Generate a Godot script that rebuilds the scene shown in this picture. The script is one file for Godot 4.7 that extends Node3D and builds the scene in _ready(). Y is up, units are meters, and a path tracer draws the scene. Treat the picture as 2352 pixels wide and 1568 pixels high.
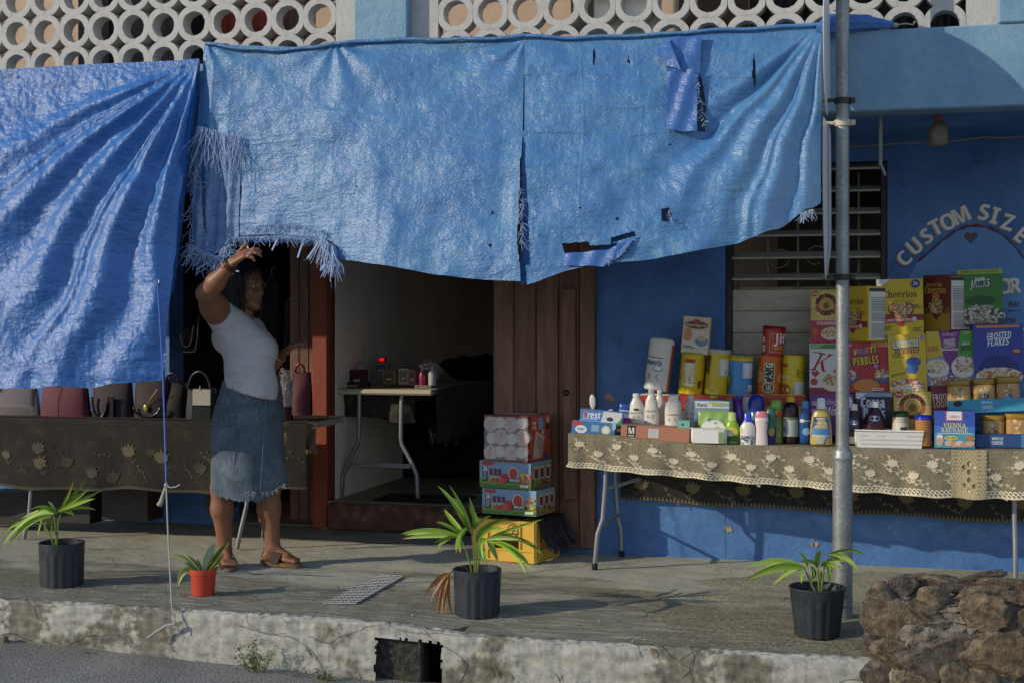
extends Node3D
# A shop front under blue tarpaulins. The facade is the plane z = 0, the street lies towards +z, the pavement is y = 0.

const FOC := 3300.0          # focal length in units of a 2352-wide picture
const HORIZON := 725.0
const CAM := Vector3(2.23, 1.4, 8.33)
const YAW := 15.0
const BEAM_Z := 1.2
const BEAM_LOW := 2.385
const BEAM_TOP := 2.775
const REC := -0.5             # the shop fronts left of the brown door stand back by this much

var cs := cos(deg_to_rad(YAW))
var sn := sin(deg_to_rad(YAW))
var rng := RandomNumberGenerator.new()
var M := {}
var fonts := {}
var text_cache := {}
var noise_data := {}
var names := {}

# ---------------------------------------------------------------- measuring
func P(u: float, v: float, z: float) -> Vector3:      # the point at depth z that stands at (u, v) in the survey picture
	var t := (u - 1176.0) / FOC
	var s := (CAM.z - z) / (cs + sn * t)
	return Vector3(CAM.x + s * (cs * t - sn), CAM.y - (v - HORIZON) / FOC * s, z)

func G(u: float, v: float, y := 0.0) -> Vector3:      # the point on the level y
	var s := (CAM.y - y) * FOC / (v - HORIZON)
	var t := (u - 1176.0) / FOC
	return Vector3(CAM.x + s * (cs * t - sn), y, CAM.z - s * (cs + sn * t))

func px(u: float, z: float) -> float:                 # metres per survey pixel there, upright
	return (CAM.z - z) / (cs + sn * (u - 1176.0) / FOC) / FOC

func lin(r: float, g: float, b: float, a := 1.0) -> Color:
	return Color(r, g, b, a).srgb_to_linear()

func hexc(h: String) -> Color:
	return Color(h)

# ---------------------------------------------------------------- mesh builder
class MB:
	var v := PackedVector3Array()
	var c := PackedColorArray()
	var uv := PackedVector2Array()
	var i := PackedInt32Array()
	var col := Color.WHITE
	var xf := Transform3D()

	func add(p: Vector3, t := Vector2.ZERO) -> int:
		v.append(xf * p)
		c.append(col)
		uv.append(t)
		return v.size() - 1

	func tri(a: int, b: int, d: int) -> void:          # counter-clockwise from outside; stored clockwise
		i.append(a)
		i.append(d)
		i.append(b)

	func quad(a: int, b: int, d: int, e: int) -> void:
		tri(a, b, d)
		tri(a, d, e)

	func face(pts: Array, flip := false) -> void:
		var k := []
		for p in pts:
			k.append(add(p))
		for j in range(1, k.size() - 1):
			if flip:
				tri(k[0], k[j + 1], k[j])
			else:
				tri(k[0], k[j], k[j + 1])

	func box(m: Vector3, s: Vector3, r := 0.0, b := Basis()) -> void:
		var h := s / 2.0
		r = minf(r, minf(h.x, minf(h.y, h.z)) * 0.98)
		if r <= 0.0:
			for ax in 3:
				for sg in [-1.0, 1.0]:
					var q := []
					for e in [[-1, -1], [1, -1], [1, 1], [-1, 1]]:
						var p := Vector3()
						p[ax] = sg * h[ax]
						p[(ax + 1) % 3] = e[0] * h[(ax + 1) % 3]
						p[(ax + 2) % 3] = e[1] * h[(ax + 2) % 3]
						q.append(m + b * p)
					face(q, sg < 0)
			return
		var corner := {}
		for sx in [-1, 1]:
			for sy in [-1, 1]:
				for sz in [-1, 1]:
					var s3 := Vector3(sx, sy, sz)
					var tr := []
					for ax in 3:
						var p := s3 * (h - Vector3(r, r, r))
						p[ax] = s3[ax] * h[ax]
						tr.append(m + b * p)
					corner[[sx, sy, sz]] = tr
					face(tr, sx * sy * sz < 0)
		for ax in 3:
			var a1 := (ax + 1) % 3
			var a2 := (ax + 2) % 3
			for sg in [-1, 1]:
				var q := []
				for e in [[-1, -1], [1, -1], [1, 1], [-1, 1]]:
					var k := [0, 0, 0]
					k[ax] = sg
					k[a1] = e[0]
					k[a2] = e[1]
					q.append(corner[k][ax])
				face(q, sg < 0)
			for e1 in [-1, 1]:
				for e2 in [-1, 1]:
					var lo := [0, 0, 0]
					var hi := [0, 0, 0]
					lo[ax] = -1
					hi[ax] = 1
					lo[a1] = e1
					hi[a1] = e1
					lo[a2] = e2
					hi[a2] = e2
					face([corner[lo][a1], corner[hi][a1], corner[hi][a2], corner[lo][a2]], e1 * e2 > 0)

	func grid(nu: int, nv: int, f: Callable, wrap := false, keep = null) -> void:
		var base := v.size()
		for b in nv + 1:
			for a in nu + 1:
				var s := float(a) / nu
				var t := float(b) / nv
				var at := s if not (wrap and a == nu) else 0.0
				add(f.call(at, t), Vector2(s, t))
		for b in nv:
			for a in nu:
				if keep != null and not keep.call((a + 0.5) / nu, (b + 0.5) / nv):
					continue
				var k := base + b * (nu + 1) + a
				var k2 := k + 1
				var k3 := k2 + nu + 1
				var k4 := k + nu + 1
				quad(k, k2, k3, k4)

	func tube(pts: Array, rad, seg := 6, caps := true) -> void:
		var n := pts.size()
		var up := Vector3(0.31, 0.9, 0.27)
		var rings := []
		for k in n:
			var d: Vector3 = (pts[mini(k + 1, n - 1)] - pts[maxi(k - 1, 0)]).normalized()
			if absf(d.dot(up)) > 0.95:
				up = Vector3(0.9, 0.1, 0.4)
			var a := d.cross(up).normalized()
			var b := a.cross(d).normalized()
			up = b
			var r: float = rad[k] if rad is Array else rad
			var ring := []
			for j in seg:
				var w := TAU * j / seg
				ring.append(add(pts[k] + (a * cos(w) + b * sin(w)) * r, Vector2(float(j) / seg, float(k) / maxi(n - 1, 1))))
			rings.append(ring)
		for k in n - 1:
			for j in seg:
				var j2 := (j + 1) % seg
				quad(rings[k][j2], rings[k][j], rings[k + 1][j], rings[k + 1][j2])
		if caps:
			for e in [0, n - 1]:
				var m := add(pts[e])
				for j in seg:
					var j2 := (j + 1) % seg
					if e == 0:
						tri(m, rings[0][j], rings[0][j2])
					else:
						tri(m, rings[e][j2], rings[e][j])

	# profile: [radius, height] from bottom to top; sx and sz squash it, pw squares it off; edge repeats a ring so that the crease stays sharp
	func lathe(profile: Array, seg := 20, sx := 1.0, sz := 1.0, pw := 2.0, at := Vector3.ZERO) -> void:
		var rings := []
		var total := 0.0
		var run := [0.0]
		for k in range(1, profile.size()):
			total += Vector2(profile[k][0] - profile[k - 1][0], profile[k][1] - profile[k - 1][1]).length()
			run.append(total)
		for k in profile.size():
			var copies := 2 if profile[k].size() > 2 else 1
			for m in copies:
				var ring := []
				for j in seg + 1:
					var w := TAU * j / seg + PI / 2
					var ca := cos(w)
					var sa := sin(w)
					var q: float = pow(pow(absf(ca), pw) + pow(absf(sa), pw), -1.0 / pw)
					ring.append(add(at + Vector3(-ca * q * profile[k][0] * sx, profile[k][1], sa * q * profile[k][0] * sz), Vector2(float(j) / seg, run[k] / maxf(total, 1e-6))))
				rings.append([ring, copies == 2 and m == 1])
		for k in rings.size() - 1:
			if rings[k + 1][1]:
				continue
			for j in seg:
				quad(rings[k][0][j + 1], rings[k][0][j], rings[k + 1][0][j], rings[k + 1][0][j + 1])

	func flat(poly: PackedVector2Array, z := 0.0) -> void:
		var t := Geometry2D.triangulate_polygon(poly)
		var base := v.size()
		for p in poly:
			add(Vector3(p.x, p.y, z), p)
		for k in range(0, t.size(), 3):
			var a := poly[t[k]]
			var b := poly[t[k + 1]]
			var d := poly[t[k + 2]]
			if (b - a).cross(d - a) > 0:
				tri(base + t[k], base + t[k + 1], base + t[k + 2])
			else:
				tri(base + t[k], base + t[k + 2], base + t[k + 1])

	func prism(poly: PackedVector2Array, z0: float, z1: float) -> void:
		var p := poly
		if Geometry2D.is_polygon_clockwise(p):
			p = poly.duplicate()
			p.reverse()
		flat(p, z1)
		var n := p.size()
		var back := v.size()
		flat(p, z0)
		for k in range(0, 0):
			back = k
		for k in n:
			var a := p[k]
			var b := p[(k + 1) % n]
			face([Vector3(a.x, a.y, z0), Vector3(b.x, b.y, z0), Vector3(b.x, b.y, z1), Vector3(a.x, a.y, z1)])

	func ball(m: Vector3, r: Vector3, nu := 14, nv := 9) -> void:
		grid(nu, nv, func(s, t):
			var a: float = -TAU * s
			var b: float = PI * (0.5 - t)
			return m + Vector3(cos(a) * cos(b) * r.x, sin(b) * r.y, sin(a) * cos(b) * r.z), true)

	func mesh() -> ArrayMesh:
		var n := PackedVector3Array()
		n.resize(v.size())
		for k in range(0, i.size(), 3):
			var a := v[i[k]]
			var m := (v[i[k + 2]] - a).cross(v[i[k + 1]] - a)
			n[i[k]] += m
			n[i[k + 1]] += m
			n[i[k + 2]] += m
		for k in n.size():
			n[k] = n[k].normalized() if n[k].length_squared() > 1e-20 else Vector3.UP
		var a := []
		a.resize(Mesh.ARRAY_MAX)
		a[Mesh.ARRAY_VERTEX] = v
		a[Mesh.ARRAY_NORMAL] = n
		a[Mesh.ARRAY_TEX_UV] = uv
		a[Mesh.ARRAY_COLOR] = c
		a[Mesh.ARRAY_INDEX] = i
		var m := ArrayMesh.new()
		m.add_surface_from_arrays(Mesh.PRIMITIVE_TRIANGLES, a)
		return m

	# the same vertex at the seam of a wrapped surface shares its normal
	func mesh_welded() -> ArrayMesh:
		var where := {}
		var ids := PackedInt32Array()
		ids.resize(v.size())
		for k in v.size():
			var key := Vector3i(v[k] * 20000.0)
			if not where.has(key):
				where[key] = k
			ids[k] = where[key]
		var n := PackedVector3Array()
		n.resize(v.size())
		for k in range(0, i.size(), 3):
			var a := v[i[k]]
			var m := (v[i[k + 2]] - a).cross(v[i[k + 1]] - a)
			for j in 3:
				n[ids[i[k + j]]] += m
		for k in n.size():
			n[k] = n[ids[k]].normalized() if n[ids[k]].length_squared() > 1e-20 else Vector3.UP
		var a := []
		a.resize(Mesh.ARRAY_MAX)
		a[Mesh.ARRAY_VERTEX] = v
		a[Mesh.ARRAY_NORMAL] = n
		a[Mesh.ARRAY_TEX_UV] = uv
		a[Mesh.ARRAY_COLOR] = c
		a[Mesh.ARRAY_INDEX] = i
		var m := ArrayMesh.new()
		m.add_surface_from_arrays(Mesh.PRIMITIVE_TRIANGLES, a)
		return m

# ---------------------------------------------------------------- scene objects
func numbered(called: String) -> String:
	var k: int = names.get(called, 0)
	names[called] = k + 1
	return called if k == 0 else "%s_%03d" % [called, k]

func thing(called: String, label: String, category: String, at := Vector3.ZERO, turn := 0.0, group := "") -> Node3D:
	var o := Node3D.new()
	o.name = numbered(called)
	add_child(o, true)
	o.position = at
	o.rotation.y = turn
	tag(o, label, category, group)
	return o

func tag(o: Node3D, label: String, category: String, group := "") -> void:
	o.set_meta("label", label)
	o.set_meta("category", category)
	if group != "":
		o.set_meta("group", group)

func part(called: String, mb, m: Material, parent: Node3D, stuff := false) -> MeshInstance3D:
	if mb is MB and mb.i.is_empty():
		return null
	var o := MeshInstance3D.new()
	var n := 0
	for k in parent.get_children():
		if str(k.name) == called or str(k.name).begins_with(called + "_0") or str(k.name).begins_with(called + "_1") or str(k.name).begins_with(called + "_2"):
			n += 1
	o.name = called if n == 0 else "%s_%03d" % [called, n]
	o.mesh = mb if mb is Mesh else mb.mesh()
	o.material_override = m
	parent.add_child(o, true)
	if stuff:
		o.set_meta("kind", "stuff")
	return o

func struct(called: String, mb, m: Material) -> MeshInstance3D:
	var o := MeshInstance3D.new()
	o.name = numbered(called)
	o.mesh = mb if mb is Mesh else mb.mesh()
	o.material_override = m
	add_child(o, true)
	o.set_meta("kind", "structure")
	return o

# ---------------------------------------------------------------- noise, textures, materials
func noise(key: String) -> PackedByteArray:            # 512 x 512 bytes that tile
	if key == "grain" and not noise_data.has(key):
		var raw := PackedByteArray()
		raw.resize(512 * 512)
		for k in raw.size():
			raw[k] = rng.randi() & 255
		noise_data[key] = raw
	if not noise_data.has(key):
		var n := FastNoiseLite.new()
		n.seed = 11 + key.unicode_at(0)
		n.noise_type = FastNoiseLite.TYPE_SIMPLEX_SMOOTH if key != "cells" else FastNoiseLite.TYPE_CELLULAR
		n.frequency = {"coarse": 0.006, "mid": 0.022, "fine": 0.09, "cells": 0.05}[key]
		n.fractal_octaves = {"coarse": 4, "mid": 4, "fine": 2, "cells": 1}[key]
		if key == "cells":
			n.cellular_return_type = FastNoiseLite.RETURN_DISTANCE2_SUB
		var im := n.get_seamless_image(512, 512)
		im.convert(Image.FORMAT_L8)
		noise_data[key] = im.get_data()
	return noise_data[key]

# layers: [noise, weight, repeats across, repeats down]; the sum is stretched to 0..1
func mixmap(layers: Array, sz := 512) -> PackedFloat32Array:
	var out := PackedFloat32Array()
	out.resize(sz * sz)
	for l in layers:
		var d := noise(l[0])
		var w: float = l[1] / 255.0
		var ku: int = l[2]
		var kv: int = l[3]
		var step := 512 / sz
		var off: int = l[4] if l.size() > 4 else 0
		for y in sz:
			var row := ((y * step * kv + off) & 511) * 512
			var o := y * sz
			for x in sz:
				out[o + x] += d[row + ((x * step * ku + off) & 511)] * w
	var lo := 1e9
	var hi := -1e9
	for k in range(0, out.size(), 7):
		lo = minf(lo, out[k])
		hi = maxf(hi, out[k])
	var f := 1.0 / maxf(hi - lo, 1e-6)
	for k in out.size():
		out[k] = clampf((out[k] - lo) * f, 0.0, 1.0)
	return out

func gray(m: PackedFloat32Array) -> ImageTexture:
	var sz := int(sqrt(m.size()))
	var b := PackedByteArray()
	b.resize(m.size())
	for k in m.size():
		b[k] = int(m[k] * 255.0)
	return ImageTexture.create_from_image(Image.create_from_data(sz, sz, false, Image.FORMAT_L8, b))

func ramp(m: PackedFloat32Array, cols: Array) -> ImageTexture:      # cols: [position, "rrggbb"]
	var lut := PackedByteArray()
	var g := Gradient.new()
	g.offsets = PackedFloat32Array(cols.map(func(e): return e[0]))
	g.colors = PackedColorArray(cols.map(func(e): return Color(e[1])))
	for k in 256:
		var q := g.sample(k / 255.0)
		lut.append(q.r8)
		lut.append(q.g8)
		lut.append(q.b8)
	var b := PackedByteArray()
	b.resize(m.size() * 3)
	for k in m.size():
		var l := int(m[k] * 255.0) * 3
		b[k * 3] = lut[l]
		b[k * 3 + 1] = lut[l + 1]
		b[k * 3 + 2] = lut[l + 2]
	var sz := int(sqrt(m.size()))
	return ImageTexture.create_from_image(Image.create_from_data(sz, sz, false, Image.FORMAT_RGB8, b))

func mat(color, rough := 0.8, tex: Texture2D = null, bump: Texture2D = null, cm := 0.0, scale := Vector3.ONE, metal := 0.0) -> StandardMaterial3D:
	var m := StandardMaterial3D.new()
	m.albedo_color = Color(color) if color is String else color
	m.roughness = rough
	m.metallic = metal
	m.cull_mode = BaseMaterial3D.CULL_DISABLED
	if tex or bump:
		m.uv1_triplanar = true
		m.uv1_scale = scale
	if tex:
		m.albedo_texture = tex
	if bump:
		m.heightmap_enabled = true
		m.heightmap_texture = bump
		m.heightmap_scale = cm
	return m

func vmat(rough := 0.6, tex: Texture2D = null, bump: Texture2D = null, cm := 0.0, scale := Vector3.ONE) -> StandardMaterial3D:
	var m := mat(Color.WHITE, rough, tex, bump, cm, scale)
	m.vertex_color_use_as_albedo = true
	return m

# ---------------------------------------------------------------- print on a face or round a can
func text_arrays(s: String, f: String) -> Array:
	var key := f + s
	if not text_cache.has(key):
		var t := TextMesh.new()
		t.text = s
		t.font = fonts[f]
		t.font_size = 48
		t.pixel_size = 0.005
		t.depth = 0.0
		t.curve_step = 3.0
		var a := t.get_mesh_arrays()
		var box := t.get_aabb()
		text_cache[key] = [a[Mesh.ARRAY_VERTEX], a[Mesh.ARRAY_INDEX], box]
	return text_cache[key]

class Ink:
	var mb := MB.new()
	var host
	var w := 1.0
	var h := 1.0
	var place: Callable        # (x, y, lift) -> Vector3, x and y in metres from the face's lower left corner
	var lift := 0.0004
	const STEP := 0.00022

	func tone(col: String) -> Color:
		var c := Color(col)
		c = Color.from_hsv(c.h, c.s * 0.85, c.v * 0.97)
		return c.srgb_to_linear()

	func _put(x: float, y: float) -> int:
		return mb.add(place.call(x * w, y * h, lift))

	func rect(x0: float, y0: float, x1: float, y1: float, col: String, nx := 8) -> void:
		mb.col = tone(col)
		lift += STEP
		var prev := []
		for k in nx + 1:
			var x := lerpf(x0, x1, float(k) / nx)
			var q := [_put(x, y0), _put(x, y1)]
			if k:
				mb.quad(prev[0], q[0], q[1], prev[1])
			prev = q

	func oval(x: float, y: float, rx: float, ry: float, col: String, n := 18) -> void:   # rx, ry as shares of the width
		mb.col = tone(col)
		lift += STEP
		var c := _put(x, y)
		var k := []
		for j in n:
			k.append(_put(x + rx * cos(TAU * j / n), y + ry * w / h * sin(TAU * j / n)))
		for j in n:
			mb.tri(c, k[j], k[(j + 1) % n])

	func star(x: float, y: float, r: float, r2: float, points: int, col: String) -> void:
		var p := []
		for j in points * 2:
			var q := r if j % 2 == 0 else r2
			p.append(Vector2(x + q * cos(PI * j / points), y + q * w / h * sin(PI * j / points)))
		poly(p, col)

	func poly(pts: Array, col: String) -> void:
		mb.col = tone(col)
		lift += STEP
		var p := PackedVector2Array(pts)
		var t := Geometry2D.triangulate_polygon(p)
		var k := []
		for q in p:
			k.append(_put(q.x, q.y))
		for j in range(0, t.size(), 3):
			if (p[t[j + 1]] - p[t[j]]).cross(p[t[j + 2]] - p[t[j]]) > 0:
				mb.tri(k[t[j]], k[t[j + 1]], k[t[j + 2]])
			else:
				mb.tri(k[t[j]], k[t[j + 2]], k[t[j + 1]])

	func heart(x: float, y: float, r: float, col: String) -> void:
		var p := []
		for j in 28:
			var a := TAU * j / 28
			p.append(Vector2(x + r * pow(sin(a), 3), y + r * w / h * (0.8125 * cos(a) - 0.3125 * cos(2 * a) - 0.125 * cos(3 * a) - 0.0625 * cos(4 * a))))
		poly(p, col)

	# centred at (x, y), letters as tall as a share of the height; squeezed to a width if one is given
	func txt(s: String, x: float, y: float, tall: float, col: String, f := "bold", wide := 0.0, rot := 0.0, slant := 0.0) -> void:
		var a: Array = host.text_arrays(s, f)
		var b: AABB = a[2]
		mb.col = tone(col)
		lift += STEP
		var sy := tall * h / 0.17
		var sx := sy
		if wide > 0.0:
			sx = wide * w / b.size.x
		var base := mb.v.size()
		var r := deg_to_rad(rot)
		for p in a[0]:
			var q := Vector2((p.x - b.get_center().x) * sx + (p.y + 0.0) * sy * slant, p.y * sy).rotated(r)
			mb.add(place.call(x * w + q.x, y * h + q.y, lift))
		var t: PackedInt32Array = a[1]
		for j in range(0, t.size(), 3):
			mb.tri(base + t[j], base + t[j + 2], base + t[j + 1])

	func arc(s: String, x: float, y: float, r: float, tall: float, from: float, to: float, col: String, f := "bold") -> void:
		for j in s.length():
			var a := deg_to_rad(lerpf(from, to, (j + 0.5) / s.length()))
			var flip := -90.0 if from > to else 90.0
			txt(s[j], x + r * cos(a), y + r * w / h * sin(a), tall, col, f, 0.0, rad_to_deg(a) + flip)

	func lines(x0: float, y0: float, x1: float, y1: float, n: int, col: String) -> void:
		var g: RandomNumberGenerator = host.rng
		for j in n:
			var y := lerpf(y1, y0, (j + 0.5) / n)
			var t := absf(y1 - y0) / n * 0.28
			rect(x0, y - t, lerpf(x0, x1, g.randf_range(0.7, 1.0)), y + t, col, 1)

	func speckle(x: float, y: float, rx: float, ry: float, n: int, cols: Array, size: float) -> void:    # a heap of small pieces
		var g: RandomNumberGenerator = host.rng
		for j in n:
			var a := g.randf() * TAU
			var q := sqrt(g.randf())
			var s := size * g.randf_range(0.7, 1.25)
			var cx := x + cos(a) * q * rx
			var cy := y + sin(a) * q * ry * w / h
			oval(cx, cy, s, s * g.randf_range(0.6, 1.0), cols[g.randi() % cols.size()], 7)
			lift -= STEP * 0.9

func ink_on(w: float, h: float, origin: Vector3, ux := Vector3.RIGHT, uy := Vector3.UP) -> Ink:
	var k := Ink.new()
	k.host = self
	k.w = w
	k.h = h
	var n := ux.cross(uy).normalized()
	k.place = func(x, y, l): return origin + ux * x + uy * y + n * l
	return k

func ink_round(r: float, y0: float, h: float, span := 180.0, sx := 1.0, sz := 1.0) -> Ink:    # the front half of a can that stands on y = 0
	var k := Ink.new()
	k.host = self
	k.w = r * deg_to_rad(span)
	k.h = h
	k.place = func(x, y, l):
		var a: float = (x / r) - deg_to_rad(span) / 2.0
		return Vector3(sin(a) * (r * sx + l), y0 + y, cos(a) * (r * sz + l))
	return k

func _ready() -> void:
	rng.seed = 4711
	# camera: level, with the lens shifted down a little
	var cam := Camera3D.new()
	cam.name = "camera"
	add_child(cam)
	cam.position = CAM
	cam.rotation.y = deg_to_rad(YAW)
	cam.keep_aspect = Camera3D.KEEP_HEIGHT
	cam.set_frustum(0.1 * 1568.0 / FOC, Vector2(0, -0.1 * (784.0 - HORIZON) / FOC), 0.1, 200.0)
	cam.current = true
	# sky, sun, exposure
	var env := Environment.new()
	env.background_mode = Environment.BG_SKY
	env.tonemap_mode = Environment.TONE_MAPPER_LINEAR
	env.tonemap_exposure = 0.62
	env.sdfgi_enabled = true
	env.ssao_enabled = true
	env.ssil_enabled = true
	var sky := ProceduralSkyMaterial.new()
	sky.sky_top_color = Color(0.36, 0.46, 0.60)
	sky.sky_horizon_color = Color(0.74, 0.75, 0.74)
	sky.sky_curve = 0.18
	sky.ground_bottom_color = Color(0.16, 0.15, 0.14)
	sky.ground_horizon_color = Color(0.40, 0.40, 0.40)
	sky.sky_energy_multiplier = 1.7
	env.sky = Sky.new()
	env.sky.sky_material = sky
	var we := WorldEnvironment.new()
	we.name = "world_environment"
	we.environment = env
	add_child(we)
	var sun := DirectionalLight3D.new()
	sun.name = "sun"
	sun.light_energy = 1.6
	sun.light_color = Color(1.0, 0.945, 0.85)
	sun.light_angular_distance = 0.5
	sun.shadow_enabled = true
	add_child(sun)
	sun.look_at_from_position(Vector3.ZERO, Vector3(0.83, -0.372, -0.555), Vector3.UP)

	for f in [["bold", "Droid Sans", 700], ["sans", "Droid Sans", 400], ["serif", "Droid Serif", 700], ["thin", "Droid Serif", 400]]:
		var s := SystemFont.new()
		s.font_names = PackedStringArray([f[1]])
		s.font_weight = f[2]
		fonts[f[0]] = s
	make_materials()
	ground()
	building()
	screen_blocks()
	louvre_window()
	wooden_door()
	back_rooms()
	wall_lettering()
	tarps()
	pole_and_signs()
	stone_wall()
	market_table()
	goods()
	doorway_stack()
	bag_table()
	room_table()
	plants()
	person()
	small_things()

func make_materials() -> void:
	var plaster := mixmap([["coarse", 1.0, 1, 1], ["mid", 0.5, 2, 2], ["fine", 0.25, 1, 1]])
	var rough := gray(mixmap([["mid", 0.8, 2, 2], ["fine", 0.6, 2, 2]]))
	var grit := gray(mixmap([["fine", 1.0, 3, 3], ["mid", 0.4, 4, 4]]))
	M.rough = rough
	M.grit = grit
	M.blue_wall = mat(Color.WHITE, 0.6, ramp(plaster, [[0.0, "305488"], [0.3, "426ca4"], [0.7, "4c78b0"], [0.9, "5a86ba"], [1.0, "7a98bc"]]), rough, 0.22, Vector3.ONE * 0.8)
	M.beam_blue = mat(Color.WHITE, 0.5, ramp(plaster, [[0.0, "5f86a2"], [0.5, "6f94ad"], [1.0, "80a2b4"]]), rough, 0.25, Vector3.ONE * 0.7)
	M.white_paint = mat(Color.WHITE, 0.7, ramp(plaster, [[0.0, "9f9d97"], [0.4, "b4b2ad"], [1.0, "bebdb9"]]), rough, 0.25, Vector3.ONE * 0.9)
	M.tan_wall = mat(Color.WHITE, 0.8, ramp(plaster, [[0.0, "b3967a"], [1.0, "cdb498"]]))
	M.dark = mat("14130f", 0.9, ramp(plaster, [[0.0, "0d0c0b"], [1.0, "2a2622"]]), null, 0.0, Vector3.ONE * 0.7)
	M.red_post = mat(Color.WHITE, 0.6, ramp(mixmap([["coarse", 1.0, 1, 1], ["fine", 0.5, 1, 1], ["mid", 0.6, 2, 2]]), [[0.0, "6c2c1a"], [0.25, "803620"], [0.8, "8c3c22"], [0.95, "9a5238"], [1.0, "b89880"]]), rough, 0.15, Vector3.ONE * 0.9)
	var wood := mixmap([["coarse", 1.0, 5, 1], ["mid", 0.6, 6, 1], ["fine", 0.35, 8, 1]])
	M.wood = mat(Color.WHITE, 0.55, ramp(wood, [[0.0, "52382a"], [0.5, "6a4836"], [1.0, "80604a"]]), gray(wood), 0.25, Vector3(0.9, 0.6, 0.9))
	M.wood2 = mat(Color.WHITE, 0.55, ramp(wood, [[0.0, "5a3e2e"], [0.5, "76543f"], [1.0, "8e6e58"]]), gray(wood), 0.25, Vector3(1.1, 0.5, 1.1))
	M.slat = mat(Color.WHITE, 0.6, ramp(mixmap([["coarse", 1.0, 1, 4], ["mid", 0.5, 1, 6], ["fine", 0.3, 2, 2]]), [[0.0, "938e7c"], [0.4, "b6b2a0"], [1.0, "c9c6b6"]]), grit, 0.08, Vector3.ONE * 1.2)
	M.corrugated = mat(Color.WHITE, 0.6, ramp(plaster, [[0.0, "cfc6b0"], [0.5, "e2dac8"], [1.0, "efe9da"]]), grit, 0.05, Vector3.ONE * 0.6)
	M.floor = mat(Color.WHITE, 0.6, ramp(plaster, [[0.0, "786d58"], [1.0, "aa9e86"]]), grit, 0.1)
	M.step = mat(Color.WHITE, 0.8, ramp(mixmap([["coarse", 1.0, 2, 2], ["mid", 0.5, 1, 1], ["fine", 0.3, 2, 2]]), [[0.0, "3d2a22"], [0.45, "573828"], [0.7, "6e4c3c"], [1.0, "8a8074"]]), rough, 0.8)
	M.concrete = mat(Color.WHITE, 0.9, ramp(plaster, [[0.0, "6e675a"], [0.5, "8d8675"], [1.0, "a39c8a"]]), grit, 0.3)
	M.asphalt = mat(Color.WHITE, 0.9, ramp(mixmap([["grain", 0.7, 1, 1], ["fine", 0.7, 3, 3], ["coarse", 0.35, 1, 1]]), [[0.0, "45423e"], [0.4, "6e6a63"], [0.7, "8c877e"], [0.9, "b0aa9e"], [1.0, "d0cabc"]]), gray(mixmap([["grain", 0.7, 1, 1], ["fine", 0.6, 4, 4]])), 0.55, Vector3.ONE * 0.45)
	M.galv = mat(Color.WHITE, 0.45, ramp(mixmap([["cells", 0.8, 2, 2], ["mid", 1.0, 2, 2], ["coarse", 0.7, 1, 1]]), [[0.0, "6c706f"], [0.5, "8b8f8d"], [1.0, "b2b5b0"]]), grit, 0.05, Vector3.ONE * 2.0, 0.55)
	M.steel = mat("8d9196", 0.4, null, null, 0.0, Vector3.ONE, 0.6)
	M.dark_steel = mat("3a3a38", 0.5, null, null, 0.0, Vector3.ONE, 0.5)
	M.rubber = mat("1a1a1a", 0.8)
	M.black = mat("111113", 0.6)
	M.white_plastic = mat("e2e2de", 0.4)
	M.cream = mat("b9b29c", 0.6)
	# tarpaulins: woven polyethylene with creases
	var weave := mixmap([["fine", 1.0, 1, 5], ["mid", 0.9, 1, 4], ["coarse", 0.5, 1, 2], ["fine", 0.35, 5, 1]])
	var crinkle := mixmap([["mid", 1.0, 2, 3], ["fine", 0.7, 2, 5], ["coarse", 0.5, 1, 1]])
	var fade := mixmap([["coarse", 1.0, 1, 1], ["mid", 0.6, 3, 1], ["fine", 0.5, 1, 3], ["mid", 0.4, 1, 4]])
	M.tarp_old = mat(Color.WHITE, 0.47, ramp(fade, [[0.0, "34659c"], [0.35, "3e72a8"], [0.65, "487eae"], [0.88, "6a96b0"], [1.0, "8fb0b8"]]), gray(weave), 0.65, Vector3.ONE * 0.9)
	M.tarp_new = mat(Color.WHITE, 0.45, ramp(fade, [[0.0, "1c5a9e"], [0.5, "2264aa"], [0.85, "2a6eb2"], [1.0, "4684b6"]]), gray(crinkle), 0.8, Vector3.ONE * 1.1)
	M.tarp_dark = mat(Color.WHITE, 0.45, ramp(fade, [[0.0, "28589c"], [1.0, "3a6eae"]]), gray(weave), 0.6, Vector3.ONE * 0.9)
	for k in ["tarp_old", "tarp_new", "tarp_dark"]:
		M[k].metallic_specular = 0.66 if k == "tarp_new" else 0.6
		M[k].backlight_enabled = true
		M[k].backlight = Color(0.10, 0.18, 0.34)
	M.thread = mat("9db4d8", 0.5)
	M.rope_blue = mat("4a6fc0", 0.7, null, grit, 0.2, Vector3.ONE * 12.0)
	M.rope = mat("a5a49b", 0.8, null, grit, 0.2, Vector3.ONE * 12.0)
	# printed and moulded things take their colours from the vertices
	M.print = vmat(0.5)
	M.gloss = vmat(0.28)
	M.matte = vmat(0.85)
	M.board = vmat(0.55)
	M.stone = vmat(0.9, ramp(mixmap([["mid", 1.0, 1, 1], ["fine", 0.7, 2, 2], ["coarse", 0.8, 1, 1]]), [[0.0, "857f78"], [0.3, "bcb3a6"], [0.65, "e2d8c8"], [1.0, "ffffff"]]), gray(mixmap([["mid", 1.0, 1, 1], ["fine", 0.6, 2, 2]])), 3.0, Vector3.ONE * 2.2)
	M.lace = mat(Color(0.80, 0.77, 0.68, 0.88), 0.9, ramp(mixmap([["fine", 0.8, 3, 3], ["mid", 1.0, 3, 3], ["coarse", 0.6, 2, 2]]), [[0.0, "767062"], [0.45, "a8a396"], [0.7, "bebaae"], [1.0, "e0dcd0"]]), null, 0.0, Vector3.ONE * 2.0)
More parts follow.
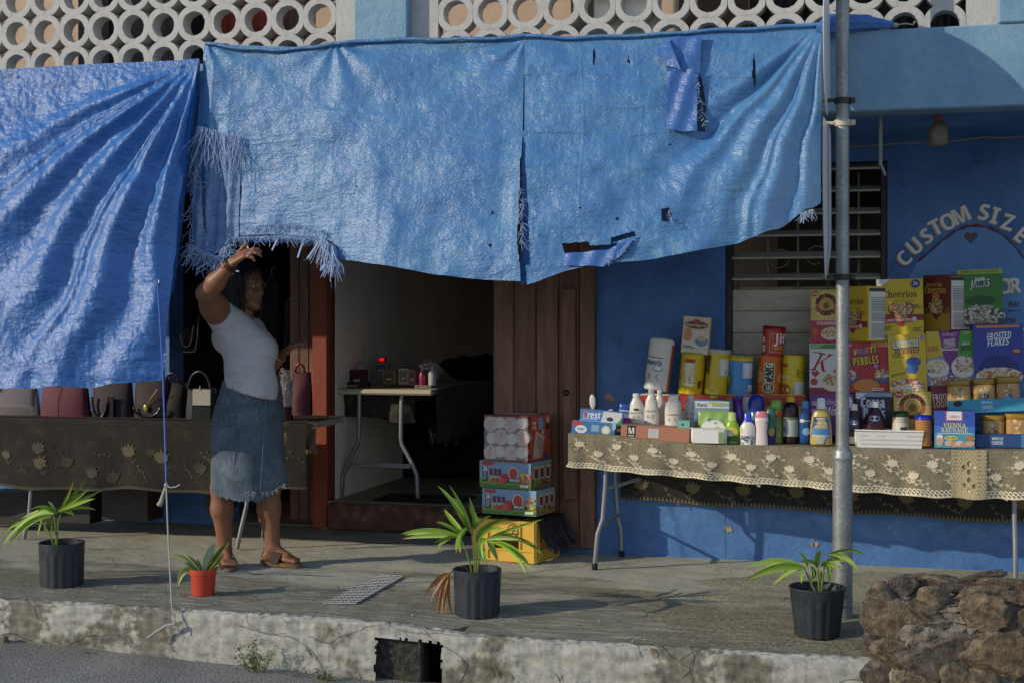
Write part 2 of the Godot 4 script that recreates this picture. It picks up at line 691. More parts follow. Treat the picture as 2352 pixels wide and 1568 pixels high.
	M.lace.transparency = BaseMaterial3D.TRANSPARENCY_ALPHA
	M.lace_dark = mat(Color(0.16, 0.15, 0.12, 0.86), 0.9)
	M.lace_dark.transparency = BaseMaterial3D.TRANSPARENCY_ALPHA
	M.thread_cream = vmat(0.9)
	M.leaf = vmat(0.45)
	M.leaf.backlight_enabled = true
	M.leaf.backlight = Color(0.5, 0.6, 0.15)
	M.pot = mat(Color.WHITE, 0.5, ramp(plaster, [[0.0, "1d2126"], [0.6, "282d33"], [1.0, "3c4248"]]), null, 0.0, Vector3.ONE * 2.0)
	M.glass = mat(Color(0.9, 0.9, 0.9, 0.12), 0.05)
	M.glass.transparency = BaseMaterial3D.TRANSPARENCY_ALPHA

# ---------------------------------------------------------------- ground
func pave_h(x: float, z: float) -> float:
	var dip := smoothstep(-0.3, 0.6, x) * 0.04 * smoothstep(1.5, 2.1, z)
	return -dip

func road_h(x: float) -> float:
	return -0.195 - 0.038 * (x + 2.06)

func crack(im: PackedFloat32Array, w: int, h: int, x: float, y: float, a: float, steps: int, dark: float, wander := 0.5) -> void:
	for k in steps:
		a += rng.randf_range(-wander, wander) * 0.55
		a *= 0.985 if absf(a) < 0.9 else 1.0
		x += cos(a)
		y += sin(a)
		var xi := int(x)
		var yi := int(y)
		if xi < 1 or yi < 1 or xi >= w - 1 or yi >= h - 1:
			return
		im[yi * w + xi] *= dark
		im[yi * w + xi + (1 if rng.randf() < 0.5 else w)] *= lerpf(dark, 1.0, 0.75)

func ground() -> void:
	const W := 2048
	const H := 576
	const X0 := -3.6
	const XW := 7.6
	var mid := noise("mid")
	var fine := noise("fine")
	var coarse := noise("coarse")
	var cells := noise("cells")
	var mul := PackedFloat32Array()
	mul.resize(W * H)
	mul.fill(1.0)
	for k in 40:
		crack(mul, W, H, rng.randf_range(200, 1900), rng.randf_range(60, 560), rng.randf_range(-0.5, 0.5), rng.randi_range(60, 420), 0.45)
	for q in [[-1.55, 1.25, 2.0, 160], [-0.35, 2.0, -1.1, 240], [1.0, 1.75, -0.15, 500], [0.2, 1.05, 0.1, 420], [-3.0, 1.85, 0.05, 900], [0.9, 1.95, 0.02, 700]]:
		crack(mul, W, H, (q[0] - X0) / XW * W, q[1] / 2.13 * H, q[2], q[3], 0.35, 0.35)
	var rgb := PackedByteArray()
	rgb.resize(W * H * 3)
	var bump := PackedByteArray()
	bump.resize(W * H)
	for y in H:
		var z := 2.13 * y / H
		for x in W:
			var X := X0 + XW * x / W
			var c := coarse[((y) & 511) * 512 + ((x >> 1) & 511)] / 255.0
			var m := mid[(y & 511) * 512 + (x & 511)] / 255.0
			var f := fine[(y & 511) * 512 + (x & 511)] / 255.0
			f = f * 0.7 + rng.randf() * 0.3
			var streak := mid[((y * 5) & 511) * 512 + ((x >> 1) & 511)] / 255.0
			# dirt and black mould: towards the kerb and on the left, in streaks along the street
			var dirt := smoothstep(0.8, 1.6, z + (c - 0.5) * 1.5) * 0.95 + smoothstep(-1.2, -2.2, X) * 0.25
			dirt = clampf(dirt * (0.35 + 1.3 * streak) + (m - 0.6) * 0.5, 0.0, 1.0)
			var v := 0.43 + (c - 0.5) * 0.14 + (m - 0.5) * 0.12 + (f - 0.5) * 0.08
			v = lerpf(v, 0.085 + f * 0.07, dirt * 0.88)
			# exposed pebbles on the right
			var peb := smoothstep(0.0, 0.12, X - 0.95 + (c - 0.5) * 0.9 - maxf(0.0, 0.95 - z) * 1.6)
			var cell := cells[((y * 3) & 511) * 512 + ((x * 2) & 511)] / 255.0
			var hgt := f * 0.35 + m * 0.3
			if peb > 0.0:
				var pv := (0.10 + 0.55 * rng.randf() * rng.randf() + cell * 0.22) * (0.8 + f * 0.5) * (1.0 - dirt * 0.5)
				v = lerpf(v, pv, peb * 0.8)
				hgt = lerpf(hgt, 0.3 + rng.randf() * 0.4 + cell * 0.3, peb)
			v *= mul[y * W + x]
			if rng.randf() < 0.0022:
				v *= rng.randf_range(0.4, 1.7)
			hgt *= lerpf(1.0, mul[y * W + x], 0.8)
			var warm := 0.03 + 0.05 * dirt + peb * 0.05
			var o := (y * W + x) * 3
			rgb[o] = int(255 * clampf(pow(v * (1.0 + warm), 0.4545), 0, 1))
			rgb[o + 1] = int(255 * clampf(pow(v, 0.4545), 0, 1))
			rgb[o + 2] = int(255 * clampf(pow(v * (0.84 - warm * 1.8), 0.4545), 0, 1))
			bump[y * W + x] = int(255 * clampf(hgt, 0, 1))
	var pm := mat(Color.WHITE, 0.85)
	pm.albedo_texture = ImageTexture.create_from_image(Image.create_from_data(W, H, false, Image.FORMAT_RGB8, rgb))
	pm.heightmap_enabled = true
	pm.heightmap_texture = ImageTexture.create_from_image(Image.create_from_data(W, H, false, Image.FORMAT_L8, bump))
	pm.heightmap_scale = 0.6
	var n := FastNoiseLite.new()
	n.frequency = 1.6
	var rough_edge := FastNoiseLite.new()
	rough_edge.frequency = 7.0
	rough_edge.fractal_octaves = 4
	var mb := MB.new()
	mb.grid(300, 70, func(s, t):
		var x: float = X0 + XW * s
		var z: float = (2.085 + 0.012 * rough_edge.get_noise_1d(x)) * t
		return Vector3(x, pave_h(x, z) + n.get_noise_2d(x * 2, z * 2) * 0.006 * smoothstep(0.0, 0.3, z) - 0.004, z))
	struct("pavement", mb, pm)
	for e in [-1, 1]:
		mb = MB.new()
		var a: float = X0 if e < 0 else X0 + XW
		mb.grid(4, 2, func(s, t):
			var x: float = a + e * s * 26.0
			return Vector3(x, pave_h(a, 2.08 * t) - 0.004, 2.085 * (1.0 - t if e < 0 else t)) if e > 0 else Vector3(x, -0.004, 2.085 * (1.0 - t)))
		struct("pavement", mb, M.concrete)
	mb = MB.new()
	mb.grid(40, 4, func(s, t): return Vector3(lerpf(-3.6, 0.0, s), -0.006, lerpf(-0.6, 0.02, t)))
	struct("pavement", mb, M.concrete)
	# kerb: white-washed, cracked, broken edge
	const KW := 2048
	const KH := 160
	mul = PackedFloat32Array()
	mul.resize(KW * KH)
	mul.fill(1.0)
	for k in 9:
		crack(mul, KW, KH, rng.randf_range(20, 2000), rng.randf_range(40, 150), rng.randf_range(-0.3, 0.3), rng.randi_range(80, 400), 0.3, 0.45)
	for k in 14:
		crack(mul, KW, KH, rng.randf_range(20, 2000), 5, 1.57, rng.randi_range(30, 150), 0.4, 0.3)
	rgb = PackedByteArray()
	rgb.resize(KW * KH * 3)
	bump = PackedByteArray()
	bump.resize(KW * KH)
	for y in KH:
		var d := float(y) / KH
		for x in KW:
			var X := X0 + XW * x / KW
			var c := coarse[(y & 511) * 512 + (x & 511)] / 255.0
			var m := mid[((y * 2) & 511) * 512 + ((x * 3) & 511)] / 255.0
			var f := (fine[((y * 2) & 511) * 512 + ((x * 3) & 511)] / 255.0 + rng.randf()) * 0.5
			var paint := smoothstep(0.20, 0.52, c + (m - 0.5) * 0.22 + 0.10 - smoothstep(0.85, 1.25, X) * 0.18)
			for q in [-1.92, -1.22, 1.33, 2.35]:
				paint *= 1.0 - 0.85 * smoothstep(0.17, 0.10, absf(X - q) + (m - 0.5) * 0.14 + d * 0.05)
			paint *= smoothstep(1.02, 0.8, d + (m - 0.5) * 0.4)
			var v := lerpf(0.13 + (f - 0.5) * 0.09 + (m - 0.5) * 0.12, 0.34 + (m - 0.5) * 0.22 + (f - 0.5) * 0.16, paint)
			var moss := smoothstep(0.16, 0.02, d + (m - 0.5) * 0.2)
			v = lerpf(v, 0.07, moss * 0.8) * mul[y * KW + x]
			var o := (y * KW + x) * 3
			var warm := 0.06 * (1.0 - paint) + 0.02
			rgb[o] = int(255 * clampf(pow(v * (1.0 + warm), 0.4545), 0, 1))
			rgb[o + 1] = int(255 * clampf(pow(v, 0.4545), 0, 1))
			rgb[o + 2] = int(255 * clampf(pow(v * (0.9 - warm * 2.0), 0.4545), 0, 1))
			bump[y * KW + x] = int(255 * clampf((0.4 + m * 0.35 + f * 0.2) * mul[y * KW + x], 0, 1))
	var km := mat(Color.WHITE, 0.9)
	km.albedo_texture = ImageTexture.create_from_image(Image.create_from_data(KW, KH, false, Image.FORMAT_RGB8, rgb))
	km.heightmap_enabled = true
	km.heightmap_texture = ImageTexture.create_from_image(Image.create_from_data(KW, KH, false, Image.FORMAT_L8, bump))
	km.heightmap_scale = 0.6
	var hole_a := P(862, 1500, 2.12).x
	var hole_b := P(1014, 1500, 2.12).x
	var wob := FastNoiseLite.new()
	wob.frequency = 3.0
	wob.fractal_octaves = 3
	mb = MB.new()
	var bands := 30
	mb.grid(950, bands, func(s, t):
		var x: float = X0 + XW * s
		var top: float = pave_h(x, 2.1) - 0.004
		var e: float = rough_edge.get_noise_1d(x) * 0.012
		var p: Vector2
		var low := road_h(x) - 0.06
		if t < 0.25:
			var q: float = t / 0.25
			p = Vector2(2.075 + e + q * 0.035, top + 0.003 - 0.022 * q * q)
		else:
			var q: float = (t - 0.25) / 0.75
			p = Vector2(2.11 + e * (1.0 - q) + q * 0.03, lerpf(top - 0.019, low, q))
		return Vector3(x, p.y + wob.get_noise_2d(x, t * 2) * 0.004, p.x + wob.get_noise_2d(x + 9, t * 2) * 0.012), false, func(s, t):
		var x: float = X0 + XW * s
		return not (x > hole_a + 0.02 * rough_edge.get_noise_1d(t * 3) and x < hole_b + 0.015 * rough_edge.get_noise_1d(t * 3 + 5) and t > 0.36 + 0.05 * rough_edge.get_noise_1d(x * 3)))
	struct("kerb", mb, km)
	for e in [-1, 1]:
		mb = MB.new()
		var a: float = X0 if e < 0 else X0 + XW
		mb.face([Vector3(a + (26 * e if e < 0 else 0), -0.02, 2.11), Vector3(a + (26 * e if e < 0 else 0), -1.2, 2.11), Vector3(a + (26 if e > 0 else 0), -1.2, 2.11), Vector3(a + (26 if e > 0 else 0), -0.02, 2.11)])
		struct("kerb", mb, M.concrete)
	# the drain under the pavement behind the gap in the kerb
	mb = MB.new()
	var split := P(962, 1500, 2.1).x
	mb.box(Vector3((hole_a + split) / 2 - 0.02, -0.24, 2.03), Vector3(split - hole_a + 0.06, 0.42, 0.1), 0.01)
	mb.box(Vector3((hole_a + hole_b) / 2, -0.24, 1.5), Vector3(hole_b - hole_a + 0.5, 0.42, 0.04))
	mb.box(Vector3(hole_b + 0.06, -0.24, 1.8), Vector3(0.06, 0.42, 0.56))
	struct("drain", mb, mat(Color.WHITE, 0.9, ramp(mixmap([["mid", 1.0, 2, 2]]), [[0.0, "1c1b19"], [1.0, "4a4740"]]), M.rough, 1.0))
	# road
	mb = MB.new()
	var rn := FastNoiseLite.new()
	rn.frequency = 0.9
	mb.grid(160, 60, func(s, t):
		var x: float = lerpf(-6.0, 6.0, s)
		var z: float = 2.05 + 4.0 * t
		return Vector3(x, road_h(x) + rn.get_noise_2d(x * 3, z * 3) * 0.008 - 0.03 * smoothstep(0.0, 0.2, t), z))
	struct("road", mb, M.asphalt)
	mb = MB.new()
	mb.grid(20, 20, func(s, t):
		var x: float = lerpf(-60.0, 60.0, s)
		var z: float = 60.0 * t + 2.1
		return Vector3(x, road_h(clampf(x, -6, 6)) - 0.045, z))
	struct("road", mb, M.asphalt)
	mb = MB.new()
	mb.face([Vector3(-90, -1.5, 90), Vector3(90, -1.5, 90), Vector3(90, -1.5, -90), Vector3(-90, -1.5, -90)])
	struct("ground", mb, M.concrete)

# ---------------------------------------------------------------- the building
func building() -> void:
	var o := thing("shop_building", "blue two-storey shop building with an overhanging balcony beam and open shop fronts", "building")
	var lft := P(388, 900, REC).x           # the dark left shop front
	var post_a := P(718, 900, REC).x
	var post_b := P(752, 900, REC).x
	var door_b := P(1134, 900, 0).x
	var win_a := P(1666, 700, 0).x
	var win_b := P(2039, 700, 0).x
	var T := 0.2
	var mb := MB.new()
	mb.box(Vector3((door_b + win_a) / 2, 1.19, -T / 2), Vector3(win_a - door_b, 2.4, T))
	part("wall", mb, M.blue_wall, o)
	mb = MB.new()
	mb.box(Vector3((win_b + 9.0) / 2, 1.19, -T / 2), Vector3(9.0 - win_b, 2.4, T))
	part("wall", mb, M.blue_wall, o)
	mb = MB.new()
	mb.box(Vector3((win_a + win_b) / 2, 0.44, -T / 2), Vector3(win_b - win_a, 0.9, T - 0.004))
	part("wall", mb, M.blue_wall, o)
	mb = MB.new()
	mb.box(Vector3((win_a + win_b) / 2, 2.33, -T / 2), Vector3(win_b - win_a, 0.12, T - 0.004))
	part("wall", mb, M.blue_wall, o)
	mb = MB.new()
	mb.box(Vector3((lft - 12.0) / 2, 1.19, REC - T / 2), Vector3(lft + 12.0, 2.4, T))
	part("wall", mb, M.blue_wall, o)
	mb = MB.new()
	mb.box(Vector3((lft + door_b) / 2, 2.31, REC - T / 2), Vector3(door_b - lft - 0.004, 0.15, T - 0.01))
	part("wall", mb, M.blue_wall, o)
	mb = MB.new()
	mb.box(Vector3(door_b + 0.1, 1.19, -0.45), Vector3(0.2, 2.398, 0.5))
	part("wall", mb, M.blue_wall, o)
	mb = MB.new()
	mb.box(Vector3((lft + P(520, 900, REC).x) / 2, 0.24, REC - T / 2), Vector3(P(520, 900, REC).x - lft - 0.004, 0.5, T - 0.01))
	part("wall", mb, M.blue_wall, o)
	mb = MB.new()
	mb.box(Vector3((post_a + post_b) / 2, 1.15, REC - 0.05), Vector3(post_b - post_a, 2.3, 0.12), 0.006)
	part("door_post", mb, M.red_post, o)
	# balcony: slab, front beam, pillars
	mb = MB.new()
	mb.box(Vector3(-1.5, BEAM_LOW + 0.06, 0.15), Vector3(21.0, 0.11, 1.9))
	part("balcony_slab", mb, M.blue_wall, o)
	mb = MB.new()
	mb.box(Vector3(-1.5, (BEAM_LOW + BEAM_TOP) / 2, BEAM_Z - 0.09), Vector3(21.0, BEAM_TOP - BEAM_LOW, 0.18), 0.008)
	part("beam", mb, M.beam_blue, o)
	var pl := P(819, 50, BEAM_Z).x
	var pr := P(941, 50, BEAM_Z).x
	mb = MB.new()
	mb.box(Vector3((pl + pr) / 2, 3.4, BEAM_Z - 0.09), Vector3(pr - pl, 1.25, 0.26), 0.008)
	part("pillar", mb, M.beam_blue, o)
	mb = MB.new()
	var er := P(2294, 40, BEAM_Z).x
	mb.box(Vector3(er + 0.25, 3.4, BEAM_Z - 0.09), Vector3(0.5, 1.25, 0.2), 0.008)
	part("pillar", mb, M.beam_blue, o)
	# upper storey behind the balcony
	mb = MB.new()
	mb.box(Vector3(-1.5, 4.1, -0.12), Vector3(21.0, 3.3, 0.2))
	part("upper_wall", mb, M.tan_wall, o)
	mb = MB.new()
	mb.box(Vector3(-1.5, 2.45, -3.0), Vector3(21.0, 0.1, 5.6))
	part("floor_slab", mb, M.dark, o)
	mb = MB.new()
	mb.box(Vector3(-6.05, 2.9, -5.7), Vector3(12.0, 5.8, 0.2))
	part("rear_wall", mb, M.concrete, o)
	mb = MB.new()
	mb.box(Vector3(5.0, 2.9, -5.7), Vector3(8.0, 5.8, 0.2))
	part("rear_wall", mb, M.concrete, o)
	mb = MB.new()
	mb.box(Vector3(0.475, 4.1, -5.7), Vector3(1.046, 3.4, 0.19))
	part("rear_wall", mb, M.concrete, o)

func ring_block(deep: float) -> ArrayMesh:
	var mb := MB.new()
	const N := 40
	const HALF := 0.0916
	var inner := []
	var outer := []
	for k in N:
		var a := TAU * k / N
		var d := Vector2(cos(a), sin(a))
		var sq := HALF / maxf(absf(d.x), absf(d.y))
		inner.append(d * (0.0655 + rng.randf_range(-0.0016, 0.0016)))
		outer.append(d * minf(sq, 0.1005))
	for k in N:
		var j := (k + 1) % N
		var f := func(p: Vector2, z: float): return Vector3(p.x, p.y, z)
		var sl := 0.004
		mb.face([f.call(outer[k], 0.0), f.call(outer[j], 0.0), f.call(inner[j] * 1.01, 0.0), f.call(inner[k] * 1.01, 0.0)])
		mb.face([f.call(inner[k] * 1.01, 0.0), f.call(inner[j] * 1.01, 0.0), f.call(inner[j], -sl), f.call(inner[k], -sl)])
		mb.face([f.call(inner[k], -sl), f.call(inner[j], -sl), f.call(inner[j], -deep), f.call(inner[k], -deep)])
		mb.face([f.call(outer[j], 0.0), f.call(outer[k], 0.0), f.call(outer[k], -deep), f.call(outer[j], -deep)])
		mb.face([f.call(outer[j], -deep), f.call(outer[k], -deep), f.call(inner[k], -deep), f.call(inner[j], -deep)])
	return mb.mesh()

func screen_blocks() -> void:
	var kinds := [ring_block(0.09), ring_block(0.092), ring_block(0.089)]
	for side in 2:
		var o := thing("screen_block_wall", ["white balcony wall of round-holed breeze blocks left of the blue pillar", "white balcony wall of round-holed breeze blocks right of the blue pillar"][side], "balcony wall", Vector3.ZERO, 0.0, "breeze block balcony walls")
		var x0 := -0.756 if side == 0 else 0.006
		var step := -0.1854 if side == 0 else 0.1883
		var y0 := 2.818 if side == 0 else 2.792
		for c in (20 if side == 0 else 14):
			for r in 5:
				var b := MeshInstance3D.new()
				b.name = "block" if c + r == 0 else "block_%03d" % (c * 5 + r)
				b.mesh = kinds[rng.randi() % 3]
				b.material_override = M.white_paint
				b.position = Vector3(x0 + step * c, y0 + 0.1854 * r, 1.17)
				b.scale = Vector3(absf(step) / 0.1832, 0.1854 / 0.1832, 1)
				b.rotation.z = (rng.randi() % 4) * PI / 2
				o.add_child(b, true)
		# plain margins beside the pillar
		var a := P(819, 50, BEAM_Z).x
		var edges := [[x0 + 0.094, a]] if side == 0 else [[P(941, 50, BEAM_Z).x, x0 - 0.096], [x0 + step * 13 + 0.096, P(2294, 40, BEAM_Z).x]]
		for e in edges:
			var mb := MB.new()
			mb.box(Vector3((e[0] + e[1]) / 2, 3.25, 1.125), Vector3(e[1] - e[0], 0.98, 0.088))
			part("margin", mb, M.white_paint, o)
	# what stands on the balcony behind the holes
	var things := [
		["door_leaf", "dark grey door leaf on the balcony behind the left breeze blocks", "door", 180, 330, 0.75, "5d5a55"],
		["black_sheet", "narrow black sheet hanging behind the left breeze blocks", "sheet", 250, 272, 0.8, "151414"],
		["curtain", "grey curtain on the balcony behind the left breeze blocks", "curtain", 330, 425, 0.7, "6f6a66"],
		["plywood", "black board leaning behind the left breeze blocks", "board", 425, 490, 0.85, "12110f"],
		["red_cloth", "brick-red cloth hanging behind the left breeze blocks", "cloth", 490, 640, 0.8, "a8503f"],
		["towel", "faded mauve towel hanging behind the left breeze blocks", "towel", 640, 725, 0.82, "8a6a66"],
		["white_board", "white board standing right behind the right breeze blocks", "board", 1365, 1520, 1.06, "e2e0da"],
		["grey_board", "grey board behind the right breeze blocks beside the white one", "board", 1312, 1364, 1.0, "8d8b88"],
		["plywood", "brown plywood sheet behind the right breeze blocks", "board", 1560, 1720, 0.95, "6b5b48"],
		["plastic_sheet", "black plastic sheet wrapped round goods behind the right breeze blocks", "plastic sheet", 1722, 2260, 0.8, "1e1b19"]]
	for t in things:
		var xa := P(t[3], 40, t[5]).x
		var xb := P(t[4], 40, t[5]).x
		var mb := MB.new()
		var folds := 0.012 if t[0] in ["curtain", "red_cloth", "towel", "plastic_sheet"] else 0.0
		var w := xb - xa
		if folds > 0:
			mb.grid(60, 14, func(s, u):
				return Vector3((s - 0.5) * w, u * 1.1, folds * sin(s * w * 60.0 + 2.0 * sin(u * 5.0)) + folds * sin(s * 31.0 + u * 9.0)))
		else:
			mb.box(Vector3(0, 0.55, 0), Vector3(w, 1.1, 0.02), 0.003)
		var o := MeshInstance3D.new()
		o.name = numbered(t[0])
		o.mesh = mb.mesh()
		o.material_override = mat(t[6], 0.35 if t[0] == "plastic_sheet" else 0.8, null, M.rough, 0.4, Vector3.ONE)
		o.position = Vector3((xa + xb) / 2, 2.5, t[5])
		add_child(o, true)
		tag(o, t[1], t[2])

func louvre_window() -> void:
	var a := P(1666, 700, 0).x
	var b := P(2039, 700, 0).x
	var o := thing("louvre_window", "wooden louvre window behind the cereal boxes, upper slats open and lower slats shut", "window", Vector3((a + b) / 2, 0, 0))
	var w := b - a
	var mb := MB.new()
	for s in [-1, 1]:
		mb.box(Vector3(s * (w / 2 - 0.018), 1.58, -0.09), Vector3(0.034, 1.36, 0.12), 0.003)
	mb.box(Vector3(0, 2.25, -0.09), Vector3(w - 0.07, 0.03, 0.12), 0.003)
	part("frame", mb, M.dark_steel, o)
	var y := 2.262
	var bar_m := mat("857f6e", 0.7)
	for k in 12:
		y = 2.245 - 0.1245 * k
		mb = MB.new()
		if k < 6:
			mb.box(Vector3.ZERO, Vector3(w - 0.076, 0.012, 0.115), 0.003, Basis(Vector3.RIGHT, deg_to_rad(rng.randf_range(13.0, 19.0))))
		else:
			mb.box(Vector3(0, -0.004, 0), Vector3(w - 0.076, 0.122, 0.012), 0.003, Basis(Vector3.RIGHT, deg_to_rad(-4.0)))
		var q := part("slat", mb, M.slat, o)
		q.position = Vector3(0, y if k < 6 else y + 0.056 - 0.062, -0.05)
	for k in 5:
		mb = MB.new()
		mb.box(Vector3(lerpf(-w / 2 + 0.06, w / 2 - 0.16, k / 4.0), 1.86, -0.15), Vector3(0.012, 0.72, 0.012))
		part("bar", mb, bar_m, o)
	for k in 2:
		mb = MB.new()
		mb.box(Vector3(0, [1.56, 1.52][k], -0.165), Vector3(w - 0.08, 0.012, 0.012))
		part("bar", mb, M.cream, o)
	for k in 2:            # scrolls of the burglar bars
		mb = MB.new()
		var c := Vector3(lerpf(-w / 2 + 0.3, w / 2 - 0.4, k), 1.74, -0.15)
		var pts = []
		for j in 18:
			var t := j / 17.0 * PI * 1.7
			pts.append(c + Vector3(cos(t), sin(t), 0) * (0.07 - 0.03 * j / 17.0) * (1 if k % 2 else -1))
		mb.tube(pts, 0.005, 5)
		part("scroll", mb, bar_m, o)

func wooden_door() -> void:
	var a := P(1134, 900, 0.06).x
	var b := P(1366, 900, 0.06).x
	var o := thing("wooden_door", "reddish-brown plank door folded open against the blue wall beside the doorway", "door", Vector3(0, 0.02, 0))
	var edges := [1134, 1180, 1231, 1283, 1330, 1366]
	for k in 5:
		var x0 := P(edges[k], 900, 0.06).x + 0.002
		var x1 := P(edges[k + 1], 900, 0.06).x - 0.002
		var mb := MB.new()
		mb.box(Vector3((x0 + x1) / 2, 1.16, 0.045 + rng.randf_range(-0.003, 0.003)), Vector3(x1 - x0, 2.3, 0.03), 0.005)
		part("plank", mb, M.wood if k % 2 else M.wood2, o)
	var mb := MB.new()
	mb.box(Vector3((a + b) / 2, 1.16, 0.016), Vector3(b - a, 2.26, 0.026))
	part("backing", mb, M.wood, o)
	mb = MB.new()                # the leaning batten and the loop handle
	mb.box(Vector3.ZERO, Vector3(0.085, 1.25, 0.03), 0.012, Basis(Vector3.BACK, deg_to_rad(0.5)))
	part("batten", mb, M.wood2, o).position = Vector3(P(1306, 900, 0.09).x, 0.92, 0.082)
	mb = MB.new()
	mb.ball(Vector3(P(1303, 902, 0.07).x, 0.93, 0.1), Vector3(0.02, 0.02, 0.02), 10, 6)
	part("knob", mb, M.dark_steel, o)

func back_rooms() -> void:
	var xa := P(754, 900, REC).x
	var o := thing("shop_interior", "dim shop room behind the open doorway with a ribbed cream side wall", "room")
	var mb := MB.new()
	mb.grid(560, 2, func(s, t):
		return Vector3(xa + 0.012 + 0.006 * absf(sin(s * 3.7 * PI / 0.045)) - 0.006, 0.18 + 2.2 * t, REC - 0.1 - 3.6 * s))
	part("ribbed_wall", mb, M.corrugated, o)
	mb = MB.new()
	mb.box(Vector3(xa - 0.06, 1.2, -2.35), Vector3(0.1, 2.5, 3.6))
	part("side_wall", mb, M.concrete, o)
	mb = MB.new()
	mb.box(Vector3(1.08, 1.2, -2.95), Vector3(0.1, 2.4, 5.3))
	part("side_wall", mb, M.tan_wall, o)
	mb = MB.new()
	mb.box(Vector3(-0.75, 1.2, -4.2), Vector3(1.5, 2.5, 0.1))
	part("rear_wall", mb, M.tan_wall, o)
	mb = MB.new()
	mb.box(Vector3(0.015, 1.2, -5.0), Vector3(0.05, 2.5, 1.5))
	part("side_wall", mb, M.tan_wall, o)
	mb = MB.new()
	mb.box(Vector3(-0.2, 0.086, -3.05), Vector3(2.5, 0.188, 5.1))
	part("floor", mb, M.floor, o)
	mb = MB.new()
	mb.box(Vector3((xa + P(1134, 900, 0).x) / 2, 0.088, REC + 0.02), Vector3(P(1134, 900, 0).x - xa - 0.02, 0.178, 0.07), 0.015)
	part("step", mb, M.step, o)
	mb = MB.new()
	mb.box(Vector3(P(855, 700, -1.9).x, 1.75, -1.9), Vector3(0.02, 0.5, 0.02))
	part("conduit", mb, M.dark_steel, o).position = Vector3(0, 0, 0)
	# black floor mat on the step
	var m := MeshInstance3D.new()
	m.name = numbered("door_mat")
	mb = MB.new()
	mb.box(Vector3.ZERO, Vector3(0.62, 0.012, 0.32), 0.004)
	m.mesh = mb.mesh()
	m.material_override = mat("101010", 0.95, null, M.grit, 0.4, Vector3.ONE * 3)
	m.position = Vector3(P(960, 1170, -0.75).x + 0.05, 0.188, -0.74)
	add_child(m, true)
	tag(m, "black rubber mat on the floor just inside the doorway", "door mat")
	# left shop front: a dark room closed on all sides
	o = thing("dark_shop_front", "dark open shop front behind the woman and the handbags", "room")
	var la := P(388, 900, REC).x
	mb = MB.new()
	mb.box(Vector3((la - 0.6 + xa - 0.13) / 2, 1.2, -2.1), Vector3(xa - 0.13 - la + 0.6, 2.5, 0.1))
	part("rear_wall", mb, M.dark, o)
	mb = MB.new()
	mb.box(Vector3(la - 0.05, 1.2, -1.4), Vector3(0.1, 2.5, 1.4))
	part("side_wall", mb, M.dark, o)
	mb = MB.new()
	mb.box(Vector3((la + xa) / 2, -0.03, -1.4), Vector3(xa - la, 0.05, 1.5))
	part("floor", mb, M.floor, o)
	var pa := P(650, 900, REC).x
	var pb := P(717, 900, REC).x
	for k in 3:
		mb = MB.new()
		var w := (pb - pa) / 3.0
		mb.box(Vector3(pa + w * (k + 0.5), 1.13, REC - 0.12), Vector3(w - 0.004, 2.2, 0.03), 0.004)
		part("plank", mb, M.wood, o)

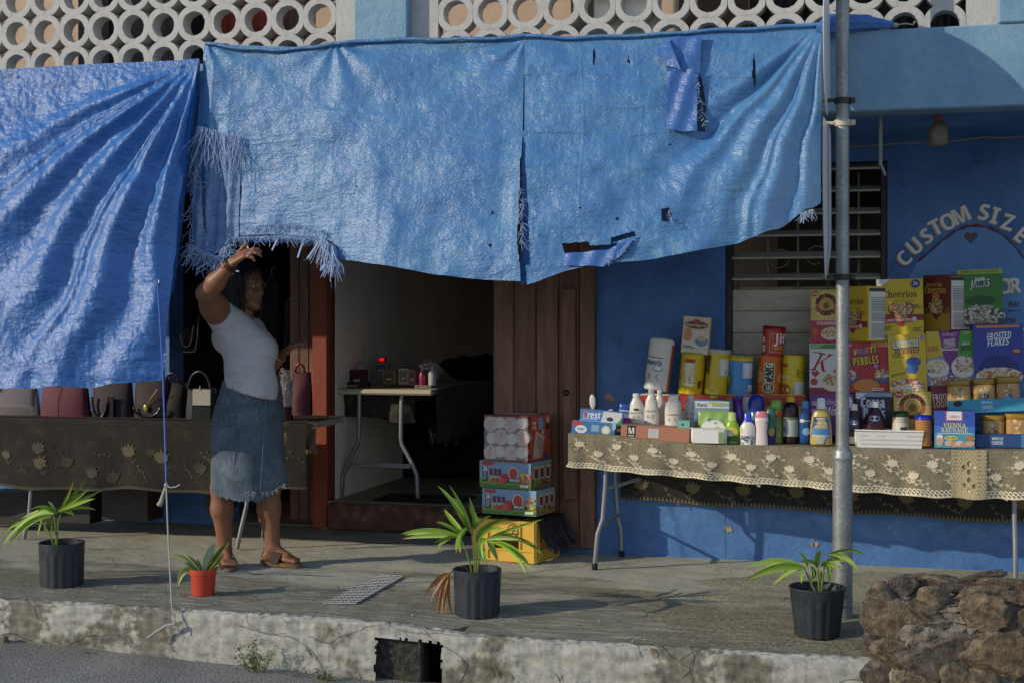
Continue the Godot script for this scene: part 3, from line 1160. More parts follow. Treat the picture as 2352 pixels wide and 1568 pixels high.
func wall_lettering() -> void:
	# flat paint on the wall: the lighter panel under the arch, the arch line, the heart and the letters
	var o := thing("wall_lettering", "hand-painted cream lettering over a maroon arch and heart on the blue wall", "painted sign")
	var mb := MB.new()
	var poly := PackedVector2Array()
	var arch := [[2110, 600], [2135, 580], [2165, 553], [2195, 531], [2220, 520], [2245, 518], [2275, 523], [2310, 543], [2335, 570], [2352, 593], [2372, 612]]
	for q in arch:
		var p := P(q[0], q[1], 0.0)
		poly.append(Vector2(p.x, p.y))
	for q in [[2420, 700], [2420, 900], [2050, 900], [2055, 700]]:
		var p := P(q[0], q[1], 0.0)
		poly.append(Vector2(p.x, p.y))
	mb.flat(poly, 0.003)
	part("painted_panel", mb, mat(Color.WHITE, 0.6, ramp(mixmap([["coarse", 1.0, 1, 1], ["mid", 0.4, 2, 2]]), [[0.0, "5484bc"], [1.0, "6a98cc"]]), M.rough, 0.4), o)
	mb = MB.new()
	var up := []
	var dn := []
	for k in 61:
		var f := k / 60.0 * (arch.size() - 1)
		var i0 := mini(int(f), arch.size() - 2)
		var g := f - i0
		var q := Vector2(arch[i0][0], arch[i0][1]).lerp(Vector2(arch[i0 + 1][0], arch[i0 + 1][1]), g)
		var wid := 3.0 + 1.2 * sin(k * 0.9) + rng.randf_range(-0.7, 0.7)
		up.append(P(q.x, q.y - wid, 0.006))
		dn.append(P(q.x, q.y + wid, 0.006))
	for k in 60:
		mb.face([dn[k], dn[k + 1], up[k + 1], up[k]])
	var pm := mat("5a3550", 0.7)
	part("arch_line", mb, pm, o)
	var hp := P(2231, 545, 0.006)
	var ink := ink_on(0.1, 0.1, hp - Vector3(0.05, 0.05, 0))
	ink.heart(0.5, 0.5, 0.36, "5a3550")
	part("heart", ink.mb, M.print, o)
	var word := [["C", 2079, 591, 50], ["U", 2103, 563, 36], ["S", 2130, 540, 31], ["T", 2151, 520, 28], ["O", 2179, 507, 27], ["M", 2209, 492, 20], ["S", 2262, 485, -12], ["I", 2287, 493, -16], ["Z", 2317, 508, -24], ["E", 2347, 538, -34], ["S", 2373, 570, -42],
		["(", 2062, 655, 12, 0.8], ["S", 2084, 652, 8, 0.75], ["O", 2309, 655, 2, 0.95], ["R", 2334, 653, 1, 0.95], ["T", 2347, 765, 0, 0.6], ["9", 2302, 725, 0, 0.6]]
	for l in word:
		var size: float = (l[4] if l.size() > 4 else 1.0) * rng.randf_range(0.92, 1.08)
		var tilt := rng.randf_range(-5.0, 5.0)
		for pass_ in 2:
			var q := P(l[1] - (3 if pass_ == 0 else 0), l[2] + (2 if pass_ == 0 else 0), 0.005 + 0.002 * pass_)
			ink = ink_on(0.12, 0.12, q - Vector3(0.06, 0.06, 0))
			ink.txt(l[0], 0.5, 0.5 - 0.3 * size * 0.2, 0.68 * size, "c4ae62" if pass_ == 0 else "ece8da", "bold", 0.0, l[3] + tilt)
			part("letter", ink.mb, M.print, o)
	for l in [["AM", 2330, 699], ["PM", 2322, 736]]:
		var q := P(l[1], l[2], 0.006)
		ink = ink_on(0.12, 0.12, q - Vector3(0.06, 0.06, 0))
		ink.txt(l[0], 0.5, 0.5, 0.22, "5a3550", "bold")
		ink.rect(0.25, 0.18, 0.75, 0.22, "5a3550", 1)
		part("letter", ink.mb, M.print, o)

# ---------------------------------------------------------------- tarpaulins
func proj(p: Vector3) -> Vector2:
	var d := p - CAM
	var depth := -sn * d.x - cs * d.z
	return Vector2(1176.0 + FOC * (cs * d.x - sn * d.z) / depth, HORIZON - FOC * d.y / depth)

func along(pts: Array, s: float) -> Vector3:          # [u, v, z] points, s by length
	var total := 0.0
	for k in pts.size() - 1:
		total += Vector2(pts[k + 1][0] - pts[k][0], pts[k + 1][1] - pts[k][1]).length()
	var want := s * total
	for k in pts.size() - 1:
		var l := Vector2(pts[k + 1][0] - pts[k][0], pts[k + 1][1] - pts[k][1]).length()
		if want <= l or k == pts.size() - 2:
			var f := clampf(want / maxf(l, 1e-6), 0.0, 1.0)
			return P(lerpf(pts[k][0], pts[k + 1][0], f), lerpf(pts[k][1], pts[k + 1][1], f), lerpf(pts[k][2], pts[k + 1][2], f))
		want -= l
	return Vector3.ZERO

func sheet(top: Array, bottom: Array, nu: int, nv: int, bend: Callable, holes: Array, out: Vector3, wob := 1.0) -> MB:
	var ts := []
	var bs := []
	for k in nu + 1:
		ts.append(along(top, float(k) / nu))
		bs.append(along(bottom, float(k) / nu))
	var n := FastNoiseLite.new()
	n.seed = 5
	n.frequency = 1.0
	n.fractal_octaves = 4
	var mb := MB.new()
	mb.grid(nu, nv, func(s, t):
		var k := int(round(s * nu))
		var p: Vector3 = ts[k].lerp(bs[k], t)
		var q := proj(p)
		var d: float = bend.call(q.x, q.y, s, t)
		d += (n.get_noise_2d(p.x * 2.2, p.y * 2.2) * 0.024 * wob + n.get_noise_2d(p.x * 0.9, p.y * 1.4) * 0.02 + wob * (0.0 + n.get_noise_2d(p.x * 4.0 + 40.0, p.y * 13.0) * 0.0048 + n.get_noise_2d(p.x * 26.0, p.y * 9.0 + 70.0) * 0.0016 + n.get_noise_2d(p.x * 11.0 + p.y * 7.0, p.y * 11.0 + 30.0) * 0.003)) * smoothstep(0.0, 0.06, t)
		return p + out * d, false, func(s, t):
			var k := int(s * nu)
			var q := proj(ts[k].lerp(bs[k], t))
			for h in holes:
				if Geometry2D.is_point_in_polygon(q, h):
					return false
			return true)
	return mb

func pv(a: Array) -> PackedVector2Array:
	var r := PackedVector2Array()
	for q in a:
		r.append(Vector2(q[0], q[1]))
	return r

func fold(x: float, sharp: float) -> float:           # rounded ridges with narrow valleys
	return 1.0 - pow(absf(sin(x)), sharp) * 2.0

func ragged(c: Vector2, r: float, n := 9) -> PackedVector2Array:
	var p := PackedVector2Array()
	for k in n:
		var a := TAU * k / n
		p.append(c + Vector2(cos(a), sin(a)) * r * rng.randf_range(0.6, 1.2))
	return p

func threads(mb: MB, from: Array, n: int, long: float, z: float, down := 1.0, spread := 0.6, thick := 0.0012) -> void:
	for k in n:
		var q: Vector3 = along(from, rng.randf())
		q.z += rng.randf_range(-0.02, 0.03)
		var pts = [q]
		var d := Vector3(rng.randf_range(-spread, spread), -down + rng.randf_range(-0.5, 0.6), rng.randf_range(-0.3, 0.4)).normalized()
		var l := long * rng.randf_range(0.15, 1.3)
		for j in 5:
			d = (d + Vector3(rng.randf_range(-0.9, 0.9), rng.randf_range(-0.8, 0.5), rng.randf_range(-0.6, 0.6)) * spread).normalized()
			q += d * l / 5.0
			pts.append(q)
		mb.tube(pts, thick * rng.randf_range(0.6, 1.6), 3, false)

func strap(mb: MB, pts: Array, w: float) -> void:     # a flat torn strip
	for k in pts.size() - 1:
		var a: Vector3 = pts[k]
		var b: Vector3 = pts[k + 1]
		var s := (b - a).cross(Vector3(0, 0, 1)).normalized() * w
		mb.face([a - s, b - s, b + s, a + s])

func tarps() -> void:
	var out := Vector3(0, 0.25, 0.97).normalized()
	# 1: the new tarpaulin on the left, gathered at its upper right corner
	var o := thing("tarpaulin", "bright blue glossy tarpaulin at the left with folds fanning from its upper right corner", "tarpaulin", Vector3.ZERO, 0.0, "blue tarpaulins hung from the balcony")
	var ridge := func(a: float, list: Array) -> float:      # [angle, half width, height]
		var q := 0.0
		for e in list:
			var d: float = (a - e[0]) / e[1]
			q += e[2] * exp(-d * d * (1.0 if d < 0 else 0.45))
		return q - 0.4
	var c1 := Vector2(458, 132)
	var b1 := func(u, v, s, t):
		var d := Vector2(c1.x - u, v - c1.y)
		var r := d.length() / 700.0
		var a := atan2(d.x, maxf(d.y, 1.0))
		var amp := 0.055 * smoothstep(0.02, 0.35, r) * smoothstep(1.35, 0.95, a) * smoothstep(0.02, 0.16, a)
		amp *= 1.0 - 0.45 * smoothstep(0.8, 1.25, r)
		var w: float = a + 0.02 * sin(r * 9.0) + 0.012 * sin(u * 0.021)
		var x = ridge.call(w + 0.010 * sin(r * 21.0 + u * 0.01), [[0.20, 0.055, 0.9], [0.40, 0.065, 1.2], [0.50, 0.02, 0.35], [0.64, 0.075, 1.2], [0.86, 0.07, 1.3], [0.97, 0.025, 0.4], [1.10, 0.08, 1.2]]) * 1.5
		var hem := 0.012 * sin(u * 0.055) * smoothstep(0.85, 1.0, t)
		return amp * x + hem + 0.05 * sin(PI * t) * (0.4 + 0.6 * s)
	var top := [[-120, 172, 1.27], [20, 158, 1.27], [190, 148, 1.275], [400, 139, 1.275], [457, 134, 1.27]]
	var bot := [[-130, 888, 1.67], [20, 894, 1.67], [200, 889, 1.66], [300, 880, 1.62], [374, 872, 1.58]]
	var mb := sheet(top, bot, 300, 220, b1, [], out)
	part("sheet", mb, M.tarp_new, o)
	mb = MB.new()
	var e1 := [[457, 134, 1.272], [448, 190, 1.31], [430, 330, 1.40], [400, 500, 1.44], [362, 650, 1.50], [370, 760, 1.54], [374, 872, 1.56]]
	var e2 := [[457, 140, 1.22], [452, 230, 1.24], [441, 340, 1.27], [424, 480, 1.30], [396, 668, 1.36], [380, 690, 1.46], [376, 872, 1.50]]
	mb.grid(10, 60, func(s, t):
		return along(e1, t).lerp(along(e2, t), s) + Vector3(0, 0, 0.015 * sin(s * 5.0 + t * 8.0)))
	part("folded_edge", mb, M.tarp_new, o)
	mb = MB.new()
	mb.lathe([[0.010, -0.002], [0.017, 0.0], [0.016, 0.004], [0.010, 0.005], [0.009, -0.002]], 16)
	var eye := part("eyelet", mb, M.steel, o)
	eye.position = P(360, 648, 1.56)
	eye.rotation_degrees = Vector3(80, 0, 0)
	for q in [[22, 170], [405, 147]]:
		mb = MB.new()
		mb.lathe([[0.007, -0.002], [0.012, 0.0], [0.011, 0.003], [0.007, 0.004], [0.006, -0.002]], 14)
		eye = part("eyelet", mb, M.steel, o)
		eye.position = P(q[0], q[1], 1.305)
		eye.rotation_degrees = Vector3(85, 0, 0)
	# the cord that ties it down to the kerb
	o = thing("tie_cord", "blue and white cord tying the left tarpaulin down to the kerb", "cord")
	mb = MB.new()
	var cord := []
	for q in [[360, 650, 1.57], [364, 700, 1.60], [369, 780, 1.63], [374, 880, 1.65], [378, 1000, 1.76], [381, 1112, 1.86]]:
		cord.append(P(q[0], q[1], q[2]))
	mb.tube(cord, 0.0042, 7)
	part("blue_cord", mb, M.rope_blue, o)
	mb = MB.new()
	cord = []
	for q in [[381, 1112, 1.86], [384, 1200, 1.93], [389, 1300, 2.02], [394, 1395, 2.13]]:
		cord.append(P(q[0], q[1], q[2]))
	mb.tube(cord, 0.0042, 7)
	part("white_cord", mb, M.rope, o)
	mb = MB.new()
	mb.tube([P(381, 1113, 1.865), P(375, 1130, 1.87), P(369, 1152, 1.87), P(365, 1160, 1.87)], [0.005, 0.008, 0.012, 0.016], 7)
	mb.tube([P(379, 1113, 1.87), P(390, 1119, 1.87), P(402, 1118, 1.87), P(413, 1112, 1.87)], 0.004, 5)
	mb.ball(P(381, 1113, 1.865), Vector3(0.011, 0.012, 0.011), 10, 6)
	part("knot", mb, M.rope, o)
	mb = MB.new()
	mb.tube([P(394, 1395, 2.13), P(402, 1432, 2.145), P(410, 1452, 2.15)], 0.004, 6)
	mb.tube([P(402, 1432, 2.15), P(380, 1437, 2.16), P(356, 1452, 2.17), P(338, 1466, 2.18)], 0.007, 7)
	part("anchor_loop", mb, M.rope, o)

	# 2: the old frayed tarpaulin in the middle
	o = thing("tarpaulin", "faded blue tarpaulin above the woman with frayed lower left corner", "tarpaulin", Vector3.ZERO, 0.0, "blue tarpaulins hung from the balcony")
	var crease := func(x: float, list: Array, w: float) -> float:
		var q := 0.0
		for e in list:
			q += exp(-pow((x - e) / w, 2.0))
		return q
	var b2 := func(u, v, s, t):
		var tie := 0.0
		for x in [475.0, 770.0, 1205.0]:
			var d := Vector2(x - u, v - 95.0)
			var a := atan2(d.x, maxf(d.y, 4.0))
			tie += 0.006 * sin(a * 9.0 + x) * smoothstep(240.0, 40.0, d.length()) * smoothstep(0.0, 30.0, d.length())
		var waves = 0.007 * sin(u * 0.021 + 1.9 * sin(v * 0.014)) * t + 0.0025 * sin(u * 0.09 + v * 0.016) * smoothstep(0.4, 1.0, t)
		var left = 0.022 * fold(u * 0.075 + v * 0.004, 0.8) * smoothstep(560.0, 470.0, u) * t
		var seam = 0.02 * smoothstep(1150.0, 1205.0, u) * t
		return 0.0 * crease.call(u + 7.0 * sin(v * 0.013) + 4.0 * sin(v * 0.05), [664.0, 862.0, 1046.0], 2.6) * smoothstep(0.1, 0.3, absf(sin(v * 0.011 + u))) + 0.002 * crease.call(v + 6.0 * sin(u * 0.02), [262.0, 331.0], 2.2) + tie + waves + left + seam + 0.03 * sin(PI * t)
	top = [[470, 103, 1.24], [480, 100, 1.25], [560, 104, 1.245], [680, 107, 1.245], [770, 100, 1.24], [860, 98, 1.245], [1000, 96, 1.245], [1110, 92, 1.245], [1206, 82, 1.24]]
	bot = [[441, 560, 1.28], [470, 572, 1.29], [512, 556, 1.30], [540, 541, 1.31], [640, 540, 1.36], [720, 543, 1.41], [762, 555, 1.44], [772, 592, 1.46], [860, 606, 1.52], [1000, 631, 1.54], [1110, 642, 1.55], [1197, 648, 1.56]]
	var holes := [pv([[1190, 560], [1201, 330], [1207, 240], [1230, 240], [1230, 700], [1199, 640]]), ragged(Vector2(820, 432), 3), ragged(Vector2(1133, 492), 4), ragged(Vector2(1128, 568), 5), ragged(Vector2(1196, 575), 5)]
	mb = sheet(top, bot, 330, 230, b2, holes, out, 0.5)
	part("sheet", mb, M.tarp_old, o)
	# its rolled hem along the top
	mb = MB.new()
	for g in [[[472, 100], [560, 112], [660, 115], [768, 101]], [[770, 101], [860, 92], [1010, 90], [1100, 90], [1206, 82]]]:
		var pts = []
		for k in 13:
			var q := along(g.map(func(e): return [e[0], e[1], 1.262]), k / 12.0)
			pts.append(q + Vector3(0, 0.004 * sin(k * 1.7), 0.002 * sin(k * 2.3)))
		mb.tube(pts, 0.011, 6)
	part("rolled_hem", mb, M.tarp_old, o)
	# faded second layer with torn threads at the left edge
	mb = sheet([[452, 292, 1.28], [500, 300, 1.28], [560, 312, 1.285]], [[440, 560, 1.30], [490, 590, 1.31], [548, 545, 1.32]], 60, 90, func(u, v, s, t): return 0.014 + 0.008 * sin(u * 0.11 + 1.4 * sin(v * 0.013)) + 0.006 * sin(u * 0.27 + v * 0.02), [pv([[462, 330], [480, 330], [476, 540], [470, 520]]), pv([[508, 350], [520, 350], [516, 470]])], out)
	part("frayed_layer", mb, mat(Color.WHITE, 0.5, ramp(mixmap([["coarse", 1.0, 3, 1], ["fine", 0.6, 2, 1]]), [[0.0, "46689c"], [0.5, "6484ac"], [1.0, "9cb4cc"]]), M.grit, 1.0, Vector3.ONE), o)
	mb = MB.new()
	threads(mb, [[458, 290, 1.32], [520, 305, 1.32], [560, 315, 1.32]], 130, 0.22, 1.36, 1.0, 0.3)
	threads(mb, [[440, 350, 1.31], [444, 460, 1.31], [438, 560, 1.32]], 70, 0.10, 1.4, 0.6, 0.9)
	threads(mb, [[436, 560, 1.31], [500, 590, 1.32], [530, 560, 1.33]], 260, 0.13, 1.46, 0.8, 0.9, 0.0015)
	threads(mb, [[530, 548, 1.33], [640, 541, 1.38], [740, 550, 1.44]], 240, 0.055, 1.47, 0.2, 1.0)
	threads(mb, [[740, 545, 1.44], [768, 565, 1.46], [770, 590, 1.47]], 150, 0.14, 1.49, 1.2, 0.35, 0.0016)
	threads(mb, [[575, 520, 1.36], [660, 512, 1.40], [745, 530, 1.44]], 120, 0.05, 1.48, 0.2, 0.9)
	threads(mb, [[1196, 430, 1.52], [1200, 560, 1.55]], 50, 0.05, 1.5, 0.5, 0.8)
	part("frayed_threads", mb, M.thread, o, true)
	for q in [[[700, 545], [690, 570], [683, 592]], [[736, 545], [722, 570], [705, 594]], [[640, 540], [633, 556], [624, 575]], [[757, 575], [748, 600], [735, 622]], [[764, 580], [758, 605], [756, 625]], [[450, 585], [440, 600], [447, 612]], [[560, 548], [566, 562], [570, 574]], [[520, 614], [530, 618], [548, 624]]]:
		mb = MB.new()
		strap(mb, q.map(func(e): return P(e[0], e[1], 1.31 + 0.0006 * (e[0] - 500.0))), 0.0045)
		part("torn_strip", mb, M.thread, o)
	# the blue roll of doubled cloth behind the frayed edge
	mb = MB.new()
	mb.tube([P(500, 556, 1.28), P(560, 549, 1.30), P(640, 548, 1.34), P(720, 551, 1.39), P(752, 562, 1.42)], [0.012, 0.02, 0.022, 0.018, 0.008], 8)
	part("rolled_edge", mb, M.tarp_new, o)

	# 3: the torn tarpaulin on the right, gathered behind the pole
	o = thing("tarpaulin", "blue tarpaulin with rips and a torn flap, gathered beside the grey pole", "tarpaulin", Vector3.ZERO, 0.0, "blue tarpaulins hung from the balcony")
	var c3 := Vector2(1890, 52)
	var b3 := func(u, v, s, t):
		var d := Vector2(c3.x - u, v - c3.y)
		var r := d.length() / 600.0
		var a := atan2(d.x, maxf(d.y, 1.0))
		var amp := 0.026 * smoothstep(0.02, 0.34, r) * smoothstep(1.05, 0.8, a) * smoothstep(-0.02, 0.06, a)
		amp *= 1.0 - 0.35 * smoothstep(0.7, 1.1, r)
		var w: float = a + 0.015 * sin(r * 8.0)
		var x = ridge.call(w + 0.012 * sin(r * 23.0), [[0.08, 0.045, 0.9], [0.27, 0.065, 1.4], [0.36, 0.02, 0.35], [0.50, 0.08, 1.4], [0.69, 0.06, 0.9], [0.94, 0.06, 0.7]]) * 1.5
		var valley := -0.035 * exp(-pow((a - 0.80) / 0.05, 2.0)) * smoothstep(0.05, 0.3, r) * smoothstep(0.95, 0.5, r)
		var flatp = 0.007 * sin(v * 0.05 + 0.02 * u) * smoothstep(0.8, 1.1, a) * t
		return (0.0012 * crease.call(u + 5.0 * sin(v * 0.017), [1338.0, 1470.0], 2.4) + 0.0035 * crease.call(v + 5.0 * sin(u * 0.021), [176.0, 246.0, 310.0, 388.0], 2.4)) * smoothstep(0.7, 1.0, a) + amp * x + valley + flatp + 0.035 * sin(PI * t) * (1.0 - 0.6 * s)
	top = [[1206, 82, 1.24], [1250, 86, 1.245], [1330, 90, 1.245], [1500, 83, 1.245], [1600, 73, 1.245], [1760, 66, 1.245], [1889, 56, 1.235]]
	bot = [[1208, 652, 1.57], [1228, 647, 1.57], [1300, 621, 1.56], [1380, 606, 1.55], [1470, 602, 1.53], [1600, 580, 1.50], [1700, 558, 1.47], [1790, 527, 1.43], [1852, 484, 1.38], [1868, 478, 1.36], [1886, 466, 1.34]]
	holes = [pv([[1606, 172], [1611, 180], [1622, 240], [1621, 299], [1602, 301], [1600, 200]]), pv([[1364, 108], [1368, 122], [1366, 152], [1361, 150], [1361, 125]]), pv([[1443, 122], [1446, 140], [1448, 150], [1441, 145]]),
		pv([[1731, 122], [1736, 150], [1737, 185], [1731, 198], [1728, 175]]), pv([[1521, 484], [1541, 482], [1545, 498], [1538, 516], [1522, 512]]), ragged(Vector2(1417, 505), 5), pv([[1290, 560], [1352, 556], [1356, 566], [1420, 560], [1402, 580], [1296, 583]]), pv([[1402, 548], [1458, 534], [1462, 545], [1420, 556], [1404, 560]]),
		ragged(Vector2(1334, 482), 4), ragged(Vector2(1540, 335), 3), pv([[1195, 330], [1209, 330], [1212, 430], [1217, 560], [1218, 610], [1195, 612]])]
	mb = sheet(top, bot, 340, 230, b3, holes, out, 0.6)
	part("sheet", mb, M.tarp_old, o)
	mb = MB.new()
	var hem := []
	for k in 25:
		var q := along([[1206, 82, 1.262], [1300, 87, 1.262], [1500, 80, 1.262], [1620, 70, 1.262], [1760, 64, 1.262], [1888, 54, 1.25]], k / 24.0)
		hem.append(q + Vector3(0, 0.003 * sin(k * 1.3), 0))
	mb.tube(hem, 0.010, 6)
	part("rolled_hem", mb, M.tarp_old, o)
	# torn flaps that show the darker layer behind
	mb = sheet([[1534, 168, 1.33], [1602, 160, 1.335]], [[1531, 296, 1.405], [1560, 302, 1.41], [1602, 303, 1.41]], 24, 40, func(u, v, s, t): return 0.016 + 0.006 * sin(s * 9.0 + t * 6.0), [], out, 0.5)
	part("torn_flap", mb, M.tarp_dark, o)
	mb = sheet([[1540, 88, 1.275], [1614, 83, 1.275]], [[1532, 168, 1.325], [1606, 186, 1.335]], 24, 30, func(u, v, s, t): return 0.013 + 0.005 * sin(s * 8.0 + t * 4.0), [], out, 0.5)
	part("torn_flap", mb, M.tarp_dark, o)
	mb = sheet([[1512, 118, 1.30], [1537, 92, 1.285]], [[1518, 150, 1.32], [1566, 166, 1.345]], 16, 24, func(u, v, s, t): return 0.024 + 0.012 * sin(t * 3.0), [], out, 0.4)
	part("torn_flap", mb, M.tarp_dark, o)
	mb = sheet([[1300, 585, 1.53], [1400, 575, 1.53], [1466, 543, 1.51]], [[1296, 612, 1.55], [1388, 614, 1.56], [1436, 585, 1.55]], 40, 20, func(u, v, s, t): return 0.018 + 0.006 * sin(s * 20.0), [], out, 0.6)
	part("torn_flap", mb, M.tarp_dark, o)
	mb = sheet([[1199, 300, 1.40], [1208, 300, 1.40]], [[1196, 655, 1.52], [1226, 640, 1.53]], 10, 60, func(u, v, s, t): return 0.0, [], out, 0.5)
	part("seam_flap", mb, M.tarp_new, o)
	mb = MB.new()
	threads(mb, [[1390, 605, 1.58], [1464, 545, 1.54]], 60, 0.03, 1.5, 0.4, 1.0)
	threads(mb, [[1600, 175, 1.37], [1622, 298, 1.42]], 40, 0.025, 1.4, 0.4, 1.0)
	threads(mb, [[1838, 490, 1.42], [1868, 480, 1.40]], 40, 0.05, 1.4, 1.0, 0.5)
	threads(mb, [[1538, 480, 1.50], [1545, 515, 1.52]], 30, 0.025, 1.5, 0.4, 1.0)
	part("frayed_threads", mb, M.thread, o, true)
	# the gathered end, tied back to the breeze blocks behind the pole
	var ga := [[1876, 66, 1.25], [1895, 60, 1.235], [1930, 56, 1.225], [1980, 52, 1.215], [2030, 55, 1.21], [2062, 59, 1.20]]
	mb = MB.new()
	mb.grid(28, 40, func(s, t):
		var q := along(ga, t)
		var a: float = TAU * s
		var r := lerpf(0.055, 0.010, pow(t, 1.4)) * (1.0 + 0.16 * sin(a * 7.0 + t * 2.0)) * smoothstep(-0.05, 0.15, t)
		return q + Vector3(0.0, sin(a) * r, cos(a) * r * 0.35 + 0.006), true)
	part("gathered_end", mb, M.tarp_new, o)
	mb = MB.new()
	mb.tube([P(2058, 58, 1.22), P(2068, 56, 1.22), P(2082, 54, 1.215), P(2098, 57, 1.20), P(2102, 50, 1.16)], 0.004, 5)
	mb.ball(P(2059, 58, 1.222), Vector3(0.012, 0.012, 0.012), 8, 6)
	part("tie_string", mb, M.rope, o)

# ---------------------------------------------------------------- pole, signs
func pole_and_signs() -> void:
	var base := G(1936, 1416)
	var o := thing("sign_pole", "grey galvanised pole standing on the pavement in front of the stall", "pole", base)
	var zp := base.z
	var y_c := P(1936, 1046, zp).y
	var mb := MB.new()
	mb.lathe([[0.0, -0.02], [0.0455, -0.02, 1], [0.0455, y_c, 1], [0.043, y_c + 0.02], [0.036, y_c + 0.035], [0.031, y_c + 0.036]], 28)
	part("lower_tube", mb, M.galv, o)
	mb = MB.new()
	mb.lathe([[0.0305, y_c + 0.02], [0.0305, 4.2, 1], [0.0, 4.2]], 24)
	part("upper_tube", mb, M.galv, o)
	mb = MB.new()
	mb.lathe([[0.046, y_c - 0.02], [0.0478, y_c - 0.012], [0.0478, y_c - 0.002], [0.045, y_c + 0.004]], 28)
	part("collar", mb, M.galv, o)
	var clamp := func(v: float, col: Material, drop: float) -> void:
		var y := P(1936, v, zp).y
		var b := MB.new()
		b.lathe([[0.031, y - 0.014], [0.038, y - 0.014, 1], [0.038, y + 0.014, 1], [0.031, y + 0.014]], 22)
		b.box(Vector3(0.048, y, 0.012), Vector3(0.022, 0.026, 0.012), 0.003)
		b.box(Vector3(-0.062, y + drop, 0.012), Vector3(0.06, 0.016, 0.02), 0.003)
		part("clamp", b, col, o)
	clamp.call(232.0, M.dark_steel, 0.004)
	clamp.call(283.0, M.cream, 0.0)
	clamp.call(637.0, M.dark_steel, 0.0)
	# a round sign turned edge on, and a long one below it
	var s := thing("round_sign", "round metal traffic sign seen edge on at the top of the pole", "sign")
	mb = MB.new()
	var x := P(1892.5, 150, 1.82).x
	mb.xf = Transform3D(Basis(Vector3.UP, PI / 2), Vector3(x, 2.66, 1.53))
	var disc := PackedVector2Array()
	for k in 48:
		disc.append(Vector2(cos(TAU * k / 48), sin(TAU * k / 48)) * 0.33)
	mb.prism(disc, -0.0015, 0.0015)
	part("plate", mb, M.white_plastic, s)
	mb = MB.new()
	mb.xf = Transform3D(Basis(Vector3.UP, PI / 2), Vector3(x, 2.66, 1.53))
	for q in [0.29]:
		mb.box(Vector3(0.05, P(1936, 232, zp).y - 2.66, 0.006), Vector3(0.02, 0.02, 0.012), 0.002)
	part("bolt", mb, M.steel, s)
	s = thing("long_sign", "tall white sign board seen almost edge on, clamped to the pole", "sign")
	var top := P(1900, 275, 1.6).y
	var low := P(1900, 641, 1.6).y
	mb = MB.new()
	for side in 2:
		mb.grid(16, 40, func(q, t):
			var yy := lerpf(top, low, t)
			var rc := 0.055
			var inset := 0.0
			for e in [top - yy, yy - low]:
				if e < rc:
					inset = maxf(inset, rc - sqrt(maxf(rc * rc - (rc - e) * (rc - e), 0.0)))
			var zz := lerpf(1.78 - inset, 1.24 + inset, q)
			var bow = 0.010 * sin(PI * t) + 0.008 * t
			var xn := P(1889.5 - 3.0 * sin(PI * t) + 4.0 * t, 455, 1.78).x
			var xf := P(1908.0 - 9.0 * smoothstep(0.75, 1.0, t), 455, 1.24).x
			return Vector3(lerpf(xn, xf, (1.78 - zz) / 0.54) + side * 0.0022 + bow * 0.15, yy, zz))
	part("plate", mb, M.white_plastic, s)

# ---------------------------------------------------------------- rubble wall at the lower right
func ico(sub: int) -> Array:
	var t := (1.0 + sqrt(5.0)) / 2.0
	var v := []
	for q in [[-1, t, 0], [1, t, 0], [-1, -t, 0], [1, -t, 0], [0, -1, t], [0, 1, t], [0, -1, -t], [0, 1, -t], [t, 0, -1], [t, 0, 1], [-t, 0, -1], [-t, 0, 1]]:
		v.append(Vector3(q[0], q[1], q[2]).normalized())
	var f := [[0, 11, 5], [0, 5, 1], [0, 1, 7], [0, 7, 10], [0, 10, 11], [1, 5, 9], [5, 11, 4], [11, 10, 2], [10, 7, 6], [7, 1, 8], [3, 9, 4], [3, 4, 2], [3, 2, 6], [3, 6, 8], [3, 8, 9], [4, 9, 5], [2, 4, 11], [6, 2, 10], [8, 6, 7], [9, 8, 1]]
	for k in sub:
		var mids := {}
		var nf := []
		for a in f:
			var m := []
			for j in 3:
				var key := Vector2i(mini(a[j], a[(j + 1) % 3]), maxi(a[j], a[(j + 1) % 3]))
				if not mids.has(key):
					v.append(((v[a[j]] + v[a[(j + 1) % 3]]) / 2.0).normalized())
					mids[key] = v.size() - 1
				m.append(mids[key])
			nf.append_array([[a[0], m[0], m[2]], [a[1], m[1], m[0]], [a[2], m[2], m[1]], m])
		f = nf
	return [v, f]

func rock(sub: int, r: Vector3, seed_: int, cols: Array, jag := 0.28, face := 9.0) -> MB:
	var g: Array = ico(sub)
	var n := FastNoiseLite.new()
	n.seed = seed_
	n.frequency = 0.8
	n.fractal_octaves = 4
	var planes := []
	var rr := RandomNumberGenerator.new()
	rr.seed = seed_
	for k in 9:
		planes.append([Vector3(rr.randf_range(-1, 1), rr.randf_range(-1, 1), rr.randf_range(-1, 1)).normalized(), rr.randf_range(0.5, 0.85)])
	var mb := MB.new()
	for p: Vector3 in g[0]:
		var q: Vector3 = p * (1.0 + jag * n.get_noise_3dv(p * 1.3))
		for pl in planes:
			var e: float = q.dot(pl[0]) - pl[1]
			if e > 0:
				q -= pl[0] * e * 0.97
		q *= 1.0 + 0.13 * n.get_noise_3dv(p * 5.0)
		if q.z > face:
			q.z = face + (q.z - face) * 0.15
		var w := clampf(0.5 + 0.9 * n.get_noise_3dv(p * 2.2 + Vector3(9, 0, 0)), 0.0, 1.0) * (cols.size() - 1)
		var i0 := mini(int(w), cols.size() - 2)
		var spot := 1.0 - 0.62 * smoothstep(0.05, 0.3, n.get_noise_3dv(p * 3.1 + Vector3(0, 20, 0)))
		mb.col = Color(cols[i0]).srgb_to_linear().lerp(Color(cols[i0 + 1]).srgb_to_linear(), w - i0) * spot
		mb.col.a = 1.0
		mb.add(q * r)
	for a in g[1]:
		mb.tri(a[0], a[1], a[2])
	return mb

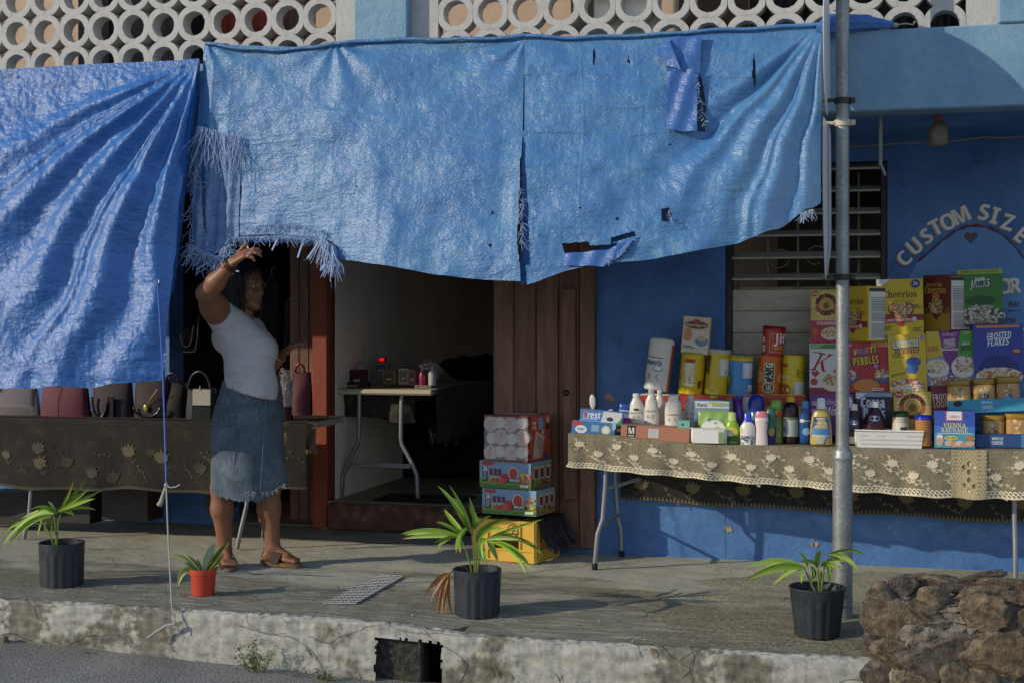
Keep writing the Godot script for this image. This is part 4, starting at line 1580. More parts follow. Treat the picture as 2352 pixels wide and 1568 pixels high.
func stone_wall() -> void:
	var o := thing("rubble_wall", "low wall of rough brown stones set in grey mortar at the lower right", "stone wall")
	var n := FastNoiseLite.new()
	n.frequency = 4.0
	n.fractal_octaves = 5
	var xl := P(2010, 1450, 2.15).x
	var mb := MB.new()
	# the mortar core: front, left end and top of one lumpy body
	var prof := func(t):
		var pts = [Vector2(2.2, -0.75), Vector2(2.17, -0.2), Vector2(2.13, 0.1), Vector2(2.06, 0.2), Vector2(1.9, 0.225), Vector2(1.8, 0.19), Vector2(1.77, 0.0), Vector2(1.77, -0.5)]
		var f: float = t * (pts.size() - 1)
		var i0 := mini(int(f), pts.size() - 2)
		return pts[i0].lerp(pts[i0 + 1], f - i0)
	mb.col = Color("a09f99").srgb_to_linear()
	mb.grid(130, 90, func(s, t):
		var p: Vector2 = prof.call(t)
		var e: float = smoothstep(0.0, 0.06, s)
		var c := Vector2(1.98, -0.2)
		p = c.lerp(p, sqrt(clampf(e, 0.02, 1.0)))
		var x: float = xl + 0.0 + 2.2 * s
		return Vector3(x, p.y + 0.02 * n.get_noise_2d(x * 2, t * 6), p.x + 0.045 * n.get_noise_2d(x * 2.5 + 30, t * 9)))
	part("mortar", mb, M.stone, o)
	var browns := [["a89c88", "8c8272", "66625c"], ["b0a690", "968c7a", "726c64"], ["a2968c", "887e78", "646264"], ["b2a48e", "988a76", "7c7264"], ["968e84", "7e7870", "605e5a"]]
	var spots := [[2098, 1432, 92, 78, 2.10], [2040, 1400, 40, 52, 2.05], [2005, 1418, 24, 40, 2.02], [2258, 1412, 52, 40, 2.13], [2170, 1508, 100, 58, 2.16], [2065, 1508, 62, 34, 2.14], [2192, 1545, 34, 34, 2.19], [2330, 1440, 60, 48, 2.12], [2318, 1510, 96, 62, 2.17], [2020, 1470, 34, 36, 2.08], [2250, 1560, 40, 30, 2.19], [2100, 1560, 50, 30, 2.18], [2020, 1545, 40, 34, 2.12], [2390, 1420, 50, 50, 2.10], [2400, 1520, 60, 60, 2.16], [2240, 1475, 26, 22, 2.14], [2150, 1372, 34, 24, 2.08],
		[2075, 1352, 48, 26, 2.0], [2150, 1342, 60, 18, 1.95], [2210, 1352, 50, 16, 1.98], [2262, 1362, 62, 26, 2.05], [2330, 1372, 52, 22, 2.06], [2240, 1330, 70, 12, 1.85], [2320, 1338, 70, 14, 1.86], [2140, 1328, 50, 10, 1.82], [2085, 1334, 32, 12, 1.84]]
	var k := 0
	for q in spots:
		var m := px(q[0], q[4])
		var r := Vector3(q[2] * m * 1.2, q[3] * m * 1.2, minf(q[2], q[3]) * m * 0.5 + 0.025)
		mb = rock(3 if q[2] > 45 else 2, r, 100 + k * 7, browns[k % 5], 0.34, 0.5)
		var b := part("stone", mb, M.stone, o)
		b.position = P(q[0], q[1], q[4] - r.z * 0.36)
		b.rotation = Vector3(rng.randf_range(-0.15, 0.15), rng.randf_range(-0.3, 0.3), rng.randf_range(-0.25, 0.25))
		k += 1

# ---------------------------------------------------------------- the market stall
func table_y(x: float) -> float:
	return lerpf(0.752, 0.706, smoothstep(0.55, 1.3, x)) + 0.008 * smoothstep(2.2, 3.0, x)

func motif(mb: MB, at: Callable, c: Vector2, size: float, kind: int) -> void:      # embroidery: leaf birds, sprays, scallops
	var stroke := func(pts: Array, w: float) -> void:
		for k in pts.size() - 1:
			var a: Vector2 = pts[k]
			var b: Vector2 = pts[k + 1]
			var n := (b - a).orthogonal().normalized() * w
			mb.face([at.call(a + n), at.call(b + n), at.call(b - n), at.call(a - n)])
	if kind == 0:
		var dir := 1.0 if rng.randf() < 0.5 else -1.0
		var body := [Vector2(-0.1, 0.45), Vector2(0.25, 0.5), Vector2(0.6, 0.2), Vector2(0.75, -0.25), Vector2(0.55, -0.1), Vector2(0.42, -0.4), Vector2(0.25, -0.2), Vector2(0.1, -0.55), Vector2(-0.08, -0.25), Vector2(-0.35, -0.5), Vector2(-0.3, -0.15), Vector2(-0.62, -0.2), Vector2(-0.4, 0.05), Vector2(-0.55, 0.25)]
		var fan := []
		for q in body:
			fan.append(c + Vector2(q.x * dir, q.y) * size)
		for k in fan.size():
			mb.face([at.call(c), at.call(fan[k]), at.call(fan[(k + 1) % fan.size()])])
		for j in 2:
			var curl := []
			for k in 9:
				var t := k / 8.0
				curl.append(c + Vector2((-0.1 + j * 0.15 - 0.5 * t) * dir, 0.45 + 0.4 * sin(t * 2.6) + j * 0.1) * size)
			stroke.call(curl, 0.0018)
	elif kind == 1:
		var p := c
		var a := rng.randf_range(-0.4, 0.4)
		var pts = [p]
		for k in 12:
			a += 0.6 * sin(k * 1.1)
			p += Vector2(cos(a), sin(a)) * size * 0.16
			pts.append(p)
			if k % 3 == 1:
				for j in 5:
					var w := TAU * j / 5 + k
					var f := p + Vector2(cos(w), sin(w)) * size * 0.16
					var m := (p + f) / 2.0
					var nn := (f - p).orthogonal() * 0.22
					mb.face([at.call(p), at.call(m + nn), at.call(f), at.call(m - nn)])
		stroke.call(pts, 0.0014)

func market_table() -> void:
	var o := thing("folding_table", "long folding table with bent grey metal legs under the groceries", "table")
	var x0 := P(1318, 1000, 0.55).x
	var x1 := 3.35
	var mb := MB.new()
	mb.grid(30, 1, func(s, t):
		var x: float = lerpf(x0, x1, s)
		return Vector3(x, table_y(x) - 0.004, lerpf(-0.02, 0.6, t)))
	mb.grid(30, 1, func(s, t):
		var x: float = lerpf(x0, x1, s)
		return Vector3(x, table_y(x) - 0.045 * t - 0.004, 0.6))
	part("table_top", mb, M.white_plastic, o)
	var legs := [[[1392, 1060, 0.53], [1391, 1110, 0.53], [1385, 1190, 0.53], [1373, 1225, 0.54], [1366, 1303, 0.545]], [[1412, 1060, 0.10], [1414, 1110, 0.10], [1420, 1190, 0.10], [1426, 1215, 0.09], [1428, 1264, 0.085]], [[2330, 1120, 0.50], [2331, 1180, 0.50], [2333, 1250, 0.52], [2334, 1319, 0.54]]]
	for l in legs:
		var pts = l.map(func(q): return P(q[0], q[1], q[2]))
		var f: Vector3 = pts[-1]
		pts[-1] = Vector3(f.x, 0.012, f.z)
		mb = MB.new()
		mb.tube(pts, 0.0135, 10)
		var lg := part("leg", mb, M.steel, o)
		mb = MB.new()
		mb.tube([Vector3(f.x, 0.0, f.z), Vector3(f.x, 0.035, f.z)], 0.0165, 10)
		part("foot", mb, M.rubber, lg)
	mb = MB.new()
	mb.tube([P(1389, 1122, 0.53), P(1416, 1116, 0.45), P(1470, 1098, 0.35)], 0.010, 8)
	part("brace", mb, M.steel, o)
	mb = MB.new()
	mb.tube([P(1386, 1205, 0.53), P(1421, 1182, 0.10)], 0.009, 8)
	part("brace", mb, M.steel, o)
	mb = MB.new()
	mb.box(P(1455, 1103, 0.36), Vector3(0.035, 0.022, 0.02), 0.004)
	part("catch", mb, M.steel, o)

	# the lace cloth: front fall, top, back fall
	var c := thing("lace_tablecloth", "sheer cream lace tablecloth with leaf-bird embroidery hanging over the grocery table", "tablecloth")
	var hem := [[1306, 1072], [1400, 1082], [1500, 1090], [1650, 1104], [1800, 1116], [1950, 1127], [2100, 1140], [2200, 1145], [2352, 1148], [2450, 1155]]
	var hem_y := func(x: float) -> float:
		for k in hem.size() - 1:
			var a := P(hem[k][0], hem[k][1], 0.61)
			var b := P(hem[k + 1][0], hem[k + 1][1], 0.61)
			if x <= b.x or k == hem.size() - 2:
				return lerpf(a.y, b.y, clampf((x - a.x) / (b.x - a.x), 0, 1))
		return 0.5
	var xl := P(1306, 1030, 0.6).x
	var at := func(q: Vector2) -> Vector3:        # x in metres, y = share down the fall (0 at the table edge)
		var fallen: float = q.y
		var top := table_y(q.x) + 0.004
		var y := lerpf(top, hem_y.call(q.x), fallen)
		var z := 0.612 + 0.016 * fallen * sin(q.x * 17.0 + 1.8 * sin(q.x * 5.0)) + 0.006 * sin(q.x * 41.0 + sin(q.x * 11.0)) * fallen
		return Vector3(q.x, y + 0.003 * sin(q.x * 33.0) * fallen, z)
	mb = MB.new()
	mb.grid(260, 14, func(s, t): return at.call(Vector2(lerpf(xl, 3.3, s), t)))
	part("front_fall", mb, M.lace, c)
	mb = MB.new()
	mb.grid(80, 4, func(s, t):
		var x: float = lerpf(xl, 3.3, s)
		return Vector3(x, table_y(x) + 0.003, lerpf(-0.03, 0.612, t)))
	part("top", mb, M.lace, c)
	mb = MB.new()
	mb.grid(6, 8, func(s, t): return Vector3(xl - 0.006 - 0.012 * t * sin(s * 9.0), lerpf(0.755, 0.60 - 0.03 * sin(s * 7.0), t), lerpf(0.02, 0.612, s)))
	part("end_fall", mb, M.lace, c)
	# stitching on the front fall
	mb = MB.new()
	mb.col = Color("d2c8ac").srgb_to_linear()
	var lift := func(q: Vector2) -> Vector3: return at.call(Vector2(q.x, q.y * 4.2)) + Vector3(0, 0, 0.004)
	var x := xl + 0.06
	var k := 0
	while x < 3.2:
		motif(mb, lift, Vector2(x, 0.07 + 0.06 * (k % 2)), 0.046, 0)
		motif(mb, lift, Vector2(x + 0.05, 0.15 - 0.07 * (k % 2)), 0.08, 1)
		motif(mb, lift, Vector2(x - 0.03, 0.03 + 0.13 * (k % 2)), 0.07, 1)
		x += 0.104
		k += 1
	part("embroidery", mb, M.thread_cream, c)
	mb = MB.new()
	mb.col = Color("e4dabc").srgb_to_linear()
	x = xl
	while x < 3.28:
		var r := 0.011
		for row in 3:
			var f: float = 0.99 - 0.055 * row
			var cx := x + row * 0.007
			for j in 7:
				var a0 := PI * j / 7.0
				var a1 := PI * (j + 1) / 7.0
				var p0: Vector3 = at.call(Vector2(cx + cos(a0) * r, f - 0.055 * sin(a0)))
				var p1: Vector3 = at.call(Vector2(cx + cos(a1) * r, f - 0.055 * sin(a1)))
				var q0: Vector3 = at.call(Vector2(cx + cos(a0) * r * (0.55 if row else 0.05), f - 0.03 * sin(a0)))
				var q1: Vector3 = at.call(Vector2(cx + cos(a1) * r * (0.55 if row else 0.05), f - 0.03 * sin(a1)))
				mb.face([p0 + Vector3(0, 0, 0.003), p1 + Vector3(0, 0, 0.003), q1 + Vector3(0, 0, 0.003), q0 + Vector3(0, 0, 0.003)])
		x += 0.0225
	part("scalloped_hem", mb, M.thread_cream, c)
	# the crochet runner near the right end
	mb = MB.new()
	var ra := P(2186, 1060, 0.62).x
	var rb := P(2268, 1060, 0.62).x
	var eyes := [[0.5, 0.28], [0.36, 0.36], [0.64, 0.36], [0.5, 0.45], [0.5, 0.62], [0.36, 0.74], [0.64, 0.74], [0.5, 0.84]]
	mb.col = Color("a99c7a").srgb_to_linear()
	mb.grid(56, 60, func(s, t): return at.call(Vector2(lerpf(ra, rb, s), t * 0.98)) + Vector3(0, 0, 0.007 + 0.0016 * sin(s * 70.0) * sin(t * 60.0)), false, func(s, t):
		for e in eyes:
			if Vector2((s - e[0]) / 0.06, (t - e[1]) / 0.05).length() < 1.0:
				return false
		return sin(s * 95.0 + t * 40.0) * sin(s * 95.0 - t * 40.0) > -0.75 or absf(s - 0.5) < 0.2)
	part("crochet_runner", mb, M.thread_cream, c)
	# the fall at the back, seen under the table
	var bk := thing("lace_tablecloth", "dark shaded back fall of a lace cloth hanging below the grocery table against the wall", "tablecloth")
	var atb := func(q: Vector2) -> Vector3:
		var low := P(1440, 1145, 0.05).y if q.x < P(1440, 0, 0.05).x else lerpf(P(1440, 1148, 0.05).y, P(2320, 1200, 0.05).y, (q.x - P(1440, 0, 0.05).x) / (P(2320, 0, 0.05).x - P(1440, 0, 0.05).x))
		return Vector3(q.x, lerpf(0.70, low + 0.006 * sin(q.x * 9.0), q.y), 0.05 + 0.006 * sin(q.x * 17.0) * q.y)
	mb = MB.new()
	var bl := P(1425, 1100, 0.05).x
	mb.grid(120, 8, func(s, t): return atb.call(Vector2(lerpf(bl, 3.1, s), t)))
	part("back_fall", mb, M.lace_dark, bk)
	mb = MB.new()
	mb.col = Color("6b6148").srgb_to_linear()
	x = bl + 0.12
	k = 0
	var liftb := func(q: Vector2) -> Vector3: return atb.call(Vector2(q.x, 0.72 + (q.y - 0.1) * 2.6)) + Vector3(0, 0, 0.003)
	while x < 3.0:
		motif(mb, liftb, Vector2(x, 0.11), 0.07, 0)
		motif(mb, liftb, Vector2(x + 0.13, 0.12), 0.08, 1)
		x += 0.3
	x = bl
	while x < 3.1:
		mb.face([atb.call(Vector2(x, 0.995)) + Vector3(0, 0, 0.003), atb.call(Vector2(x + 0.02, 0.995)) + Vector3(0, 0, 0.003), atb.call(Vector2(x + 0.01, 0.93)) + Vector3(0, 0, 0.003)])
		x += 0.022
	part("embroidery", mb, M.thread_cream, bk)

# a carton whose front face fills the given survey rectangle at depth z
func carton(called: String, label: String, cat: String, group: String, u0: float, u1: float, vt: float, vb: float, z: float, deep: float, roll: float, yaw: float, side: String, paint: Callable, side_paint = null, lean := 0.0) -> Node3D:
	var uc := (u0 + u1) / 2.0
	var w := (P(u1, vt, z).x - P(u0, vt, z).x) / cos(deg_to_rad(yaw))
	var h := (vb - vt) * px(uc, z)
	var o := thing(called, label, cat, P(uc, vb, z), 0.0, group)
	o.basis = Basis(Vector3.BACK, deg_to_rad(roll)) * Basis(Vector3.UP, deg_to_rad(yaw)) * Basis(Vector3.RIGHT, deg_to_rad(-lean))
	var mb := MB.new()
	mb.col = Color(side).srgb_to_linear()
	mb.box(Vector3(0, h / 2, -deep / 2), Vector3(w, h, deep), 0.0025)
	part("carton", mb, M.board, o)
	var k := ink_on(w, h, Vector3(-w / 2, 0, 0))
	k.w = w
	paint.call(k)
	part("front_print", k.mb, M.print, o)
	if side_paint != null:
		k = ink_on(deep, h, Vector3(w / 2, 0, 0), Vector3(0, 0, -1), Vector3.UP)
		side_paint.call(k)
		part("side_print", k.mb, M.print, o)
	return o

# a can or bottle: parts are [name, colour, material, profile in shares of the half width and the height]
func vessel(called: String, label: String, cat: String, group: String, u0: float, u1: float, vt: float, vb: float, z: float, roll: float, parts: Array, paint = null, span := 170.0, lo := 0.0, hi := 1.0, sz := 1.0, pw := 2.0) -> Node3D:
	var uc := (u0 + u1) / 2.0
	var r := (P(u1, vt, z).x - P(u0, vt, z).x) / 2.0
	var h := (vb - vt) * px(uc, z)
	var o := thing(called, label, cat, P(uc, vb, z - r * 0.5), 0.0, group)
	o.rotation.z = deg_to_rad(roll)
	for q in parts:
		var mb := MB.new()
		mb.col = Color(q[1]).srgb_to_linear()
		mb.lathe(q[3].map(func(e): return [e[0] * r, e[1] * h, 1] if e.size() > 2 else [e[0] * r, e[1] * h]), 28, 1.0, sz, pw)
		part(q[0], mb, q[2], o)
	if paint != null:
		var k := ink_round(r, lo * h, (hi - lo) * h, span, 1.0, sz)
		k.lift = 0.0012
		paint.call(k)
		part("label_print", k.mb, M.print, o)
	return o

const CAN := [[0.0, 0.0], [0.97, 0.0], [1.0, 0.02], [1.0, 0.98], [0.97, 1.0], [0.0, 1.0]]
const LID := [[1.03, 0.93, 1], [1.04, 0.94], [1.04, 0.985], [1.0, 1.003], [0.9, 1.004], [0.0, 1.003]]
var OATS := ["c89858", "b0804a", "dcb878", "9a6c3c", "e6cc98"]
var MIXED := ["c0603a", "d8c090", "7a9a5a", "c89858", "b84a5a", "e0d0b0"]

func nutrition(k: Ink) -> void:
	k.rect(0.06, 0.03, 0.94, 0.97, "e6e4dc", 2)
	k.rect(0.06, 0.9, 0.94, 0.965, "3a3a3a", 2)
	k.rect(0.1, 0.78, 0.9, 0.79, "222222", 1)
	k.lines(0.12, 0.56, 0.88, 0.76, 7, "888880")
	k.rect(0.1, 0.54, 0.9, 0.548, "222222", 1)
	k.lines(0.12, 0.36, 0.88, 0.52, 6, "9a9a92")
	k.lines(0.12, 0.06, 0.9, 0.33, 12, "a8a8a0")

func goods() -> void:
	var CB := "cereal boxes stacked on the stall"
	var CN := "drink canisters in the back row"
	# hidden row of cartons that lifts the back rows
	for q in [[1470, 1560, "e0ded8", "white and red carton under the paper towels"], [1562, 1640, "b8322e", "red and white carton under the yellow canisters"], [1642, 1730, "d89a2a", "orange carton under the blue canister"], [1732, 1850, "d8a424", "yellow carton under the orange canisters"]]:
		carton("grocery_carton", q[3], "carton", "cartons under the back row", q[0], q[1], 905, 1000, 0.22, 0.22, 0, 0, q[2], func(k):
			k.rect(0.0, 0.72, 1.0, 0.98, "b02c2a", 2)
			k.rect(0.05, 0.3, 0.95, 0.6, "e8e4da", 2))
	# --- back row, from the left
	vessel("paper_towel_roll", "tall white paper towel pack with orange edge, leaning right", "paper towels", "", 1478, 1536, 774, 895, 0.2, -8, [["pack", "dcdcd6", M.matte, [[0, 0], [0.9, 0.0], [1, 0.04], [1, 0.93], [0.8, 0.99], [0.2, 1.0], [0, 0.97]]]], func(k):
		k.rect(0.86, 0.0, 1.0, 0.9, "c8501e", 3)
		k.txt("towels", 0.36, 0.53, 0.10, "22346e", "bold", 0.5, 0, 0.25)
		k.oval(0.52, 0.42, 0.13, 0.08, "8aa07a")
		k.oval(0.52, 0.43, 0.10, 0.06, "eef0f0")
		k.rect(0.1, 0.62, 0.62, 0.635, "3a5a3a", 5)
		k.lines(0.28, 0.2, 0.62, 0.32, 6, "6a6a6a")
		k.lines(0.02, 0.1, 0.22, 0.25, 6, "555555"), 170.0)
	carton("tea_box", "cream and brown ginger tea box balanced on a yellow canister", "tea box", "", 1564, 1626, 728, 812, 0.2, 0.07, -5, 0, "c8b088", func(k):
		k.rect(0.0, 0.0, 1, 1, "d8c49a", 2)
		k.rect(0.04, 0.04, 0.96, 0.62, "d8d2c4", 2)
		k.oval(0.5, 0.78, 0.44, 0.15, "7a3a20")
		k.oval(0.5, 0.88, 0.14, 0.08, "a8482a")
		k.txt("Honey Ginger Tea", 0.5, 0.77, 0.065, "f0e4cc", "serif", 0.78)
		k.oval(0.2, 0.5, 0.17, 0.24, "c88a4a")
		k.oval(0.72, 0.36, 0.24, 0.2, "6f86a8")
		k.oval(0.72, 0.44, 0.18, 0.10, "e8dcc0")
		k.oval(0.72, 0.44, 0.15, 0.075, "c8a468")
		k.lines(0.06, 0.14, 0.5, 0.22, 2, "4a3a2a"))
	vessel("canister", "yellow plastic canister under the tea box", "canister", CN, 1558, 1614, 808, 905, 0.2, -5, [["body", "d6b81c", M.gloss, [[0, 0], [0.92, 0], [1, 0.03], [1, 0.82], [0.97, 0.86], [1.0, 0.9], [0.98, 1.0], [0, 1.0]]]], func(k):
		k.rect(0.3, 0.22, 0.6, 0.85, "e4dcb8", 4)
		k.rect(0.3, 0.76, 0.6, 0.85, "b03020", 4)
		k.lines(0.32, 0.26, 0.58, 0.74, 13, "8a8468")
		k.oval(0.14, 0.4, 0.06, 0.06, "b8301c")
		k.rect(0.72, 0.18, 0.8, 0.36, "5a3a1a", 2)
		k.txt("COCOA", 0.85, 0.3, 0.08, "b03a1c", "bold", 0.22, 70))
	vessel("canister", "yellow lemonade canister with grey lid and lemon slice", "canister", CN, 1616, 1671, 801, 913, 0.19, -5, [["body", "d2b61e", M.gloss, CAN], ["lid", "b4b4ae", M.gloss, LID]], func(k):
		k.rect(0.56, 0.48, 0.9, 0.82, "e2ddc4", 4)
		k.lines(0.58, 0.5, 0.88, 0.8, 9, "77736a")
		k.poly([Vector2(0.04, 0.4), Vector2(0.28, 0.5), Vector2(0.32, 0.86), Vector2(0.1, 0.9)], "6a4a1c")
		k.oval(0.42, 0.16, 0.18, 0.1, "e8d24a")
		k.oval(0.42, 0.16, 0.13, 0.07, "d8b428")
		k.rect(0.0, 0.06, 1.0, 0.075, "3a3018", 8))
	vessel("canister", "sky-blue canister with yellow lid in the back row", "canister", CN, 1672, 1727, 814, 909, 0.19, -3, [["body", "3f8cc8", M.gloss, CAN], ["lid", "d8b82a", M.gloss, [[1.03, 0.87, 1], [1.04, 0.88], [1.04, 0.985], [0.0, 1.003]]]], func(k):
		k.rect(0.58, 0.46, 0.92, 0.82, "d8dfe4", 4)
		k.lines(0.6, 0.48, 0.9, 0.8, 8, "8a6a6a")
		k.rect(0.74, 0.14, 0.92, 0.3, "e6d8d4", 2)
		k.lines(0.75, 0.15, 0.91, 0.29, 6, "b05050")
		k.oval(0.12, 0.38, 0.14, 0.18, "4a8a3a")
		k.oval(0.1, 0.42, 0.08, 0.1, "c8c03a"))
	vessel("peanut_butter_tub", "red peanut butter tub standing on the orange canister", "tub", "", 1749, 1801, 749, 816, 0.19, -4, [["body", "b01c1c", M.gloss, CAN], ["lid", "a81818", M.gloss, [[1.03, 0.86, 1], [1.05, 0.87], [1.05, 0.98], [0.0, 1.003]]]], func(k):
		k.rect(0.42, 0.12, 0.98, 0.76, "c8a060", 6)
		k.rect(0.44, 0.14, 0.98, 0.74, "b41c1c", 6)
		k.txt("Jif", 0.74, 0.58, 0.30, "f0f0f0", "bold", 0.4)
		k.rect(0.5, 0.22, 0.96, 0.36, "d0802a", 4)
		k.rect(0.06, 0.12, 0.28, 0.36, "d8d4cc", 2)
		k.lines(0.08, 0.14, 0.26, 0.34, 6, "555555")
		k.rect(0.14, 0.44, 0.26, 0.62, "e0dcd4", 2))
	vessel("canister", "orange juice-powder canister with upright green name panel", "canister", CN, 1739, 1792, 814, 914, 0.19, -3, [["body", "c8641a", M.gloss, CAN]], func(k):
		k.rect(0.0, 0.0, 1.0, 0.2, "b84a14", 8)
		k.oval(0.14, 0.5, 0.17, 0.17, "e8b45a")
		k.oval(0.14, 0.5, 0.14, 0.14, "d8862a")
		k.oval(0.92, 0.5, 0.15, 0.15, "e8b45a")
		k.oval(0.92, 0.5, 0.12, 0.12, "d8862a")
		k.oval(0.5, 0.26, 0.17, 0.15, "e6d68a")
		k.oval(0.5, 0.26, 0.145, 0.13, "1e4a2a")
		k.rect(0.45, 0.2, 0.47, 0.33, "e6e6d6", 1)
		k.rect(0.5, 0.18, 0.52, 0.34, "e6e6d6", 1)
		k.rect(0.55, 0.2, 0.57, 0.33, "e6e6d6", 1)
		k.rect(0.36, 0.38, 0.66, 0.82, "e6d68a", 4)
		k.rect(0.38, 0.39, 0.64, 0.81, "1e4a2a", 4)
		k.txt("TANG", 0.51, 0.6, 0.15, "f2f2ea", "bold", 0.56, 90))
	vessel("canister", "yellow and blue iced-tea canister right of the orange canister", "canister", CN, 1794, 1846, 814, 914, 0.18, -3, [["body", "d6bc26", M.gloss, CAN]], func(k):
		k.poly([Vector2(0.02, 0.1), Vector2(0.55, 0.1), Vector2(0.6, 0.4), Vector2(0.3, 0.72), Vector2(0.02, 0.66)], "5a8ab0")
		k.oval(0.26, 0.2, 0.22, 0.18, "9a4a26")
		k.rect(0.56, 0.04, 0.98, 0.4, "dcdcd0", 4)
		k.lines(0.58, 0.06, 0.96, 0.38, 9, "8a8a80")
		k.oval(0.24, 0.76, 0.11, 0.05, "b8302a")
		k.txt("ICED TEA", 0.26, 0.5, 0.05, "e8f0f4", "bold", 0.35)
		k.lines(0.62, 0.5, 0.96, 0.7, 6, "6a5a1a"))
	# --- cereal boxes: upper row
	var oats := func(k: Ink, lower: bool) -> void:
		k.rect(0, 0, 1, 1, "d8b038", 2)
		k.rect(0.02, 0.02, 0.98, 0.98, "dcb648", 2)
		var cy := 0.66 if lower else 0.72
		for j in 3:
			k.star(0.5, cy, 0.47 - j * 0.04, 0.36, 24, ["e4cf7e", "e8d794", "ecdfae"][j])
		k.oval(0.5, cy, 0.36, 0.36, "c06a22", 30)
		k.oval(0.5, cy, 0.23, 0.23, "e4c878", 24)
		k.oval(0.5, cy, 0.21, 0.21, "c89a3c", 24)
		k.oval(0.5, cy - 0.02, 0.10, 0.11, "8a5420", 16)
		k.arc("HONEY BUNCHES", 0.5, cy, 0.29, 0.085, 172, 8, "3a2412")
		k.txt("of", 0.22, cy - 0.17 * k.w / k.h, 0.07, "3a2412", "serif", 0.0, -40)
		k.arc("OATS", 0.52, cy, 0.295, 0.10, 238, 318, "3a2412")
		k.oval(0.14, 0.93, 0.11, 0.09, "b8352c")
		k.txt("Post", 0.14, 0.93, 0.05, "f0e8e0", "serif", 0.16)
	carton("cereal_box", "honey oat cereal box with red strawberry panel left of the pole, upper row", "cereal box", CB, 1863, 1935, 666, 787, 0.2, 0.06, 0, 0, "a8742a", func(k):
		oats.call(k, false)
		k.rect(0, 0, 1, 0.42, "b0283c", 2)
		k.rect(0, 0.42, 1, 0.43, "e8d8b0", 2)
		k.txt("STRAWBERRY", 0.58, 0.365, 0.055, "f0e6e0", "bold", 0.78, 0, 0.15)
		k.oval(0.62, 0.17, 0.3, 0.2, "d8ccb8")
		k.speckle(0.62, 0.2, 0.26, 0.17, 46, OATS, 0.045)
		k.oval(0.14, 0.2, 0.1, 0.12, "c8502a"))
	var oring := func(k: Ink) -> void:
		k.rect(0, 0, 1, 1, "d8b814", 2)
		k.txt("Cheerios", 0.5, 0.72, 0.12, "2a1c10", "serif", 0.72)
		k.txt("100% WHOLE GRAIN OATS", 0.54, 0.6, 0.035, "8a6a1a", "sans", 0.55)
		k.rect(0, 0.25, 1, 0.36, "8a1c2a", 2)
		k.heart(0.52, 0.4, 0.29, "7a3018")
		k.speckle(0.40, 0.46, 0.13, 0.13, 60, OATS, 0.024)
		k.speckle(0.64, 0.46, 0.13, 0.13, 60, OATS, 0.024)
		k.speckle(0.52, 0.38, 0.14, 0.10, 50, OATS, 0.024)
		k.poly([Vector2(0.16, 0.2), Vector2(0.84, 0.23), Vector2(0.84, 0.32), Vector2(0.16, 0.31)], "a8202e")
		k.poly([Vector2(0.42, 0.2), Vector2(0.62, 0.21), Vector2(0.52, 0.13)], "a8202e")
		k.txt("CAN HELP", 0.5, 0.30, 0.03, "e8b040", "bold", 0.22, 1)
		k.txt("LOWER CHOLESTEROL", 0.47, 0.255, 0.042, "f4e8e0", "bold", 0.56, 2)
		k.oval(0.8, 0.27, 0.05, 0.05, "d8d8d8")
		k.lines(0.04, 0.07, 0.34, 0.16, 4, "8a7414")
		k.lines(0.76, 0.46, 0.96, 0.54, 3, "8a7414")
		k.lines(0.04, 0.42, 0.2, 0.52, 4, "8a7414")
	carton("cereal_box", "yellow oat-ring cereal box turned to show its nutrition side, just right of the pole", "cereal box", CB, 1934, 1985, 658, 783, 0.22, 0.19, 0, -62, "d8b814", oring, nutrition).basis = Basis(Vector3.UP, deg_to_rad(-50))
	carton("cereal_box", "big yellow oat-ring cereal box with brown heart, facing front", "cereal box", CB, 2016, 2123, 641, 768, 0.24, 0.07, 1.2, 0, "c8a812", func(k):
		oring.call(k)
		k.poly([Vector2(0, 1), Vector2(0, 0.88), Vector2(0.1, 0.87), Vector2(0.32, 1)], "e4e4e0")
		k.txt("G", 0.08, 0.945, 0.06, "2a3a6a", "thin")
		k.star(0.84, 0.91, 0.1, 0.088, 16, "22307a")
		k.txt("2x", 0.84, 0.915, 0.06, "e8e8f0", "bold", 0.1)
		k.lines(0.78, 0.05, 0.96, 0.13, 3, "8a7414"))
	var hn := carton("cereal_box", "brown and gold honey-nut cereal box turned to show its white side panel", "cereal box", CB, 2121, 2183, 632, 760, 0.22, 0.17, 0, -40, "7a2a1a", func(k):
		k.rect(0, 0, 1, 1, "6e2418", 2)
		k.rect(0, 0.0, 1, 0.3, "a8801a", 2)
		k.rect(0, 0.3, 1, 0.42, "8a4a1a", 2)
		k.txt("Honey Nut", 0.42, 0.83, 0.06, "d8a83a", "serif", 0.6)
		k.txt("Cheerios", 0.45, 0.73, 0.12, "d8a83a", "serif", 0.8)
		k.heart(0.5, 0.4, 0.36, "5a2414")
		k.speckle(0.5, 0.44, 0.26, 0.26, 150, OATS, 0.032)
		k.oval(0.5, 0.62, 0.14, 0.1, "c8741c"), nutrition)
	hn.basis = Basis(Vector3.UP, deg_to_rad(-42))
